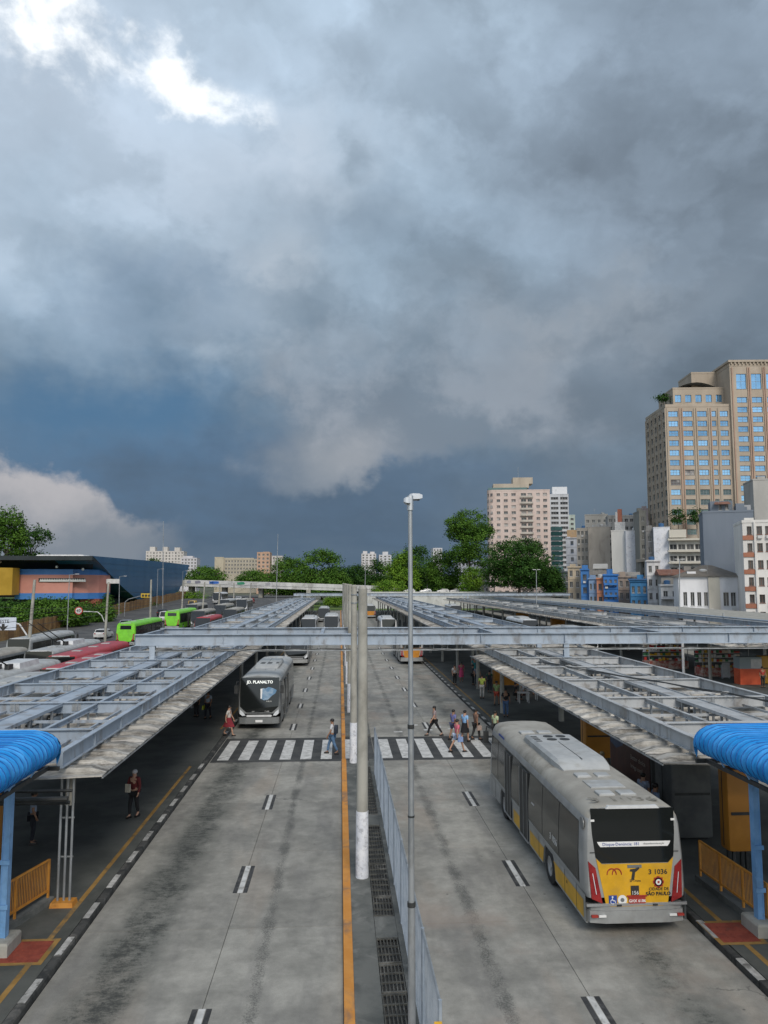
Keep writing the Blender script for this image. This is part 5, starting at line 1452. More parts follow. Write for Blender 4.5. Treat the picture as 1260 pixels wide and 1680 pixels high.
    if bag:
        if bag[0] == 'backpack':
            b0 = Vector((0, -0.19, 1.2)) * k
            MB().loft([[(b0.x + x * sx * k, b0.y + y * k, b0.z + z * k) for x, y in ((-0.14, 0.07), (0.14, 0.07), (0.12, -0.08), (-0.12, -0.08))] for z, sx in ((-0.2, 0.85), (-0.15, 1), (0.12, 1), (0.2, 0.75))]).build('backpack', cloth(bag[1]), root, True)
        else:
            b0 = Vector((0.28, 0.05, 0.72)) * k
            MB().loft([[(b0.x + x * k, b0.y + y * sx * k, b0.z + z * k) for x, y in ((-0.05, -0.15), (0.05, -0.15), (0.05, 0.15), (-0.05, 0.15))] for z, sx in ((-0.14, 1), (0.1, 0.9), (0.12, 0.7))]).build('hand_bag', cloth(bag[1]), root, True)
    if hold and hold != 'both':
        MB().cbox(Vector((0.03, 0.36, 1.14)) * k, (0.20, 0.05, 0.28)).build('held_paper', cloth((0.55, 0.5, 0.4)), root)
    return root


G = lambda x, y, z=0.15: at(x, y, z=z)
person('white-haired person in a dark red top holding papers on the inbound platform', G(219, 1341), 200, (0.13, 0.018, 0.018), 'trousers', (0.012, 0.012, 0.014), 'grey', skin=0, hold='one', short=False, stride=0.25)
person('person in a light blue shirt standing in the dark behind the inbound orange panel', G(52, 1385), 70, (0.30, 0.36, 0.46), 'trousers', (0.02, 0.022, 0.03), skin=1)
person('woman in a white top and red skirt walking beside the waiting bus', G(375, 1207), 100, (0.55, 0.52, 0.48), 'skirt', (0.22, 0.02, 0.03), skin=0, stride=0.6, h=1.68)
person('person in a pale blue shirt walking in the shade under the inbound canopy', G(341, 1179), 200, (0.35, 0.42, 0.50), 'trousers', (0.02, 0.02, 0.03), skin=1, stride=0.3, bag=('hand', (0.5, 0.55, 0.05)))
person('person in black with a white bag under the inbound canopy eave', G(322, 1176), 200, (0.02, 0.02, 0.02), 'trousers', (0.03, 0.03, 0.035), skin=1, bag=('hand', (0.65, 0.66, 0.68)))
person('man in a white T-shirt and blue jeans with a dark backpack on the zebra crossing', G(545, 1237, 0.01), -80, (0.55, 0.56, 0.57), 'trousers', (0.10, 0.19, 0.32), skin=1, stride=0.55, h=1.78, bag=('backpack', (0.03, 0.04, 0.06)))
person('woman in a grey top and black trousers striding across the zebra crossing', G(713, 1207, 0.01), -95, (0.30, 0.24, 0.24), 'trousers', (0.012, 0.012, 0.014), 'black', True, 0, 0.85, 1.68)
person('woman with curly hair in a purple top half hidden behind the pink shirt', G(744, 1214, 0.01), 60, (0.16, 0.17, 0.36), 'shorts', (0.05, 0.06, 0.12), skin=1, stride=0.4, h=1.68)
person('woman in a pink shirt and pale blue shorts walking on the zebra crossing', G(750, 1234, 0.01), 70, (0.62, 0.14, 0.20), 'shorts', (0.42, 0.50, 0.66), skin=0, stride=0.75, h=1.68, bag=('hand', (0.25, 0.35, 0.6)))
person('woman in a light blue top and black skirt walking on the zebra crossing', G(763, 1217, 0.01), 50, (0.26, 0.47, 0.74), 'skirt', (0.012, 0.012, 0.014), skin=0, stride=0.35, h=1.72)
person('person in a brown patterned top entering the zebra crossing from the outbound platform', G(781, 1214, 0.01), 70, (0.19, 0.11, 0.08), 'trousers', (0.03, 0.03, 0.03), skin=1, stride=0.4, h=1.7, bag=('hand', (0.4, 0.3, 0.25)))
person('person in a pale yellow-green top at the front corner of the grey and yellow bus', G(813, 1219), 60, (0.52, 0.60, 0.36), 'trousers', (0.03, 0.03, 0.03), skin=1, stride=0.2)
person('person in a lime green shirt and white trousers standing on the outbound platform', G(791, 1146), 20, (0.42, 0.52, 0.10), 'trousers', (0.50, 0.49, 0.45), skin=1, h=1.75)
person('person in a white top and dark trousers near the kerb on the outbound platform', G(746, 1124), 160, (0.52, 0.52, 0.51), 'trousers', (0.02, 0.02, 0.02), 'black', True, 0)
person('woman in a bright pink dress next to a concrete column', G(757, 1119), 190, (0.60, 0.07, 0.17), 'dress', (0.60, 0.07, 0.17), skin=1, stride=0.2)
person('person in a grey checked shirt in the waiting group behind the lime shirt', G(783, 1126), 180, (0.27, 0.30, 0.38), 'trousers', (0.03, 0.035, 0.05), skin=0, bag=('backpack', (0.06, 0.07, 0.1)))
person('person in black beside the grey checked shirt in the waiting group', G(776, 1124), 90, (0.03, 0.03, 0.035), 'trousers', (0.02, 0.02, 0.02), skin=1)
person('tall man in a pale lilac shirt in front of the far orange panel', G(818, 1124), 90, (0.45, 0.47, 0.60), 'trousers', (0.03, 0.03, 0.05), skin=0, h=1.8)
person('person in red shorts and green top walking on the outbound platform', G(815, 1157), 30, (0.30, 0.40, 0.16), 'shorts', (0.55, 0.09, 0.05), skin=1, stride=0.4)
person('person in a black shirt and blue jeans standing near the front of the parked bus', G(830, 1176), 190, (0.015, 0.015, 0.017), 'trousers', (0.09, 0.16, 0.30), skin=1, h=1.78)
person('seated person in black at a small table on the outbound platform', G(846, 1149), 90, (0.02, 0.02, 0.022), 'trousers', (0.03, 0.03, 0.03), skin=1, sit=True)
person('seated person in a white shirt at a small table on the outbound platform', G(858, 1149), 270, (0.5, 0.5, 0.5), 'trousers', (0.12, 0.05, 0.04), skin=0, sit=True)
person('man in a pale blue shirt at the poster stall under the outbound canopy', (10.85, 27.0, 0.15), 60, (0.33, 0.40, 0.52), 'trousers', (0.03, 0.03, 0.04), skin=0)
person('person in a blue checked shirt beside the closed grey kiosk', (10.7, 25.6, 0.15), 90, (0.16, 0.22, 0.34), 'trousers', (0.03, 0.03, 0.04), skin=1)
person('person with long blonde hair beside the poster stall, seen over the bus roof', (10.5, 30.2, 0.15), 200, (0.35, 0.30, 0.24), 'trousers', (0.03, 0.03, 0.04), 'blonde', True, 3, h=1.75)
person('person in a red top in front of the yellow box on the market platform', G(1252, 1128), 180, (0.40, 0.05, 0.04), 'trousers', (0.03, 0.03, 0.03), skin=1)
person('person in white walking along the median beyond the gantry', (0.62, 80.5, 0.12), 180, (0.60, 0.60, 0.60), 'trousers', (0.06, 0.06, 0.08), skin=1, stride=0.3)

person('person in a dark green top facing away by the far orange panel', (11.6, 58.5, 0.15), 10, (0.04, 0.10, 0.06), 'trousers', (0.04, 0.04, 0.05), skin=1, bag=('backpack', (0.02, 0.02, 0.03)))
person('person in a mustard shirt and grey trousers deep under the outbound canopy', (13.8, 66.0, 0.15), 200, (0.40, 0.26, 0.05), 'trousers', (0.16, 0.16, 0.17), skin=0)
person('woman in a turquoise dress among the waiting crowd on the outbound platform', (12.2, 68.5, 0.15), 160, (0.05, 0.32, 0.34), 'dress', (0.05, 0.32, 0.34), 'brown', True, 0)
person('person in a maroon shirt and pale shorts walking between the columns of the outbound platform', (14.4, 57.0, 0.15), 100, (0.20, 0.03, 0.05), 'shorts', (0.40, 0.38, 0.33), skin=1, stride=0.5)
person('man in a cream shirt with a brown bag under the outbound canopy', (12.9, 72.0, 0.15), 30, (0.50, 0.46, 0.38), 'trousers', (0.05, 0.05, 0.06), skin=1, bag=('hand', (0.18, 0.10, 0.05)))

# ================================================================ buildings
GLS = {
    'blue': mat('glass_blue', (0.03, 0.10, 0.17), rough=0.04, spec=1.0, metal=0.55),
    'dark': mat('pane_dark', (0.025, 0.03, 0.035), (0.10, 0.10, 0.10), 0.35, 0.15, spec=0.6),
    'teal': mat('pane_teal', (0.03, 0.085, 0.085), (0.05, 0.12, 0.11), 0.3, 0.12, spec=0.8),
    'light': mat('pane_blinds', (0.36, 0.34, 0.32), (0.10, 0.09, 0.09), 0.25, 0.3, lo=0.45, hi=0.55),
}
def _vary(m_, lo, hi, r0, r1):
    nt = m_.node_tree; X.nt = nt; b_ = nt.nodes['Principled BSDF']
    oi = nt.nodes.new('ShaderNodeObjectInfo'); g_ = nt.nodes.new('ShaderNodeNewGeometry')
    v_ = X(g_.outputs['Position'])
    f_ = X(oi.outputs['Random']) * 0.55 + nnoise(v_, 0.5, 3, 0.6) * 0.7 - 0.1
    X.put(b_.inputs['Base Color'], nmix(nmap(f_, 0.1, 0.8, smooth=False), lo, hi))
    X.put(b_.inputs['Roughness'], nmap(X(oi.outputs['Random']), 0.0, 1.0, r0, r1, smooth=False))
    bn = nt.nodes.new('ShaderNodeBump'); bn.inputs['Strength'].default_value = 0.10; bn.inputs['Distance'].default_value = 0.1
    X.put(bn.inputs['Height'], nnoise(v_, 1.1, 2, 0.5)); nt.links.new(bn.outputs[0], b_.inputs['Normal'])


_vary(GLS['blue'], (0.06, 0.19, 0.34), (0.26, 0.52, 0.78), 0.03, 0.16)
_vary(GLS['teal'], (0.015, 0.045, 0.05), (0.07, 0.15, 0.15), 0.05, 0.25)
wallm = lambda n, c, c2=None, d=0.4, sc=0.25: mat(n, c, c2 or tuple(k * 0.86 for k in c), sc, 0.85, dirt=tuple(k * 0.5 for k in c), dscale=0.35, damt=d, stretch=(1, 1, 0.35))
WINC = {}


def win_mesh(w, h, glass, frame, nx=2, nz=1, dep=0.2):
    key = (round(w, 2), round(h, 2), glass, frame.name, nx, nz)
    if key in WINC: return WINC[key]
    mb = MB()
    mb.box(0, w, dep - 0.02, dep, 0, h, 0)
    t = min(0.07, w * 0.06); y0 = dep - 0.07
    mb.box(0, w, y0, dep - 0.021, 0, t, 1).box(0, w, y0, dep - 0.021, h - t, h, 1)
    for i in range(nx + 1):
        x = (w - t) * i / nx; mb.box(x, x + t, y0 + 0.002, dep - 0.022, t, h - t, 1)
    for j in range(1, nz): mb.box(t, w - t, y0 + 0.004, dep - 0.023, h * j / nz - t / 2, h * j / nz + t / 2, 1)
    mb.box(-0.06, w + 0.06, -0.10, 0.03, -0.09, -0.005, 1)
    WINC[key] = mb.mesh('window', [GLS[glass], frame])
    return WINC[key]


def facade(root, wall_mb, w, h, cols, rows, M4, glass, frame, nx=2, nz=1, skip=None, alt=None, rnd=None, dep=0.32, low=None):
    """a wall with real window openings. M4 maps facade (x along, y inwards, z up) to the building frame"""
    xs = sorted({0.0, w, *[q for c_ in cols for q in c_]}); zs = sorted({0.0, h, *[q for r_ in rows for q in r_]})
    cset = {(round(a, 4), round(b, 4)) for a, b in cols}; rset = {(round(a, 4), round(b, 4)) for a, b in rows}
    tf = lambda x, y, z: tuple(M4 @ Vector((x, y, z)))
    for i, (xa, xb) in enumerate(zip(xs[:-1], xs[1:])):
        for j, (za, zb) in enumerate(zip(zs[:-1], zs[1:])):
            iswin = (round(xa, 4), round(xb, 4)) in cset and (round(za, 4), round(zb, 4)) in rset
            if iswin and skip and skip(xa, za): iswin = False
            if not iswin:
                wall_mb.quad(tf(xa, 0, za), tf(xb, 0, za), tf(xb, 0, zb), tf(xa, 0, zb))
            else:
                for a, b in (((xa, za), (xb, za)), ((xb, za), (xb, zb)), ((xb, zb), (xa, zb)), ((xa, zb), (xa, za))):
                    wall_mb.quad(tf(a[0], 0, a[1]), tf(b[0], 0, b[1]), tf(b[0], dep, b[1]), tf(a[0], dep, a[1]))
                g = glass
                if alt and random.random() < alt[1]: g = alt[0]
                if low and za < low[1] and not (xa < 5 and za > low[1] - 7): g = low[0]  # darker glass low down stands in for darker reflections there
                o = inst('window', win_mesh(xb - xa, zb - za, g, frame, nx, nz, dep), root)
                o.matrix_local = M4 @ Matrix.Translation((xa, 0, za))


def grid(n, total, win, start=None, gap=None):
    """n windows of width win evenly spread over total"""
    p = total / n
    return [(p * i + (p - win) / 2, p * i + (p + win) / 2) for i in range(n)]


def floors(n, z0, fh, wh, sill=0.9): return [(z0 + fh * i + sill, z0 + fh * i + sill + wh) for i in range(n)]


def building(name, label, x, y, rot, w, d, h, wm, front=None, left=None, right=None, glass='dark', frame=None, nx=2, nz=1, alt=None, z0=0.0, parapet=0.5, roofm=None, cat='building', lglass=None, group=None, root=None, off=(0, 0, 0), low_glass=None):
    own = root is None
    if own: root = thing(name, label, cat, (x, y, z0), rot, group)
    T0 = Matrix.Translation(off)
    frame = frame or FRM['white']
    mb = MB()
    I = T0
    Lm = T0 @ Matrix.Translation((0, d, 0)) @ Matrix.Rotation(-math.pi / 2, 4, 'Z')
    Rm = T0 @ Matrix.Translation((w, 0, 0)) @ Matrix.Rotation(math.pi / 2, 4, 'Z')
    Bm = T0 @ Matrix.Translation((w, d, 0)) @ Matrix.Rotation(math.pi, 4, 'Z')
    for M4, ww, spec in ((I, w, front), (Lm, d, left), (Rm, d, right), (Bm, w, None)):
        if spec: facade(root, mb, ww, h, spec[0], spec[1], M4, (spec[2] if len(spec) > 2 else glass), frame, nx, nz, alt=alt, low=low_glass)
        else: mb.add([tuple(M4 @ Vector(q)) for q in ((0, 0, 0), (ww, 0, 0), (ww, 0, h), (0, 0, h))], [(0, 1, 2, 3)])
    mb.build('wall', wm, root)
    o = off
    MB().box(o[0] + 0.02, o[0] + w - 0.02, o[1] + 0.02, o[1] + d - 0.02, o[2] + h - 0.25, o[2] + h - 0.05).build('roof', roofm or M['concrete'], root)
    if parapet:
        mb = MB(); e = 0.08
        mb.box(o[0] - e, o[0] + w + e, o[1] - e, o[1] + 0.22, o[2] + h, o[2] + h + parapet).box(o[0] - e, o[0] + w + e, o[1] + d - 0.22, o[1] + d + e, o[2] + h, o[2] + h + parapet)
        mb.box(o[0] - e, o[0] + 0.22, o[1] + 0.22, o[1] + d - 0.22, o[2] + h, o[2] + h + parapet).box(o[0] + w - 0.22, o[0] + w + e, o[1] + 0.22, o[1] + d - 0.22, o[2] + h, o[2] + h + parapet)
        mb.build('parapet', wm, root)
    rq = random.Random(int(abs(x) * 31 + y + w * 7))
    if own and y < 420:
        for _ in range(2 if w > 5 else 1):
            tx_, ty_ = rq.uniform(1.0, max(1.1, w - 1.6)), rq.uniform(1.0, max(1.2, d * 0.5))
            if rq.random() < 0.5:
                MB().tube((tx_, ty_, h - 0.06), (tx_, ty_, h + 1.3), 0.7, 0.78, 12).tube((tx_, ty_, h + 1.3), (tx_, ty_, h + 1.5), 0.8, 0.3, 12).build('water_tank', rq.choice([FRM['blue'], FRM['white'], FRM['steel']]), root, True)
            else:
                MB().box(tx_ - 0.8, tx_ + 0.8, ty_ - 0.7, ty_ + 0.7, h - 0.06, h + rq.uniform(0.9, 2.0)).build('stair_head', wm, root)
        if rq.random() < 0.7:
            ax_ = rq.uniform(0.8, max(0.9, w - 0.8)); an = MB().tube((ax_, 1.0, h), (ax_, 1.0, h + 3.2), 0.03, n=4)
            for q in range(4): an.tube((ax_ - 0.5, 1.0, h + 2.2 + q * 0.25), (ax_ + 0.5, 1.0, h + 2.2 + q * 0.25), 0.02, n=4)
            an.build('antenna', FRM['steel'], root)
    if own and front and y < 320:
        for (xa, xb) in front[0]:
            for (za, zb_) in front[1]:
                if rq.random() < 0.16: MB().box(xa + 0.1, xa + 0.85, -0.42, -0.02, za - 0.72, za - 0.18).build('air_conditioner', FRM['white'], root)
    return root


FRM = {'white': mat('frame_white', (0.55, 0.55, 0.53), rough=0.6), 'dark': mat('frame_dark', (0.06, 0.06, 0.06), rough=0.5), 'brown': mat('frame_brown', (0.16, 0.07, 0.045), rough=0.6), 'steel': mat('frame_steel', (0.25, 0.27, 0.28), rough=0.5), 'blue': mat('frame_blue', (0.04, 0.12, 0.26), rough=0.5)}


def span(px0, px1, Y, rot):
    """left corner on the sight line px0 at depth Y and the width that makes the right corner fall on px1"""
    a = at(px0, 956, Y=Y); k = at(px1, 956, Y=1.0).x
    c_, s_ = math.cos(rot), math.sin(rot)
    return a.x, (k * Y - a.x) / (c_ - k * s_)


def ztop(py, px, Y): return at(px, py, Y=Y).z


# ---- the tall stone hotel tower
TY, TR = 234.0, R(-5.0)
tx, tw1 = span(1102, 1210, TY, TR)
twr = thing('hotel_tower', 'tall beige stone tower with blue reflecting windows and stepped roof', 'tower', (tx, TY, 0), TR)
stone = wallm('tower_stone', (0.375, 0.315, 0.245), (0.43, 0.365, 0.29), 0.25)
rose = wallm('tower_rose_stone', (0.385, 0.265, 0.20), (0.43, 0.30, 0.225), 0.25)
H1 = ztop(668, 1102, TY); fh = 3.2
nfl = 15; zb = H1 - 0.9 - nfl * fh
cols1 = [(1.6, 4.9), (6.8, 10.1), (11.9, 15.2)]
k_ = tw1 / 21.0
cols1 = [(a * k_, b * k_) for a, b in [(0.9, 4.0), (5.6, 8.7), (10.3, 13.4), (15.0, 16.4), (17.7, 20.3)]]
rows1 = floors(nfl, zb, fh, 1.75, 0.95)
building('', '', 0, 0, 0, tw1, 20, H1, stone, front=(cols1, rows1), low_glass=('teal', zb + 7.2 * fh), left=(grid(5, 20, 1.9), rows1, 'dark'), glass='blue', frame=FRM['steel'], nx=3, nz=2, root=twr, parapet=0.9, alt=('light', 0.05))  # teal lower panes: dim reflections put into the glass colour
for x in (0.2, 4.35, 5.15, 9.05, 9.85, 13.8, 14.5, 16.85, 17.2):
    MB().box(x * k_, x * k_ + 0.32, -0.30, -0.002, zb - 4, H1 - 0.4).build('pilaster', rose if int(x * 10) % 2 else stone, twr)
for y in [20 / 5 * i for i in range(0, 6)]:
    MB().box(-0.30, -0.002, min(19.6, y), min(20, y + 0.4), zb - 4, H1 - 0.4).build('pilaster', stone, twr)
# taller right block
tw2 = 22.0; H2 = ztop(605, 1210, TY)
rows2 = floors(19, H2 - 1.2 - 19 * fh - 2.2, fh, 1.75, 0.95)[:-2] + [(H2 - 7.6, H2 - 2.6)]
building('', '', 0, 0, 0, tw2, 22, H2, stone, front=([(2.0, 5.2), (6.8, 10.0), (11.6, 14.8), (16.5, 19.7)], rows2), low_glass=('teal', zb + 6.4 * fh), left=([(1.4, 3.0)], rows2, 'dark'), glass='blue', frame=FRM['steel'], nx=2, nz=2, root=twr, off=(tw1, -1.0, 0), parapet=1.2)  # lower panes here also carry the dim reflections as darker glass
for x in (0.5, 5.5, 6.1, 10.4, 11.0, 15.1): MB().box(tw1 + x, tw1 + x + 0.36, -1.32, -1.002, zb, H2 - 0.5).build('pilaster', rose, twr)
MB().box(tw1 - 0.5, tw1 + tw2 + 0.5, -1.6, 21.6, H2 + 1.2, H2 + 1.9).build('cornice', stone, twr)
for i in range(18): MB().box(tw1 + 0.3 + i * 1.2, tw1 + 0.7 + i * 1.2, -1.5, -1.1, H2 + 0.5, H2 + 1.2).build('cornice_bracket', stone, twr)
# stepped penthouse
ph = ztop(639, 1120, TY + 4)
building('', '', 0, 0, 0, tw1 - 4.0, 14, ph - H1, stone, front=(grid(5, tw1 - 4, 2.0), [(2.6, 5.0)]), left=(grid(3, 14, 1.6), [(2.4, 4.8)], 'dark'), glass='blue', frame=FRM['steel'], root=twr, off=(4.0, 4.0, H1), parapet=0.5)
vlt = [[(5 + (tw1 - 6) * t, 5 + (0 if q == 0 else 11), ph + 0.3 + 2.2 * math.sin(math.pi * t)) for t in [i / 10 for i in range(11)]] for q in (0, 1)]
MB().loft(vlt, closed=False, cap0=False, cap1=False).build('vaulted_roof', mat('roof_slate', (0.16, 0.16, 0.155)), twr)
building('', '', 0, 0, 0, 14, 12, 6.5, stone, root=twr, off=(tw1 - 8.5, 9, ph), parapet=0.6)
# podium
pw = tw1 + 6
MB().box(-5, pw, -4.5, 20, zb - 1.0, zb).build('podium_slab', stone, twr)
building('', '', 0, 0, 0, pw + 4, 18, zb - 1.05, wallm('podium_wall', (0.42, 0.40, 0.35)), front=(grid(5, pw + 4, 4.6), [(3.0, 6.0), (7.5, 10.5), (zb - 7.4, zb - 2.2)]), glass='teal', frame=FRM['white'], nx=3, nz=3, root=twr, off=(-4, -3.5, 0), parapet=0)
tag(twr)

# ---- pale pink apartment tower with a rounded corner
PY = 372.0
px_, pw_ = span(812, 905, PY, R(-8))
pink = wallm('pink_render', (0.56, 0.45, 0.395), (0.62, 0.51, 0.455), 0.3)
pk = thing('apartment_tower', 'pale pink apartment tower with rounded corner and stepped cream top', 'tower', (px_, PY, 0), R(-8))
HP = ztop(806, 850, PY); fhp = 3.05
rowsp = floors(17, HP - 17 * fhp - 0.4, fhp, 1.35, 0.95)
cp = [(1.4, 3.2), (5.0, 7.0), (8.8, 11.0), (13.6, 16.2), (16.9, 19.2), (21.2, 23.0), (24.6, 26.6)]
kk = pw_ / 28.0
building('', '', 0, 0, 0, pw_, 16, HP, pink, front=([(a * kk, b * kk) for a, b in cp], rowsp), glass='light', frame=FRM['white'], alt=('dark', 0.45), root=pk, parapet=0.6)
# rounded corner with its own windows
rc = MB()
seg = [(0.0 - 3.2 * math.sin(t), 3.2 - 3.2 * math.cos(t)) for t in [math.pi / 2 * i / 6 for i in range(7)]]
rc.loft([[(x, y, 0) for x, y in seg] + [(0.0, 3.2, 0)], [(x, y, HP + 0.6) for x, y in seg] + [(0.0, 3.2, HP + 0.6)]])
rc.build('rounded_corner', pink, pk)
for z0, z1 in rowsp:
    for t in (0.35, 1.0):
        x, y = -3.22 * math.sin(t), 3.2 - 3.22 * math.cos(t)
        MB().box(-0.55, 0.55, -0.04, 0.06, 0, z1 - z0).box(-0.62, 0.62, -0.12, 0.0, -0.1, -0.01).build('window', GLS['light' if (int(z0) % 3) else 'dark'], pk, loc=(x, y, z0), rot=(0, 0, -t))
for z0, z1 in rowsp[::1]:
    MB().box(13.2 * kk, 19.6 * kk, -0.9, -0.01, z0 - 1.0, z0 - 0.85).box(13.2 * kk, 19.6 * kk, -0.9, -0.84, z0 - 0.85, z0 - 0.1).build('balcony', wallm('balcony_cream', (0.5, 0.46, 0.40)) if 'balcony_cream' not in bpy.data.materials else bpy.data.materials['balcony_cream'], pk)
MB().box(-2.6, 17 * kk, 1.5, 12, HP, HP + 1.9).build('glazed_top_floor', GLS['teal'], pk)
MB().box(0, 18 * kk, 2.5, 12, HP + 1.9, HP + 4.0).build('upper_storey', wallm('cream_top', (0.46, 0.40, 0.32)), pk)
MB().box(10 * kk, 20 * kk, 3, 12, HP + 4.0, HP + 7.2).build('machine_room', bpy.data.materials['cream_top'], pk)
MB().tube((13 * kk, 6, HP + 7), (13 * kk, 6, HP + 13), 0.08, n=5).build('mast', M['steel'], pk)

x, w = span(905, 936, 405.0, R(-8)); h = ztop(812, 920, 405)
wt = building('office_tower', 'slim white tower with green glass lower half beside the pink tower', x, 405, R(-8), w, 14, h, wallm('white_panel', (0.52, 0.54, 0.56)), front=(grid(2, w, w * 0.40), floors(20, 2, h / 21.0, 1.45, 0.7)), glass='dark', frame=FRM['white'], nx=3, parapet=0.5)
MB().box(w * 0.15, w * 0.95, 1, 8, h + 0.5, h + 4.5).build('white_crown', mat('crown_white', (0.66, 0.68, 0.70)), wt)
for i in range(14): MB().box(0.2, w * 0.62, -0.5, -0.1, 2 + i * h / 21.0, 2 + i * h / 21.0 + 1.9).build('green_glazing', GLS['teal'] if i % 2 else M['glass_green'], wt)
x, w = span(936, 946, 420.0, R(-8)); h = ztop(846, 940, 420)
building('tower_block', 'thin pale mint tower peeking out behind the slim white tower', x, 420, R(-8), w, 8, h, wallm('mint_render', (0.45, 0.52, 0.47)), front=(grid(1, w, w * 0.5), floors(16, 2, h / 17, 1.3, 0.8)), glass='dark')

# ---- beige office slab with blind side, white prism, grey blocks
x, w = span(948, 967, 300.0, R(-20)); h = ztop(868, 955, 300)
beige = wallm('beige_render', (0.37, 0.335, 0.285), (0.43, 0.39, 0.335), 0.5)
building('office_block', 'beige office block with gridded corner facade and blank weathered wall', x, 300, R(-20), w, 10, h, beige, front=(grid(3, w, w * 0.22), floors(8, h - 8 * 3.4, 3.4, 1.7, 0.9)), glass='dark', parapet=0.4)
x, w = span(967, 1003, 292.0, R(-20)); h = ztop(866, 985, 292)
bw_ = building('blank_wall_block', 'weathered beige block with a blank party wall and rooftop rubble', x, 292, R(-20), w, 12, h, beige, front=([(w * .1, w * .3), (w * .55, w * .75)], floors(1, h - 27, 3.4, 1.5)), glass='dark', parapet=0.3)
for i in range(6): MB().box(0.5 + i * 1.4, 1.6 + i * 1.4, 1, 2.5, h, h + 0.8 + 0.5 * (i % 3)).build('rooftop_tank', wallm('tank_grey', (0.4, 0.4, 0.39)) if i == 0 else bpy.data.materials['tank_grey'], bw_)
x, w = span(962, 1000, 330.0, R(-20)); h = ztop(846, 985, 330)
building('rear_block', 'grey concrete block rising behind the blank beige wall', x, 330, R(-20), w, 12, h, wallm('grey_conc', (0.30, 0.295, 0.275)), front=(grid(4, w, w * 0.13), floors(10, h - 34, 3.3, 1.4)), glass='dark')
x, w = span(1005, 1029, 262.0, R(-24)); h = ztop(872, 1015, 262)
wp = building('white_prism', 'narrow white blank-walled block with a brown and white rooftop mast', x, 262, R(-24), w, 9, h, wallm('white_wall', (0.74, 0.725, 0.68), None, 0.15), parapet=0.4)
z = ztop(835, 1016, 262)
MB().box(1.5, 2.2, 2, 3, h, z - 1).build('mast_white_side', cw['white'], wp)
MB().box(2.25, w * 0.75, 2, 4, h + 3.5, z).build('brick_tower', wallm('brick_red', (0.36, 0.13, 0.085), (0.42, 0.17, 0.11), 0.4), wp)
MB().box(1.2, w * 0.95, 1.5, 4.5, h, h + 3.4).build('stair_head', cw['white'], wp)
x, w = span(1029, 1056, 258.0, R(-10)); h = ztop(872, 1040, 258)
building('striped_block', 'bluish white block with peeling whitewash and dark side windows', x, 258, R(-10), w, 9, h, mat('peeling_white', (0.62, 0.64, 0.68), (0.72, 0.73, 0.75), 0.6, 0.85, dirt=(0.30, 0.31, 0.33), dscale=1.2, damt=0.6), parapet=0.3)
x, w = span(1000, 1062, 300.0, R(-15)); h = ztop(848, 1035, 300)
building('grey_flats', 'grey weathered flats with small windows behind the white prism', x, 300, R(-15), w, 10, h, wallm('flats_grey', (0.34, 0.34, 0.325), None, 0.7), front=(grid(7, w, 1.3), floors(11, h - 11 * 3.2, 3.2, 1.4)), glass='dark', parapet=0.6)
x, w = span(1052, 1064, 250.0, R(-10)); h = ztop(840, 1058, 250)
building('stair_tower', 'narrow grey stair tower with square openings left of the stone tower', x, 250, R(-10), w, 9, h, wallm('stair_grey', (0.27, 0.265, 0.235)), front=([(w * .3, w * .7)], floors(11, h - 36, 3.2, 1.5)), glass='dark')
x, w = span(1056, 1070, 275.0, R(-10)); h = ztop(836, 1062, 275)
building('pink_party_wall', 'plain pale pink wall touching the left edge of the stone tower', x, 275, R(-10), w, 6, h, wallm('pale_pink', (0.55, 0.46, 0.44), None, 0.15))
x, w = span(1075, 1102, 205.0, R(-20)); h = ztop(866, 1085, 205)
building('whitewashed_wall', 'tall peeling bluish white wall below the planted podium', x, 205, R(-20), w, 8, h, bpy.data.materials['peeling_white'], parapet=0.2)
x, w = span(1062, 1076, 208.0, R(-20)); h = ztop(872, 1070, 208)
building('narrow_grey_house', 'narrow dirty grey house beside the peeling wall', x, 208, R(-20), w, 8, h, wallm('dirty_grey', (0.22, 0.215, 0.205)), front=([(w * .25, w * .7)], floors(7, h - 23, 3.2, 1.6)), glass='dark')  # narrow house with dark grey walls
x, w = span(1100, 1156, 203.0, R(-16)); h = ztop(886, 1130, 203)
ter = building('terrace_block', 'white block with long terraces and awnings below the stone tower podium', x, 203, R(-16), w, 10, h, wallm('terrace_white', (0.64, 0.63, 0.58)), front=(grid(4, w, 1.9), floors(3, h - 10, 3.2, 1.5)), glass='dark', parapet=0)
for i, z in enumerate((h - 0.2, h - 3.4, h - 6.6)): MB().box(-0.5, w + 0.5, -1.6, 0, z, z + 0.5).build('terrace', mat('terrace_cream', (0.55, 0.52, 0.44)) if not i else bpy.data.materials['terrace_cream'], ter)
MB().box(0, w * 0.5, -1.0, 3, h + 0.6, h + 2.8).build('roof_shed', bpy.data.materials['terrace_cream'], ter)
x, w = span(1085, 1158, 180.0, R(-18)); h = ztop(932, 1120, 180)
old = building('old_warehouse', 'grey stained warehouse wall under a dark red tiled roof', x, 180, R(-18), w, 12, h - 1.5, wallm('warehouse_grey', (0.25, 0.245, 0.225), (0.31, 0.30, 0.275), 0.8), parapet=0)
tile_red = wallm('red_tiles', (0.17, 0.075, 0.05), (0.22, 0.11, 0.075), 0.5, 0.6)
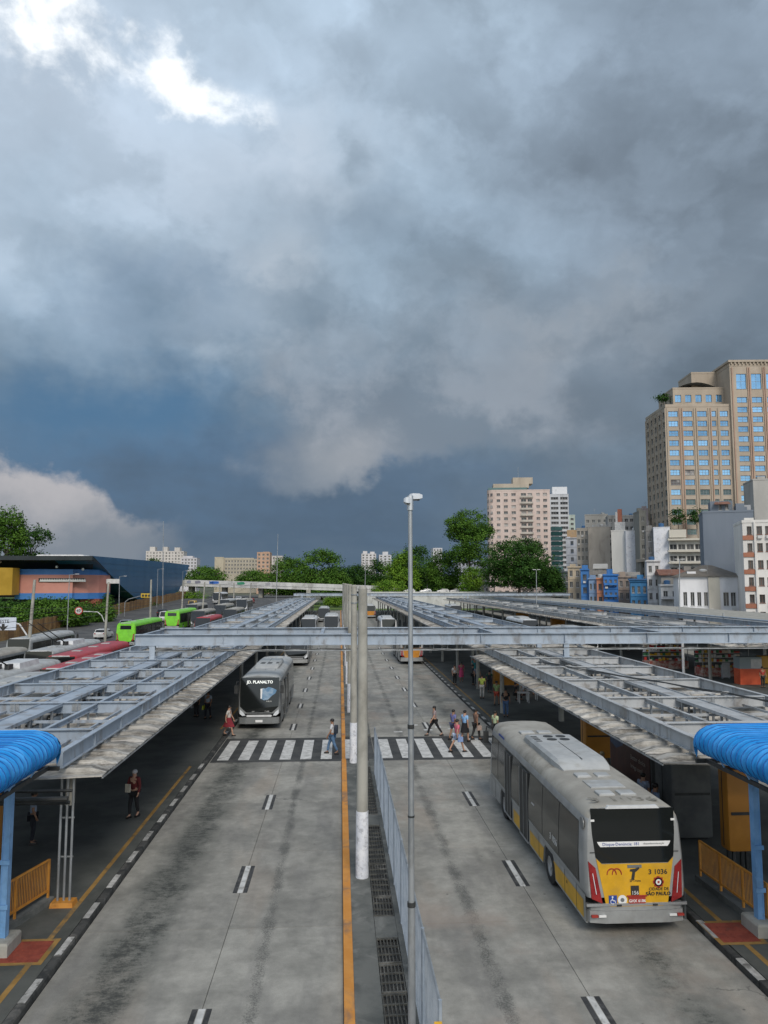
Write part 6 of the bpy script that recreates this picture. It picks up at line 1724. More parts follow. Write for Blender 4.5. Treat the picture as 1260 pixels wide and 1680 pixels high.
MB().add([(-0.6, -0.6, h - 1.6), (w + 0.6, -0.6, h - 1.6), (w + 0.6, 6, h - 0.2), (-0.6, 6, h - 0.2), (-0.6, 12.6, h - 1.6), (w + 0.6, 12.6, h - 1.6), (-0.6, -0.6, h - 1.8), (w + 0.6, -0.6, h - 1.8)], [(0, 1, 2, 3), (3, 2, 5, 4), (0, 3, 4), (1, 5, 2), (0, 6, 7, 1)]).build('tiled_roof', tile_red, old)

# ---- blue-grey blank wall with penthouse
x, w = span(1157, 1241, 152.0, R(-22)); h = ztop(842, 1200, 152)
bg_ = building('blue_grey_block', 'large blank blue-grey party wall with a small red-roofed penthouse', x, 152, R(-22), w, 10, h, mat('blue_grey_paint', (0.145, 0.175, 0.215), (0.175, 0.205, 0.245), 0.12, 0.85, dirt=(0.12, 0.145, 0.17), dscale=0.2, damt=0.5, stretch=(1, 1, 0.2)), parapet=0.4)
pn = building('', '', 0, 0, 0, w * 0.45, 5, 2.6, bpy.data.materials['blue_grey_paint'], front=([(1.6, 2.2), (2.9, 3.5)], [(0.7, 1.8)]), glass='light', root=bg_, off=(w * 0.18, 2, h), parapet=0)
MB().add([(w * .25, 0.8, h + 1.9), (w * .58, 0.8, h + 1.9), (w * .55, 2.1, h + 2.5), (w * .28, 2.1, h + 2.5), (w * .25, .8, h + 1.8), (w * .58, .8, h + 1.8)], [(0, 1, 2, 3), (0, 4, 5, 1)]).build('red_canopy', tile_red, bg_)
MB().box(w * 0.7, w * 1.0, 3, 7, h, h + 1.7).build('rooftop_box', wallm('box_pale', (0.4, 0.41, 0.42)), bg_)

# ---- white and brown apartments at the picture edge
x, w = span(1222, 1330, 131.0, R(-20)); h = ztop(858, 1240, 131)
wb_ = wallm('apartment_white', (0.72, 0.70, 0.66), None, 0.2)
ap = building('apartments', 'white apartment block with brown brick spandrels at the right picture edge', x, 131, R(-20), w, 10, h, wb_, front=([(0.7, 1.5), (2.3, 3.2), (3.7, 4.6), (6.2, 7.4), (8.6, 10.0)], floors(6, h - 6 * 3.05, 3.05, 1.5, 0.9)), glass='dark', frame=FRM['brown'], parapet=0.5)
brk = wallm('brown_brick', (0.30, 0.12, 0.07), (0.36, 0.155, 0.095), 0.5)
for i in range(6):
    z = h - 6 * 3.05 + i * 3.05
    MB().box(-0.05, 1.75, -0.16, -0.003, z - 0.05, z + 0.75).build('brick_spandrel', brk, ap)
    MB().box(5.6, 11, -0.16, -0.003, z - 0.05, z + 0.7).build('brick_spandrel', brk, ap)
for xx in (1.8, 5.1): MB().box(xx, xx + 0.3, -0.35, -0.003, 0, h + 0.2).build('white_fin', wb_, ap)
x, w = span(1243, 1300, 160.0, R(-15)); h = ztop(788, 1250, 160)
building('concrete_lift_tower', 'pale concrete lift tower above the apartments at the picture edge', x, 160, R(-15), w, 8, h, wallm('lift_concrete', (0.42, 0.41, 0.38)), parapet=0.3)
x, w = span(1228, 1300, 172.0, R(-15)); h = ztop(836, 1240, 172)
bt = building('tiled_loft', 'glazed loft with orange tiled roof behind the white apartments', x, 172, R(-15), w, 8, h - 1.0, wallm('loft_wall', (0.3, 0.3, 0.28)), front=(grid(5, w, 2.0), [(h - 3.0, h - 1.4)]), glass='teal', parapet=0)
MB().add([(-1, -1, h - 1), (w + 1, -1, h - 1), (w + 1, 4, h + 0.6), (-1, 4, h + 0.6), (-1, 9, h - 1), (w + 1, 9, h - 1)], [(0, 1, 2, 3), (3, 2, 5, 4), (0, 3, 4), (1, 5, 2)]).build('tiled_roof', wallm('orange_tiles', (0.33, 0.15, 0.09), None, 0.5), bt)

# ---- street front: white hall, small houses, blue houses
x, w = span(1113, 1217, 142.0, R(-20)); h = ztop(946, 1165, 142)
wh = building('white_hall', 'low white hall with dark tall windows and a grey hipped roof', x, 142, R(-20), w, 12, h, wallm('hall_white', (0.74, 0.74, 0.75), None, 0.25), front=([(0.8, 1.5), (2.1, 2.8), (3.3, 4.0), (4.5, 5.2), (7.9, 8.9), (9.2, 10.1), (11.6, 12.4)], [(h - 5.6, h - 3.0)]), glass='dark', parapet=0)
MB().add([(-0.6, -0.6, h), (w + 0.6, -0.6, h), (w + 0.6, 12.6, h), (-0.6, 12.6, h), (w * 0.45, 6, h + 2.3), (w * 0.6, 6, h + 2.3)], [(0, 1, 5, 4), (1, 2, 5), (2, 3, 4, 5), (3, 0, 4)]).build('hipped_roof', mat('roof_brown_grey', (0.115, 0.10, 0.08), (0.15, 0.13, 0.105), 0.6), wh)
MB().box(5.3, 7.3, -0.3, -0.003, 0, h - 0.05).build('cream_bay', wallm('bay_cream', (0.56, 0.53, 0.45)), wh)
MB().box(0.2, 6, -2.0, -0.31, h - 6.6, h - 6.1).build('shop_awning', cw['white'], wh)

houses = [
    # px0, px1, top, Y, colour, label, columns, floors, extra
    (953, 966, 936, 208, (0.055, 0.19, 0.46), 'narrow bright blue tower house at the end of the blue row', 1, 3),
    (966, 979, 951, 206, (0.22, 0.33, 0.50), 'pale blue two-storey house between the blue tower house and the orange one', 2, 2),
    (979, 990, 951, 204, (0.50, 0.22, 0.13), 'small orange-pink house front framed by blue houses', 1, 2),
    (990, 1014, 945, 202, (0.045, 0.19, 0.50), 'bright blue two-storey house with shallow balconies', 3, 3),
    (1014, 1034, 948, 205, (0.36, 0.29, 0.235), 'beige brown house with rough cornice between two blue houses', 2, 3),
    (1034, 1062, 955, 192, (0.05, 0.20, 0.40), 'single-storey blue house with a dark blue eave', 3, 2),
    (1062, 1084, 922, 190, (0.66, 0.66, 0.66), 'white narrow gabled house with arched openings', 2, 4),
    (1084, 1114, 962, 176, (0.72, 0.71, 0.68), 'small white house with a wide pale shop awning', 2, 2),
    (932, 953, 932, 214, (0.47, 0.39, 0.28), 'cream corner house with carved window surrounds', 2, 4),
    (930, 950, 884, 330, (0.5, 0.52, 0.56), 'pale bluish block with an ochre top behind the cream corner house', 1, 5),
    (905, 934, 940, 240, (0.09, 0.115, 0.12), 'dark slate building between the dome tree and the cream corner house', 4, 3),
]
for (p0, p1, tp, Yd, c_, lab, nc, nf) in houses:
    rot = R(-20); x, w = span(p0, p1, Yd, rot); h = ztop(tp, (p0 + p1) / 2, Yd)
    wm_ = wallm('house_' + lab.split()[0] + str(p0), c_, tuple(k * 0.8 for k in c_), 0.5, 0.6)
    f_ = max(2.8, min(3.6, h / nf))
    hs = building('town_house', lab, x, Yd, rot, w, 9, h, wm_, front=(grid(nc, w, min(1.3, w / nc * 0.5)), floors(min(4, int(h / f_)), h - f_ * min(4, int(h / f_)), f_, 1.7, 0.8)), glass='dark', frame=FRM['white'] if nc != 1 else FRM['blue'], parapet=0.5, group='old houses along the street', cat='house')
    MB().box(-0.25, w + 0.25, -0.35, -0.085, h + 0.1, h + 0.38).build('cornice', wm_, hs)
    for fz in range(1, min(4, int(h / f_))):
        z = h - f_ * fz
        MB().box(-0.05, w + 0.05, -0.14, -0.003, z - 0.08, z + 0.12).build('string_course', wm_, hs)
    if p0 == 990:
        for i in range(3): MB().box(w * 0.05, w * 0.95, -0.9, -0.145, h - 3.2 * (i + 1) + 0.7, h - 3.2 * (i + 1) + 1.3).build('balcony', wm_, hs)
    if p0 == 1084: MB().box(-0.3, w + 0.3, -2.2, -0.15, h - 3.0, h - 2.4).build('shop_awning', cw['white'], hs)
    if p0 == 1034: MB().box(-0.4, w + 0.4, -0.6, 9.3, h + 0.5, h + 0.9).build('eave_slab', FRM['blue'], hs)
    if p0 == 930: MB().box(w * 0.1, w * 0.9, 1, 6, h + 0.5, h + 4).build('ochre_top', wallm('ochre', (0.45, 0.31, 0.18)), hs)
# dark rooftops between houses
rlab = ['brown-grey lean-to shed roof directly above the pale blue house', 'tan lean-to shed behind the bright blue house with balconies', 'pale cement shed roof highest above the blue row', 'dark red-brown shed roof behind the single-storey blue house', 'wide grey-beige shed roof behind the beige brown house']
for i, (p0, p1, tp, Yd) in enumerate(((966, 1004, 934, 226), (1000, 1030, 940, 224), (975, 996, 924, 232), (1040, 1066, 946, 218), (1016, 1050, 938, 228))):
    x, w = span(p0, p1, Yd, R(-20)); h = ztop(tp, (p0 + p1) / 2, Yd)
    rt = thing('shed', rlab[i], 'shed', (x, Yd, 0), R(-20), 'sheds behind the old houses')
    MB().box(0.1, w - 0.1, 0.1, 8, 0, h - 1.7).build('wall', bpy.data.materials['flats_grey'], rt)
    rm_ = wallm('old_roof_%d' % i, ((0.2, 0.18, 0.155), (0.24, 0.2, 0.17), (0.42, 0.41, 0.38), (0.2, 0.14, 0.11), (0.3, 0.28, 0.25))[i], None, 0.7)
    MB().add([(-0.3, -0.4, h - 1.6), (w + 0.3, -0.4, h - 1.6), (w + 0.3, 8.2, h), (-0.3, 8.2, h), (-0.3, -0.4, h - 1.75), (w + 0.3, -0.4, h - 1.75), (w + 0.3, 8.2, h - 0.15), (-0.3, 8.2, h - 0.15)], [(0, 1, 2, 3), (4, 7, 6, 5), (0, 4, 5, 1), (1, 5, 6, 2), (2, 6, 7, 3), (3, 7, 4, 0)]).build('roof', rm_, rt)

# ---- far skyline on the left and centre
def far(name, label, p0, p1, tp, Yd, c_, nc, nf, glass='dark', tops=(), rot=0.0, alt=None):
    x, w = span(p0, p1, Yd, rot); h = ztop(tp, (p0 + p1) / 2, Yd)
    b_ = building(name, label, x, Yd, rot, w, 18, h, wallm('far_' + str(p0), c_, None, 0.2, 0.1), front=(grid(nc, w, w / nc * 0.5), floors(nf, h - nf * 3.1, 3.1, 1.6, 0.8)), glass=glass, parapet=0.6, alt=alt, cat='building', group='far buildings on the skyline')
    for (a, b, tq) in tops: MB().box(w * a, w * b, 3, 12, h, ztop(tq, (p0 + p1) / 2, Yd)).build('roof_tower', bpy.data.materials['far_' + str(p0)], b_)
    return b_


far('apartment_complex', 'far white apartment complex with three stepped roof towers', 238, 300, 905, 800, (0.56, 0.53, 0.49), 12, 11, 'light', ((0.08, 0.22, 897), (0.42, 0.55, 897), (0.74, 0.88, 898)), alt=('dark', 0.4))
far('apartment_complex', 'lower white and mauve building right of the stepped apartment complex', 296, 322, 916, 760, (0.55, 0.54, 0.56), 5, 5, 'dark', ((0.1, 0.7, 912),))
of = far('office_slab', 'far beige office slab with dark vertical window strips', 353, 422, 918, 640, (0.42, 0.38, 0.30), 14, 4, 'dark', ((0.1, 0.9, 915),))
MB().box(-0.5, 7, -2, 0, 0, ztop(914, 360, 640)).build('end_wall', wallm('slab_end', (0.45, 0.40, 0.30)), of)
far('apartment_pair', 'far salmon and orange apartment tower with balconies', 421, 442, 907, 600, (0.50, 0.33, 0.23), 3, 11, 'dark', ((0.45, 0.95, 905),))
far('apartment_pair', 'far white apartment block beside the salmon tower', 440, 463, 913, 640, (0.56, 0.53, 0.50), 4, 9, 'light', ())
far('white_twin', 'far white twin-topped tower left of the lamp post', 593, 617, 909, 900, (0.58, 0.56, 0.56), 4, 14, 'dark', ((0.1, 0.4, 904), (0.6, 0.9, 905)))
far('white_twin', 'far slim white tower close to the lamp post', 622, 642, 911, 900, (0.58, 0.58, 0.60), 3, 14, 'dark', ((0.3, 0.75, 905),))
far('white_block', 'far white tower showing between trees right of the lamp post', 711, 726, 900, 700, (0.60, 0.60, 0.62), 3, 15, 'dark', ())
far('white_block', 'pale building glimpsed below the tall tree crown', 752, 800, 922, 420, (0.60, 0.61, 0.66), 8, 7, 'dark', ())
far('white_block', 'grey-cream building at the foot of the pink tower', 790, 836, 934, 400, (0.42, 0.41, 0.38), 8, 5, 'dark', ())

# ================================================================ elevated station with blue hull
st_ = thing('station', 'elevated station with dark blue sloping metal hull, pink drum and dark overhanging roof', 'station', (0, 0, 0))
def hz(px, py, X_): return at(px, py, Xc=X_)
hull_m = mat('hull_blue', (0.020, 0.095, 0.205), (0.030, 0.118, 0.24), 0.15, 0.4, dirt=(0.05, 0.12, 0.20), dscale=0.3, damt=0.5, metal=0.0, stretch=(1, 1, 0.4))
XH = -52.5
out = [(152, 912), (170, 930), (186, 948), (203, 965), (222, 981), (240, 992), (262, 993), (280, 988), (291, 975), (302, 950), (311, 927), (270, 922), (210, 917)]
pts = [hz(px, py, XH) for px, py in out]
mb = MB(); n = len(pts)
mb.add([tuple(p) for p in pts] + [(p.x - 9, p.y, p.z) for p in pts], [tuple(range(n)), tuple(range(2 * n - 1, n - 1, -1))] + [(i, n + i, n + (i + 1) % n, (i + 1) % n) for i in range(n)])
mb.build('hull', hull_m, st_)
pc = hz(152, 912, XH)
for k in range(1, 9):   # standing seams of the hull cladding
    zz = pc.z - k * 1.35
    ys = []
    for a, b in zip(pts, pts[1:] + pts[:1]):
        if (a.z - zz) * (b.z - zz) < 0: ys.append(a.y + (b.y - a.y) * (zz - a.z) / (b.z - a.z))
    if len(ys) >= 2: MB().box(XH, XH + 0.05, min(ys) + 0.3, max(ys) - 0.3, zz, zz + 0.08).build('cladding_seam', hull_m, st_)
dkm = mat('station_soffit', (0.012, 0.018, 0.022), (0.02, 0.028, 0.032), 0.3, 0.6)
YF = pc.y
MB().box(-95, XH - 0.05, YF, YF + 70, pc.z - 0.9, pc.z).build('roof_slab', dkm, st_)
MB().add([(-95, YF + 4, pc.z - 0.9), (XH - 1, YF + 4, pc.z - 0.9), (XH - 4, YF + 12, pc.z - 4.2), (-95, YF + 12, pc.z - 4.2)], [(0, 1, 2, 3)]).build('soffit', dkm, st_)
MB().box(-95, XH - 4, YF + 12.1, YF + 12.6, pc.z - 9, pc.z - 4.2).build('dark_glazing', M['glass_dark'], st_)
MB().loft([[(-73, YF + 20, pc.z + 0.01), (-60, YF + 20, pc.z + 0.01), (-60, YF + 26, pc.z + 0.01), (-73, YF + 26, pc.z + 0.01)], [(-72, YF + 20.5, pc.z + 1.0), (-61.5, YF + 20.5, pc.z + 1.0), (-61.5, YF + 25, pc.z + 1.0), (-72, YF + 25, pc.z + 1.0)]]).build('roof_light', cw['white'], st_)
# pink drum with blue bands
YD = YF + 6.0
xr, xl = at(163, 956, Y=YD).x, at(20, 956, Y=YD - 3).x
prof = [(xl, YD - 1.5), (xl + 6, YD - 1.6), (xl + 12, YD - 1.0), (xr - 6, YD + 0.2), (xr - 3, YD + 1.8), (xr - 1.2, YD + 3.6), (xr - 0.3, YD + 5.6), (xr, YD + 7.6), (xr - 0.3, YD + 9), (xl, YD + 9)]
zc = [at(90, q, Y=YD).z for q in (934, 943, 973, 983)]
band_b = mat('band_blue', (0.035, 0.15, 0.42), (0.05, 0.18, 0.46), 0.3, 0.5)
band_p = mat('band_pink', (0.46, 0.20, 0.16), (0.50, 0.225, 0.18), 0.3, 0.6)
for nm, za, zb_, m_ in (('lower_blue_band', zc[3], zc[2], band_b), ('pink_band', zc[2], zc[1], band_p), ('upper_blue_band', zc[1], zc[0], band_b)):
    MB().loft([[(x, y, za) for x, y in prof], [(x, y, zb_) for x, y in prof]]).build(nm, m_, st_)
zt_ = (zc[1] + zc[2]) / 2 + 0.5
for i in range(26):
    t = i / 25; xx = xl + 5.5 + (xr - 3 - xl - 5.5) * t
    yy_ = YD - 1.66 + 1.2 * t * t + 0.08
    tm_ = MB().add([(-0.30, 0, 0), (0.30, 0, 0), (0, 0, 0.65), (-0.30, 0.25, 0), (0.30, 0.25, 0), (0, 0.25, 0.65)], [(0, 1, 2), (5, 4, 3), (0, 2, 5, 3), (1, 4, 5, 2), (0, 3, 4, 1)]) if i == 0 else None
    if tm_: tri = tm_.mesh('lattice_triangle', cw['white'])
    inst('lattice_triangle', tri, st_, (xx, yy_ - 0.30, zt_))
MB().loft([[(xl + 5 + (xr - 8 - xl) * t, YD - 1.78 + 1.2 * t * t, zt_ - 0.1), (xl + 5 + (xr - 8 - xl) * t, YD - 1.78 + 1.2 * t * t, zt_ + 0.75), (xl + 5 + (xr - 8 - xl) * t, YD - 1.4 + 1.2 * t * t, zt_ + 0.75), (xl + 5 + (xr - 8 - xl) * t, YD - 1.4 + 1.2 * t * t, zt_ - 0.1)] for t in [i / 8 for i in range(9)]]).build('lattice_strip', M['dark'], st_)
ylw = mat('drum_yellow', (0.40, 0.24, 0.02), (0.46, 0.28, 0.03), 0.4, 0.55)
xy = at(20, 956, Y=YD - 6).x
MB().loft([[(xy - 14, YD - 10, z), (xy - 2, YD - 8, z), (xy, YD - 6, z), (xy, YD - 2.5, z), (xy - 14, YD - 2.5, z)] for z in (zc[3] + 1, zc[3] + 1.8, zc[1] - 0.5, zc[0] + 0.2)]).build('yellow_drum', ylw, st_)
MB().box(xr + 0.3, xr + 3.2, YD + 4, YD + 4.3, zc[1] - 1.9, zc[1] - 0.9).build('white_panel', cw['white'], st_)
MB().box(xr - 5, xr - 0.8, YD + 3, YD + 8, ave_z(YD), zc[3]).build('red_base', mat('base_red', (0.20, 0.05, 0.03), (0.26, 0.075, 0.045), 0.5), st_)
for x in (xl + 2, xl + 9, xr - 6.5): MB().tube((x, YD + 2, ave_z(YD)), (x, YD + 2, zc[3]), 0.7, 0.6, 12).build('pier', M['concrete'], st_, True)
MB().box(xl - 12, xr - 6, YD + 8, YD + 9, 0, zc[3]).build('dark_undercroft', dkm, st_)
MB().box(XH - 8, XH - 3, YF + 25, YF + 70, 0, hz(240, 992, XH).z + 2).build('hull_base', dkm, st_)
for (px, py) in ((93, 930), (136, 934), (0, 922)):
    p = at(px, py, Y=YD - 2.2); MB().ell(p, (0.32, 0.32, 0.32), 10, 6).build('globe_lamp', cw['white'], st_, True)

# hoarding of timber boards along the avenue
hd_ = thing('hoarding', 'long brown timber hoarding along the avenue in front of the station', 'fence')
bdm = [mat('board_%d' % i, c_, tuple(k * 0.7 for k in c_), 1.5, 0.9) for i, c_ in enumerate(((0.30, 0.165, 0.06), (0.34, 0.20, 0.08), (0.22, 0.12, 0.05)))]
bms = [MB().box(-0.03, 0.03, 0.02, 0.96, 0, 2.3).mesh('board', m_) for m_ in bdm]
y = 96.0; i = 0
while y < 250:
    o = inst('board', bms[random.randrange(3)], hd_, (-49.6 - 0.012 * (i % 2), y, ave_z(y) - 0.05), (R(random.uniform(-0.8, 0.8)), 0, 0), (1, 1, random.uniform(0.94, 1.05)))
    y += 0.98; i += 1
for z in (0.4, 1.7): MB().add([(-49.75, 96, ave_z(96) + z), (-49.75, 250, ave_z(250) + z), (-49.75, 250, ave_z(250) + z + 0.1), (-49.75, 96, ave_z(96) + z + 0.1), (-49.67, 96, ave_z(96) + z), (-49.67, 250, ave_z(250) + z), (-49.67, 250, ave_z(250) + z + 0.1), (-49.67, 96, ave_z(96) + z + 0.1)], [(0, 1, 2, 3), (4, 7, 6, 5), (0, 4, 5, 1), (3, 2, 6, 7)]).build('rail', bdm[2], hd_)

# flyover
fl = thing('flyover', 'white-walled flyover with graffiti crossing behind the terminal', 'bridge')
fm = mat('flyover_white', (0.46, 0.46, 0.45), (0.56, 0.56, 0.55), 0.4, 0.85, dirt=(0.24, 0.235, 0.22), dscale=0.35, damt=0.7, stretch=(1, 1, 0.5))
P0, P1, P2 = at(296, 957, Y=258), at(470, 962, Y=252), at(620, 967, Y=262)
fp = [P0 + (P0 - P1) * 0.15, P0, (P0 + P1) / 2, P1, (P1 + P2) / 2, P2, P2 + (P2 - P1) * 0.4 + Vector((0, 0, -1.0))]
for nm, dy, z0, z1, m_ in (('parapet', 0.0, 0.0, 1.25, fm), ('deck_edge', 0.15, -0.9, -0.02, fm), ('rear_parapet', 11.0, 0, 1.1, fm)):
    w_ = 0.25 if 'deck' not in nm else 11.2
    MB().loft([[(p.x, p.y + dy, p.z + z0), (p.x, p.y + dy + w_, p.z + z0), (p.x, p.y + dy + w_, p.z + z1), (p.x, p.y + dy, p.z + z1)] for p in fp]).build(nm, m_, fl)
for t in (0.08, 0.4, 0.75, 1.2, 1.6):
    p = P0.lerp(P1, t); MB().box(p.x - 0.7, p.x + 0.7, p.y + 3, p.y + 8, 0, p.z - 0.9).build('pier', M['concrete'], fl)
for (px, w_, c_) in ((352, 3.4, (0.03, 0.12, 0.42)), (348, 1.3, (0.06, 0.2, 0.5)), (396, 2.6, (0.03, 0.22, 0.12)), (325, 2.0, (0.2, 0.2, 0.25)), (440, 1.8, (0.3, 0.3, 0.32)), (310, 1.5, (0.25, 0.27, 0.35))):
    t = (px - 296) / (470 - 296); p = P0.lerp(P1, t)
    pts_ = [(p.x - w_ / 2, 0.15), (p.x - w_ * .2, 0.08), (p.x + w_ * .3, 0.14), (p.x + w_ / 2, 0.3), (p.x + w_ * .42, 0.95), (p.x + w_ * .1, 1.08), (p.x - w_ * .3, 0.9), (p.x - w_ * .5, 1.0)]
    MB().prism(pts_, lambda x, z: (x, p.y - 0.012 + (x - p.x) / (P1.x - P0.x) * (P1.y - P0.y), p.z + z), lambda x, z: (x, p.y - 0.004 + (x - p.x) / (P1.x - P0.x) * (P1.y - P0.y), p.z + z)).build('graffiti', mat('spray_%d' % px, c_, rough=0.7), fl)
sheet('park_street', 8, 220, 252, 275, 4.9, M['ave'], 'raised street with parked cars beyond the lawn', 'street')
sheet('park_slope', -14, 220, 330.2, 331, 0.02, M['lawn'], 'green park slope behind the raised street', 'lawn')
MB().box(8, 220, 251.5, 251.9, 0, 5.6).build('retaining_wall', fm)
tag(bpy.data.objects['retaining_wall'], 'long pale retaining wall below the raised street beyond the lawn', 'wall', kind='thing')

# ================================================================ posts, lamps, signs on the avenue
def post(name, label, foot, top, r0=0.16, r1=0.11, m_=None, white=0.0, cat='post'):
    t = thing(name, label, cat, foot, group='posts along the avenue')
    d = Vector(top) - Vector(foot)
    MB().tube((0, 0, 0), d, r0, r1, 10).build('shaft', m_ or M['concrete'], t, True)
    if white: MB().tube((0, 0, 0), d * (white / d.length), r0 * 1.05, r0 * 1.03, 10).build('white_foot', cw['white'], t, True)
    return t


def agp(px, py):
    """a ground point of the avenue on a sight line"""
    z = 0.0
    for _ in range(8): z = ave_z(at(px, py, z=z).y)
    return at(px, py, z=z)


pst = [(44, 1096, 57, 951, 'nearest leaning concrete post on the avenue, carrying a white sign panel'), (172, 1054, 178, 955, 'leaning concrete post on the avenue behind the speed limit sign'), (246, 1036, 248, 951, 'concrete post on the avenue in front of the blue hull'), (298, 1004, 301, 952, 'concrete post at the right tip of the blue hull'),
       (331, 1018, 336, 955, 'concrete post with whitewashed foot beside the far green bus'), (358, 1012, 361, 958, 'slim concrete post farther along the canopy edge'), (383, 1003, 384, 956, 'slim concrete post among the queue before the flyover'), (409, 998, 412, 956, 'slim concrete post near the far end of the canopy edge')]
for a, b, c_, d_, lab in pst:
    g = agp(a, b); t = at(c_, d_, Y=g.y); post('trolley_post', lab, g, t, 0.20, 0.14, white=1.6 if a > 320 else 0)
tall = [(267, 1004, 268, 855, 'very tall slim mast in front of the blue hull'), (453, 985, 456, 876, 'very tall slim mast left of the terminal end'), (598, 990, 600, 917, 'tall grey lamp mast behind the median columns'), (880, 1005, 880, 935, 'slim lamp mast in front of the dome-shaped tree'), (1113, 1010, 1115, 918, 'slim lamp mast in front of the white hall')]
for a, b, c_, d_, lab in tall:
    Yd = {267: 190, 453: 200, 598: 230, 880: 150, 1113: 110}[a]
    g = at(a, b, Y=Yd); t = at(c_, d_, Y=Yd)
    tt = post('lamp_mast', lab, (g.x, g.y, 0.0), t, 0.13, 0.06, M['steel'], cat='mast')
    if a in (880, 1113, 598):
        for s in (-1, 1): MB().loft([[(t.x - g.x + s * 0.1, -0.1, t.z), (t.x - g.x + s * 0.1, 0.1, t.z), (t.x - g.x + s * 0.1, 0.1, t.z + 0.1), (t.x - g.x + s * 0.1, -0.1, t.z + 0.1)], [(t.x - g.x + s * 0.8, -0.14, t.z + 0.03), (t.x - g.x + s * 0.8, 0.14, t.z + 0.03), (t.x - g.x + s * 0.8, 0.14, t.z + 0.12), (t.x - g.x + s * 0.8, -0.14, t.z + 0.12)]]).build('lamp_head', cw['white'], tt)
for a, b, c_, d_, lab in ((195, 1010, 196, 946, 'slim street lamp with short arm before the blue hull edge'), (257, 1000, 259, 934, 'slim street lamp just left of the tall mast'), (298, 985, 300, 937, 'pale street lamp at the hull tip'), (110, 1040, 114, 943, 'thin double-arm lamp before the pink drum')):
    g = agp(a, b); t = at(c_, d_, Y=g.y)
    tt = post('street_lamp', lab, g, t, 0.09, 0.05, M['steel'], cat='street lamp')
    v = t - g
    MB().tube(v, v + Vector((1.1, 0, 0.12)), 0.035, n=6).build('arm', M['steel'], tt)
    MB().cbox(v + Vector((1.25, 0, 0.12)), (0.6, 0.2, 0.1)).build('lamp_head', cw['white'], tt)
# speed limit sign
g = agp(171, 1042); g.y -= 0.8
sp_ = thing('speed_sign', 'round red-rimmed speed limit sign hung from a curved white arm', 'road sign', (g.x, g.y, g.z))
arm = [at(171, 1020, Y=g.y), at(167, 1010, Y=g.y), at(160, 1004, Y=g.y), at(137, 1003, Y=g.y)]
MB().path([p - g for p in arm], 0.07, 6).build('arm', cw['white'], sp_)
p = at(129, 1002, Y=g.y) - g
s0 = MB().tube(p + Vector((0, 0.03, 0)), p, 0.62, n=24).build('disc_rim', mat('sign_red', (0.45, 0.03, 0.03)), sp_)
MB().tube(p, p + Vector((0, -0.02, 0)), 0.47, n=24).build('disc_face', cw['white'], sp_)
text('speed_figure', '60', 0.62, B['ink'], sp_, p + Vector((0, -0.03, 0)), (R(90), 0, 0), bold=0.01)
# overhead direction sign at the picture edge
g = agp(44, 1094); Yd = g.y - 1.0
ds = thing('direction_sign', 'large white overhead direction sign with a down arrow at the left picture edge', 'road sign', (g.x, Yd, 0))
c0, c1 = at(-40, 1034, Y=Yd), at(27, 1013, Y=Yd)
MB().box(c0.x - g.x, c1.x - g.x, -0.05, 0.05, c0.z, c1.z).build('panel', mat('sign_white', (0.55, 0.60, 0.68)), ds)
text('sign_lettering', 'RADIAL LESTE', 0.46, B['ink'], ds, (at(10, 1019.5, Y=Yd).x - g.x - 1.1, -0.07, at(10, 1019.5, Y=Yd).z), (R(90), 0, 0))
a_ = at(5.5, 1030, Y=Yd)
MB().prism([(-0.5, 0.25), (0, -0.35), (0.5, 0.25), (0.14, 0.12), (0.14, 0.4), (-0.14, 0.4), (-0.14, 0.12)], lambda x, z: (a_.x - g.x + x, -0.08, a_.z + z), lambda x, z: (a_.x - g.x + x, -0.055, a_.z + z)).build('down_arrow', B['ink'], ds)
MB().path([at(27, 1023, Y=Yd) - Vector((g.x, Yd, 0)), at(32, 1024, Y=Yd) - Vector((g.x, Yd, 0)), at(44, 1042, Y=Yd) - Vector((g.x, Yd, 0))], 0.08, 6).build('arm', cw['white'], ds)
p = at(43, 1072, Y=Yd)
wsg = thing('post_panel', 'small white panel with dark print fixed to the nearest leaning post', 'sign', (p.x, Yd + 0.5, p.z))
MB().box(-0.28, 0.28, -0.02, 0.02, -0.6, 0.5).build('panel', cw['white'], wsg)
MB().box(-0.12, 0.12, -0.03, -0.021, 0.05, 0.25).build('print', B['ink'], wsg)
# yellow arm signal
g = agp(204, 1012)
ya = thing('traffic_signal', 'yellow traffic signal on a curved grey arm in front of the blue hull', 'traffic signal', (g.x, g.y, g.z))
MB().path([Vector((0, 0, 0)), at(205, 988, Y=g.y) - g, at(211, 983, Y=g.y) - g, at(234, 977, Y=g.y) - g], 0.08, 6).build('arm', M['steel'], ya)
p = at(240, 977, Y=g.y) - g
MB().box(p.x - 1.1, p.x + 1.1, -0.15, 0.15, p.z - 0.45, p.z + 0.45).build('signal_head', mat('signal_yellow', (0.5, 0.34, 0.03)), ya)
for i in (-1, 0, 1): MB().tube((p.x + i * 0.65, -0.15, p.z), (p.x + i * 0.65, -0.26, p.z), 0.24, n=10).build('signal_lens', M['dark'], ya)
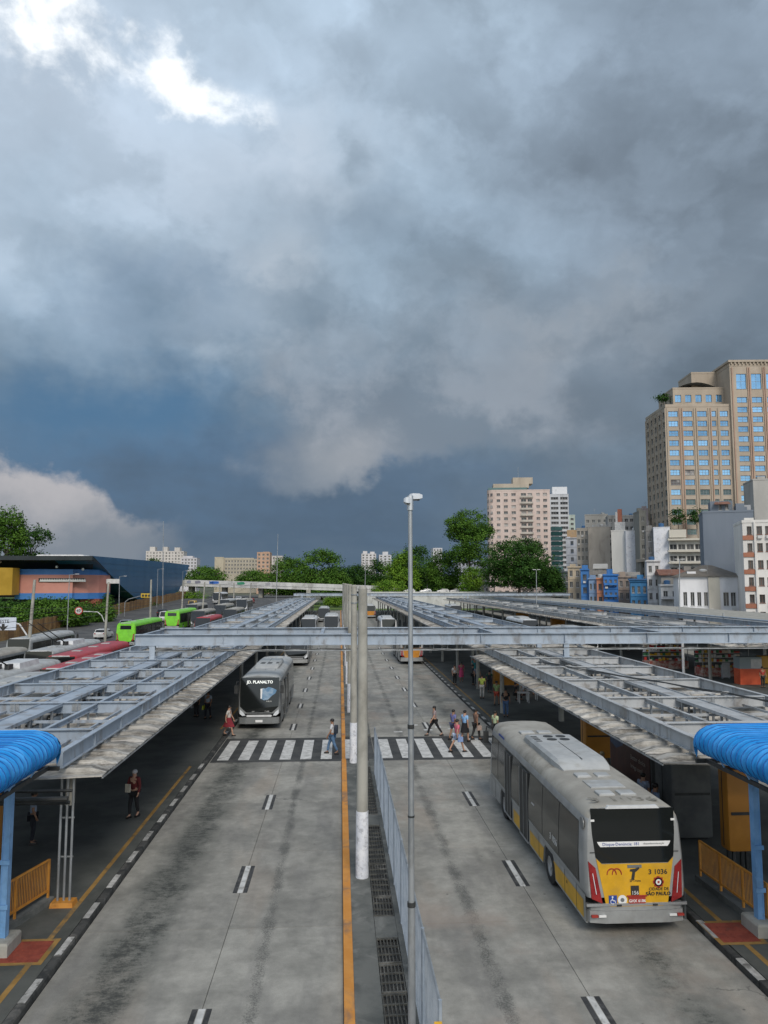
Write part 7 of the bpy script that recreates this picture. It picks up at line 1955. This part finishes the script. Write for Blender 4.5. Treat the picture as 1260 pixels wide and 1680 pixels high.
# overhead trolley wires
wr_ = thing('trolley_wires', 'thin dark overhead trolley wires along the avenue', 'wires')
for x in (-19.5, -22.5, -25.5, -29):
    MB().path([(x, 20 + 15 * k, 5.9 + ave_z(20 + 15 * k) + (0.12 if k % 2 else 0)) for k in range(14)], 0.018, 4).build('wire', M['dark'], wr_)
for a in (60, 117, 150): MB().path([(-34, a, 7.2 + ave_z(a)), (-24, a, 6.6 + ave_z(a)), (-15, a, 6.8 + ave_z(a))], 0.014, 4).build('span_wire', M['dark'], wr_)
wk = thing('cable_run', 'loose dark cables lying across the outbound canopy beams', 'cables')
for q in range(3):
    rr = random.Random(q)
    MB().path([(11 + 0.62 * k + rr.uniform(-0.15, 0.15), 42 - 1.75 * k - 0.4 * q, 4.2 + (0.05 if k % 2 else 0)) for k in range(10)], 0.02, 5).build('cable', M['dark'], wk)

# ================================================================ trees
def tree(name, label, x, y, z0, lobes, leaf, n, m_, trunk_r=0.45, trunk_top=None, seed=1, group='park trees', branches=6):
    """lobes: (cx, cy, cz, rx, ry, rz) relative to the foot"""
    rr = random.Random(seed)
    root = thing(name, label, 'tree', (x, y, z0), group=group)
    tt = trunk_top or min(l[2] for l in lobes)
    tb = MB(); pts = [(0, 0, 0), (0.15, 0.1, tt * 0.35), (-0.1, 0.1, tt * 0.7), (0.1, 0, tt)]
    for i, (a, b) in enumerate(zip(pts[:-1], pts[1:])): tb.tube(a, b, trunk_r * (1 - 0.22 * i), trunk_r * (1 - 0.22 * (i + 1)), 8)
    for i in range(branches):
        l = lobes[i % len(lobes)]; e = Vector((l[0] + rr.uniform(-.5, .5) * l[3], l[1] + rr.uniform(-.5, .5) * l[4], l[2] + rr.uniform(-.2, .4) * l[5])); s_ = Vector(pts[2]).lerp(Vector(pts[3]), rr.random())
        md = s_.lerp(e, 0.5) + Vector((0, 0, 0.6)); tb.tube(s_, md, trunk_r * 0.42, trunk_r * 0.28, 6).tube(md, e, trunk_r * 0.28, trunk_r * 0.1, 5)
    tb.build('trunk', M['bark'], root, True)
    tot = sum(l[3] * l[5] for l in lobes); V, F = [], []
    for l in lobes:
        nn = int(n * l[3] * l[5] / tot); ncl = max(10, nn // 26)
        for _ in range(ncl):
            while True:
                u = Vector((rr.uniform(-1, 1), rr.uniform(-1, 1), rr.uniform(-1, 1)))
                if 0.05 < u.length <= 1: break
            u = u.normalized() * (u.length ** 0.38)
            if u.z < -0.55: u.z *= 0.6
            c_ = Vector((l[0] + u.x * l[3], l[1] + u.y * l[4], l[2] + u.z * l[5])); cr = leaf * rr.uniform(1.2, 2.3)
            for _ in range(26):
                g_ = Vector((rr.gauss(0, .5), rr.gauss(0, .5), rr.gauss(0, .36))) * cr
                p_ = c_ + g_
                nrm = (Vector((rr.gauss(0, .6), rr.gauss(0, .6), rr.gauss(.55, .5))) + u * 0.5).normalized()
                a_ = nrm.orthogonal().normalized(); a_.rotate(Matrix.Rotation(rr.uniform(0, 6.28), 3, nrm)); b_ = nrm.cross(a_)
                s_ = leaf * rr.uniform(0.35, 0.75)
                k0 = len(V); V += [p_ - a_ * s_ * 0.62, p_ - b_ * s_ * 0.42, p_ + a_ * s_ * 0.62, p_ + b_ * s_ * 0.42]; F.append((k0, k0 + 1, k0 + 2, k0 + 3))
    me = bpy.data.meshes.new('crown'); me.from_pydata(V, [], F); me.materials.append(m_)
    inst('crown', me, root)
    return root


def T(label, px, base_py, Y, top_py, wpx, m_, n=5000, leaf=0.7, seed=1, shape='dome', dep=None):
    p = at(px, base_py, Y=Y); s_ = 1230.0 / Y; top = at(px, top_py, Y=Y).z; w = wpx / s_ / 2; rr = random.Random(seed * 13)
    z0 = max(0.0, min(p.z, 6.0)) if base_py else 0.0
    h = top - z0; L_ = []
    if shape == 'dome':
        L_.append((0, 0, h * 0.58, w * 0.80, w * 0.75, h * 0.38))
        for i in range(9):
            a = 6.283 * i / 9 + rr.random() * 0.6; L_.append((math.cos(a) * w * 0.62, math.sin(a) * w * 0.55, h * rr.uniform(0.26, 0.64), w * 0.44, w * 0.42, h * 0.22))
        for i in range(4):
            a = 6.283 * i / 4 + rr.random(); L_.append((math.cos(a) * w * 0.45, math.sin(a) * w * 0.4, h * rr.uniform(0.16, 0.24), w * 0.36, w * 0.36, h * 0.13))
        for i in range(3):
            a = 6.283 * i / 3 + rr.random(); L_.append((math.cos(a) * w * 0.3, math.sin(a) * w * 0.3, h * 0.84, w * 0.4, w * 0.4, h * 0.15))
    elif shape == 'tall':
        L_.append((0, 0, h * 0.76, w * 0.85, w * 0.8, h * 0.22))
        for i in range(8):
            a = 6.283 * i / 8 + rr.random(); L_.append((math.cos(a) * w * 0.55, math.sin(a) * w * 0.5, h * (0.60 + 0.26 * rr.random()), w * 0.42, w * 0.42, h * 0.10))
        for i in range(8):
            a = rr.random() * 6.28; L_.append((math.cos(a) * w * 0.55, math.sin(a) * w * 0.5, h * rr.uniform(0.34, 0.58), w * 0.38, w * 0.38, h * 0.075))
    else:      # bush
        L_.append((0, 0, h * 0.5, w, w * 0.7, h * 0.5))
        for i in range(5): L_.append((rr.uniform(-.8, .8) * w, rr.uniform(-.5, .5) * w, h * rr.uniform(0.3, 0.65), w * 0.4, w * 0.4, h * 0.35))
    return tree('tree' if shape != 'bush' else 'shrub', label, p.x, Y, z0, L_, leaf * 1.1, int(n * 2.4), m_, 0.3 + h * 0.012, h * 0.45 if shape != 'bush' else h * 0.4, seed)


T('dark green dome-shaped tree in front of the pink tower', 852, 975, 238, 884, 118, M['leaf_b'], 11000, 0.75, 2)
T('very tall tree with airy crown left of the pink tower', 771, 975, 262, 834, 82, M['leaf_a'], 8000, 0.75, 3, 'tall')
T('broad bright tree cluster left of the median columns', 528, 985, 300, 901, 92, M['leaf_a'], 8000, 0.85, 4)
T('rounded green tree behind the tall slim mast', 474, 985, 310, 915, 84, M['leaf_a'], 7000, 0.85, 5)
T('lower darker tree between the median columns and the far white tower', 588, 985, 320, 927, 60, M['leaf_b'], 4500, 0.8, 6)
T('dark green tree directly behind the lamp post', 682, 985, 300, 896, 80, M['leaf_b'], 6000, 0.8, 7)
T('light yellow-green tree in front of the dark one by the lamp post', 662, 990, 272, 903, 52, M['leaf_c'], 6000, 0.7, 8)
T('bright green tree left of the tall airy tree', 728, 985, 275, 905, 68, M['leaf_a'], 6000, 0.75, 9)
T('low spreading bright shrub below the yellow-green tree', 640, 992, 262, 952, 70, M['leaf_c'], 3500, 0.6, 10, 'bush')
T('small dark conifer-like tree before the far white twin tower', 618, 985, 330, 916, 30, M['leaf_b'], 3000, 0.7, 11)
T('tree beyond the flyover at the foot of the office slab', 420, 965, 420, 936, 76, M['leaf_a'], 4000, 1.0, 12)
T('tree right of the blue hull tip behind the flyover', 335, 965, 360, 930, 70, M['leaf_a'], 4500, 0.9, 13)
T('small tree on the roofline of the blue hull', 254, 955, 420, 914, 30, M['leaf_b'], 1500, 0.9, 14)
T('tall bright tree at the left picture edge behind the station roof', 8, 960, 225, 828, 60, M['leaf_a'], 3000, 0.75, 15, 'tall')
T('airy dark tree right of the bright one behind the station roof', 46, 960, 235, 858, 66, M['leaf_b'], 1300, 0.75, 16, 'tall')
T('large leafy shrub below the pink drum', 85, 1046, 140, 983, 120, M['leaf_a'], 7000, 0.55, 17, 'bush')
T('leafy shrub beside the speed limit sign', 150, 1030, 150, 990, 60, M['leaf_a'], 4000, 0.5, 18, 'bush')
T('dark shrub at the left picture edge under the yellow drum', 8, 1046, 140, 986, 60, M['leaf_b'], 4000, 0.55, 19, 'bush')
T('green shrub behind the concrete post at the hull tip', 305, 995, 245, 972, 56, M['leaf_c'], 2500, 0.6, 20, 'bush')
T('young palm-like tree under the hull edge', 168, 1010, 175, 972, 26, M['leaf_b'], 1500, 0.5, 21, 'dome')
T('dark undergrowth below the hull', 225, 1008, 205, 984, 60, M['leaf_b'], 2500, 0.6, 22, 'bush')
T('bright young tree among park trunks', 776, 980, 258, 930, 40, M['leaf_c'], 2500, 0.6, 23, 'dome')
T('green clump seen between two canopies at the terminal end', 548, 995, 238, 975, 32, M['leaf_c'], 1800, 0.5, 24, 'bush')
T('tree left of the far white block', 704, 985, 330, 925, 60, M['leaf_b'], 3500, 0.8, 25)
T('far tree line clump behind the broad bright cluster', 560, 975, 380, 930, 90, M['leaf_b'], 4000, 1.0, 26)
T('tree behind the median columns at the park edge', 555, 990, 300, 940, 50, M['leaf_a'], 3000, 0.8, 27)
T('dark tree filling the gap under the dome tree', 905, 980, 236, 930, 40, M['leaf_b'], 3000, 0.7, 28)
T('far tree left of the dark tree behind the lamp post', 640, 985, 340, 922, 50, M['leaf_a'], 3000, 0.9, 29)
# plants on the stone tower
for px, py, tp, lab, n in ((1088, 664, 648, 'feathery palm on the roof corner of the stone tower', 700), (1113, 872, 838, 'left palm on the podium of the stone tower', 900), (1143, 872, 838, 'right palm on the podium of the stone tower', 900)):
    Yd = 228 if py > 700 else 236
    p = at(px, py, Y=Yd); h = at(px, tp, Y=Yd).z - p.z
    tree('palm', lab, p.x, Yd, p.z, [(0, 0, h * 0.7, 2.0, 1.6, h * 0.35)], 0.7, n, M['leaf_b'], 0.15, h * 0.7, seed=int(px), group='plants on the stone tower')
# bare park trunks
for i, (px, Yd) in enumerate(((700, 285), (722, 290), (735, 288), (745, 280), (757, 286), (768, 300), (792, 262), (800, 258), (810, 256))):
    p = at(px, 975, Y=Yd)
    t = thing('bare_tree', ordn[i] + ' pale slim bare tree of the park row, counted from the lamp post', 'tree', (p.x, Yd, 0), group='slim trunks in the park')
    MB().tube((0, 0, 0), (0.3, 0, 9), 0.28, 0.2, 7).tube((0.3, 0, 9), (0.9, 0, 14), 0.2, 0.1, 6).tube((0.3, 0, 8.5), (-0.8, 0, 13), 0.14, 0.07, 6).build('trunk', mat('bark_pale', (0.25, 0.235, 0.2)) if i == 0 else bpy.data.materials['bark_pale'], t, True)
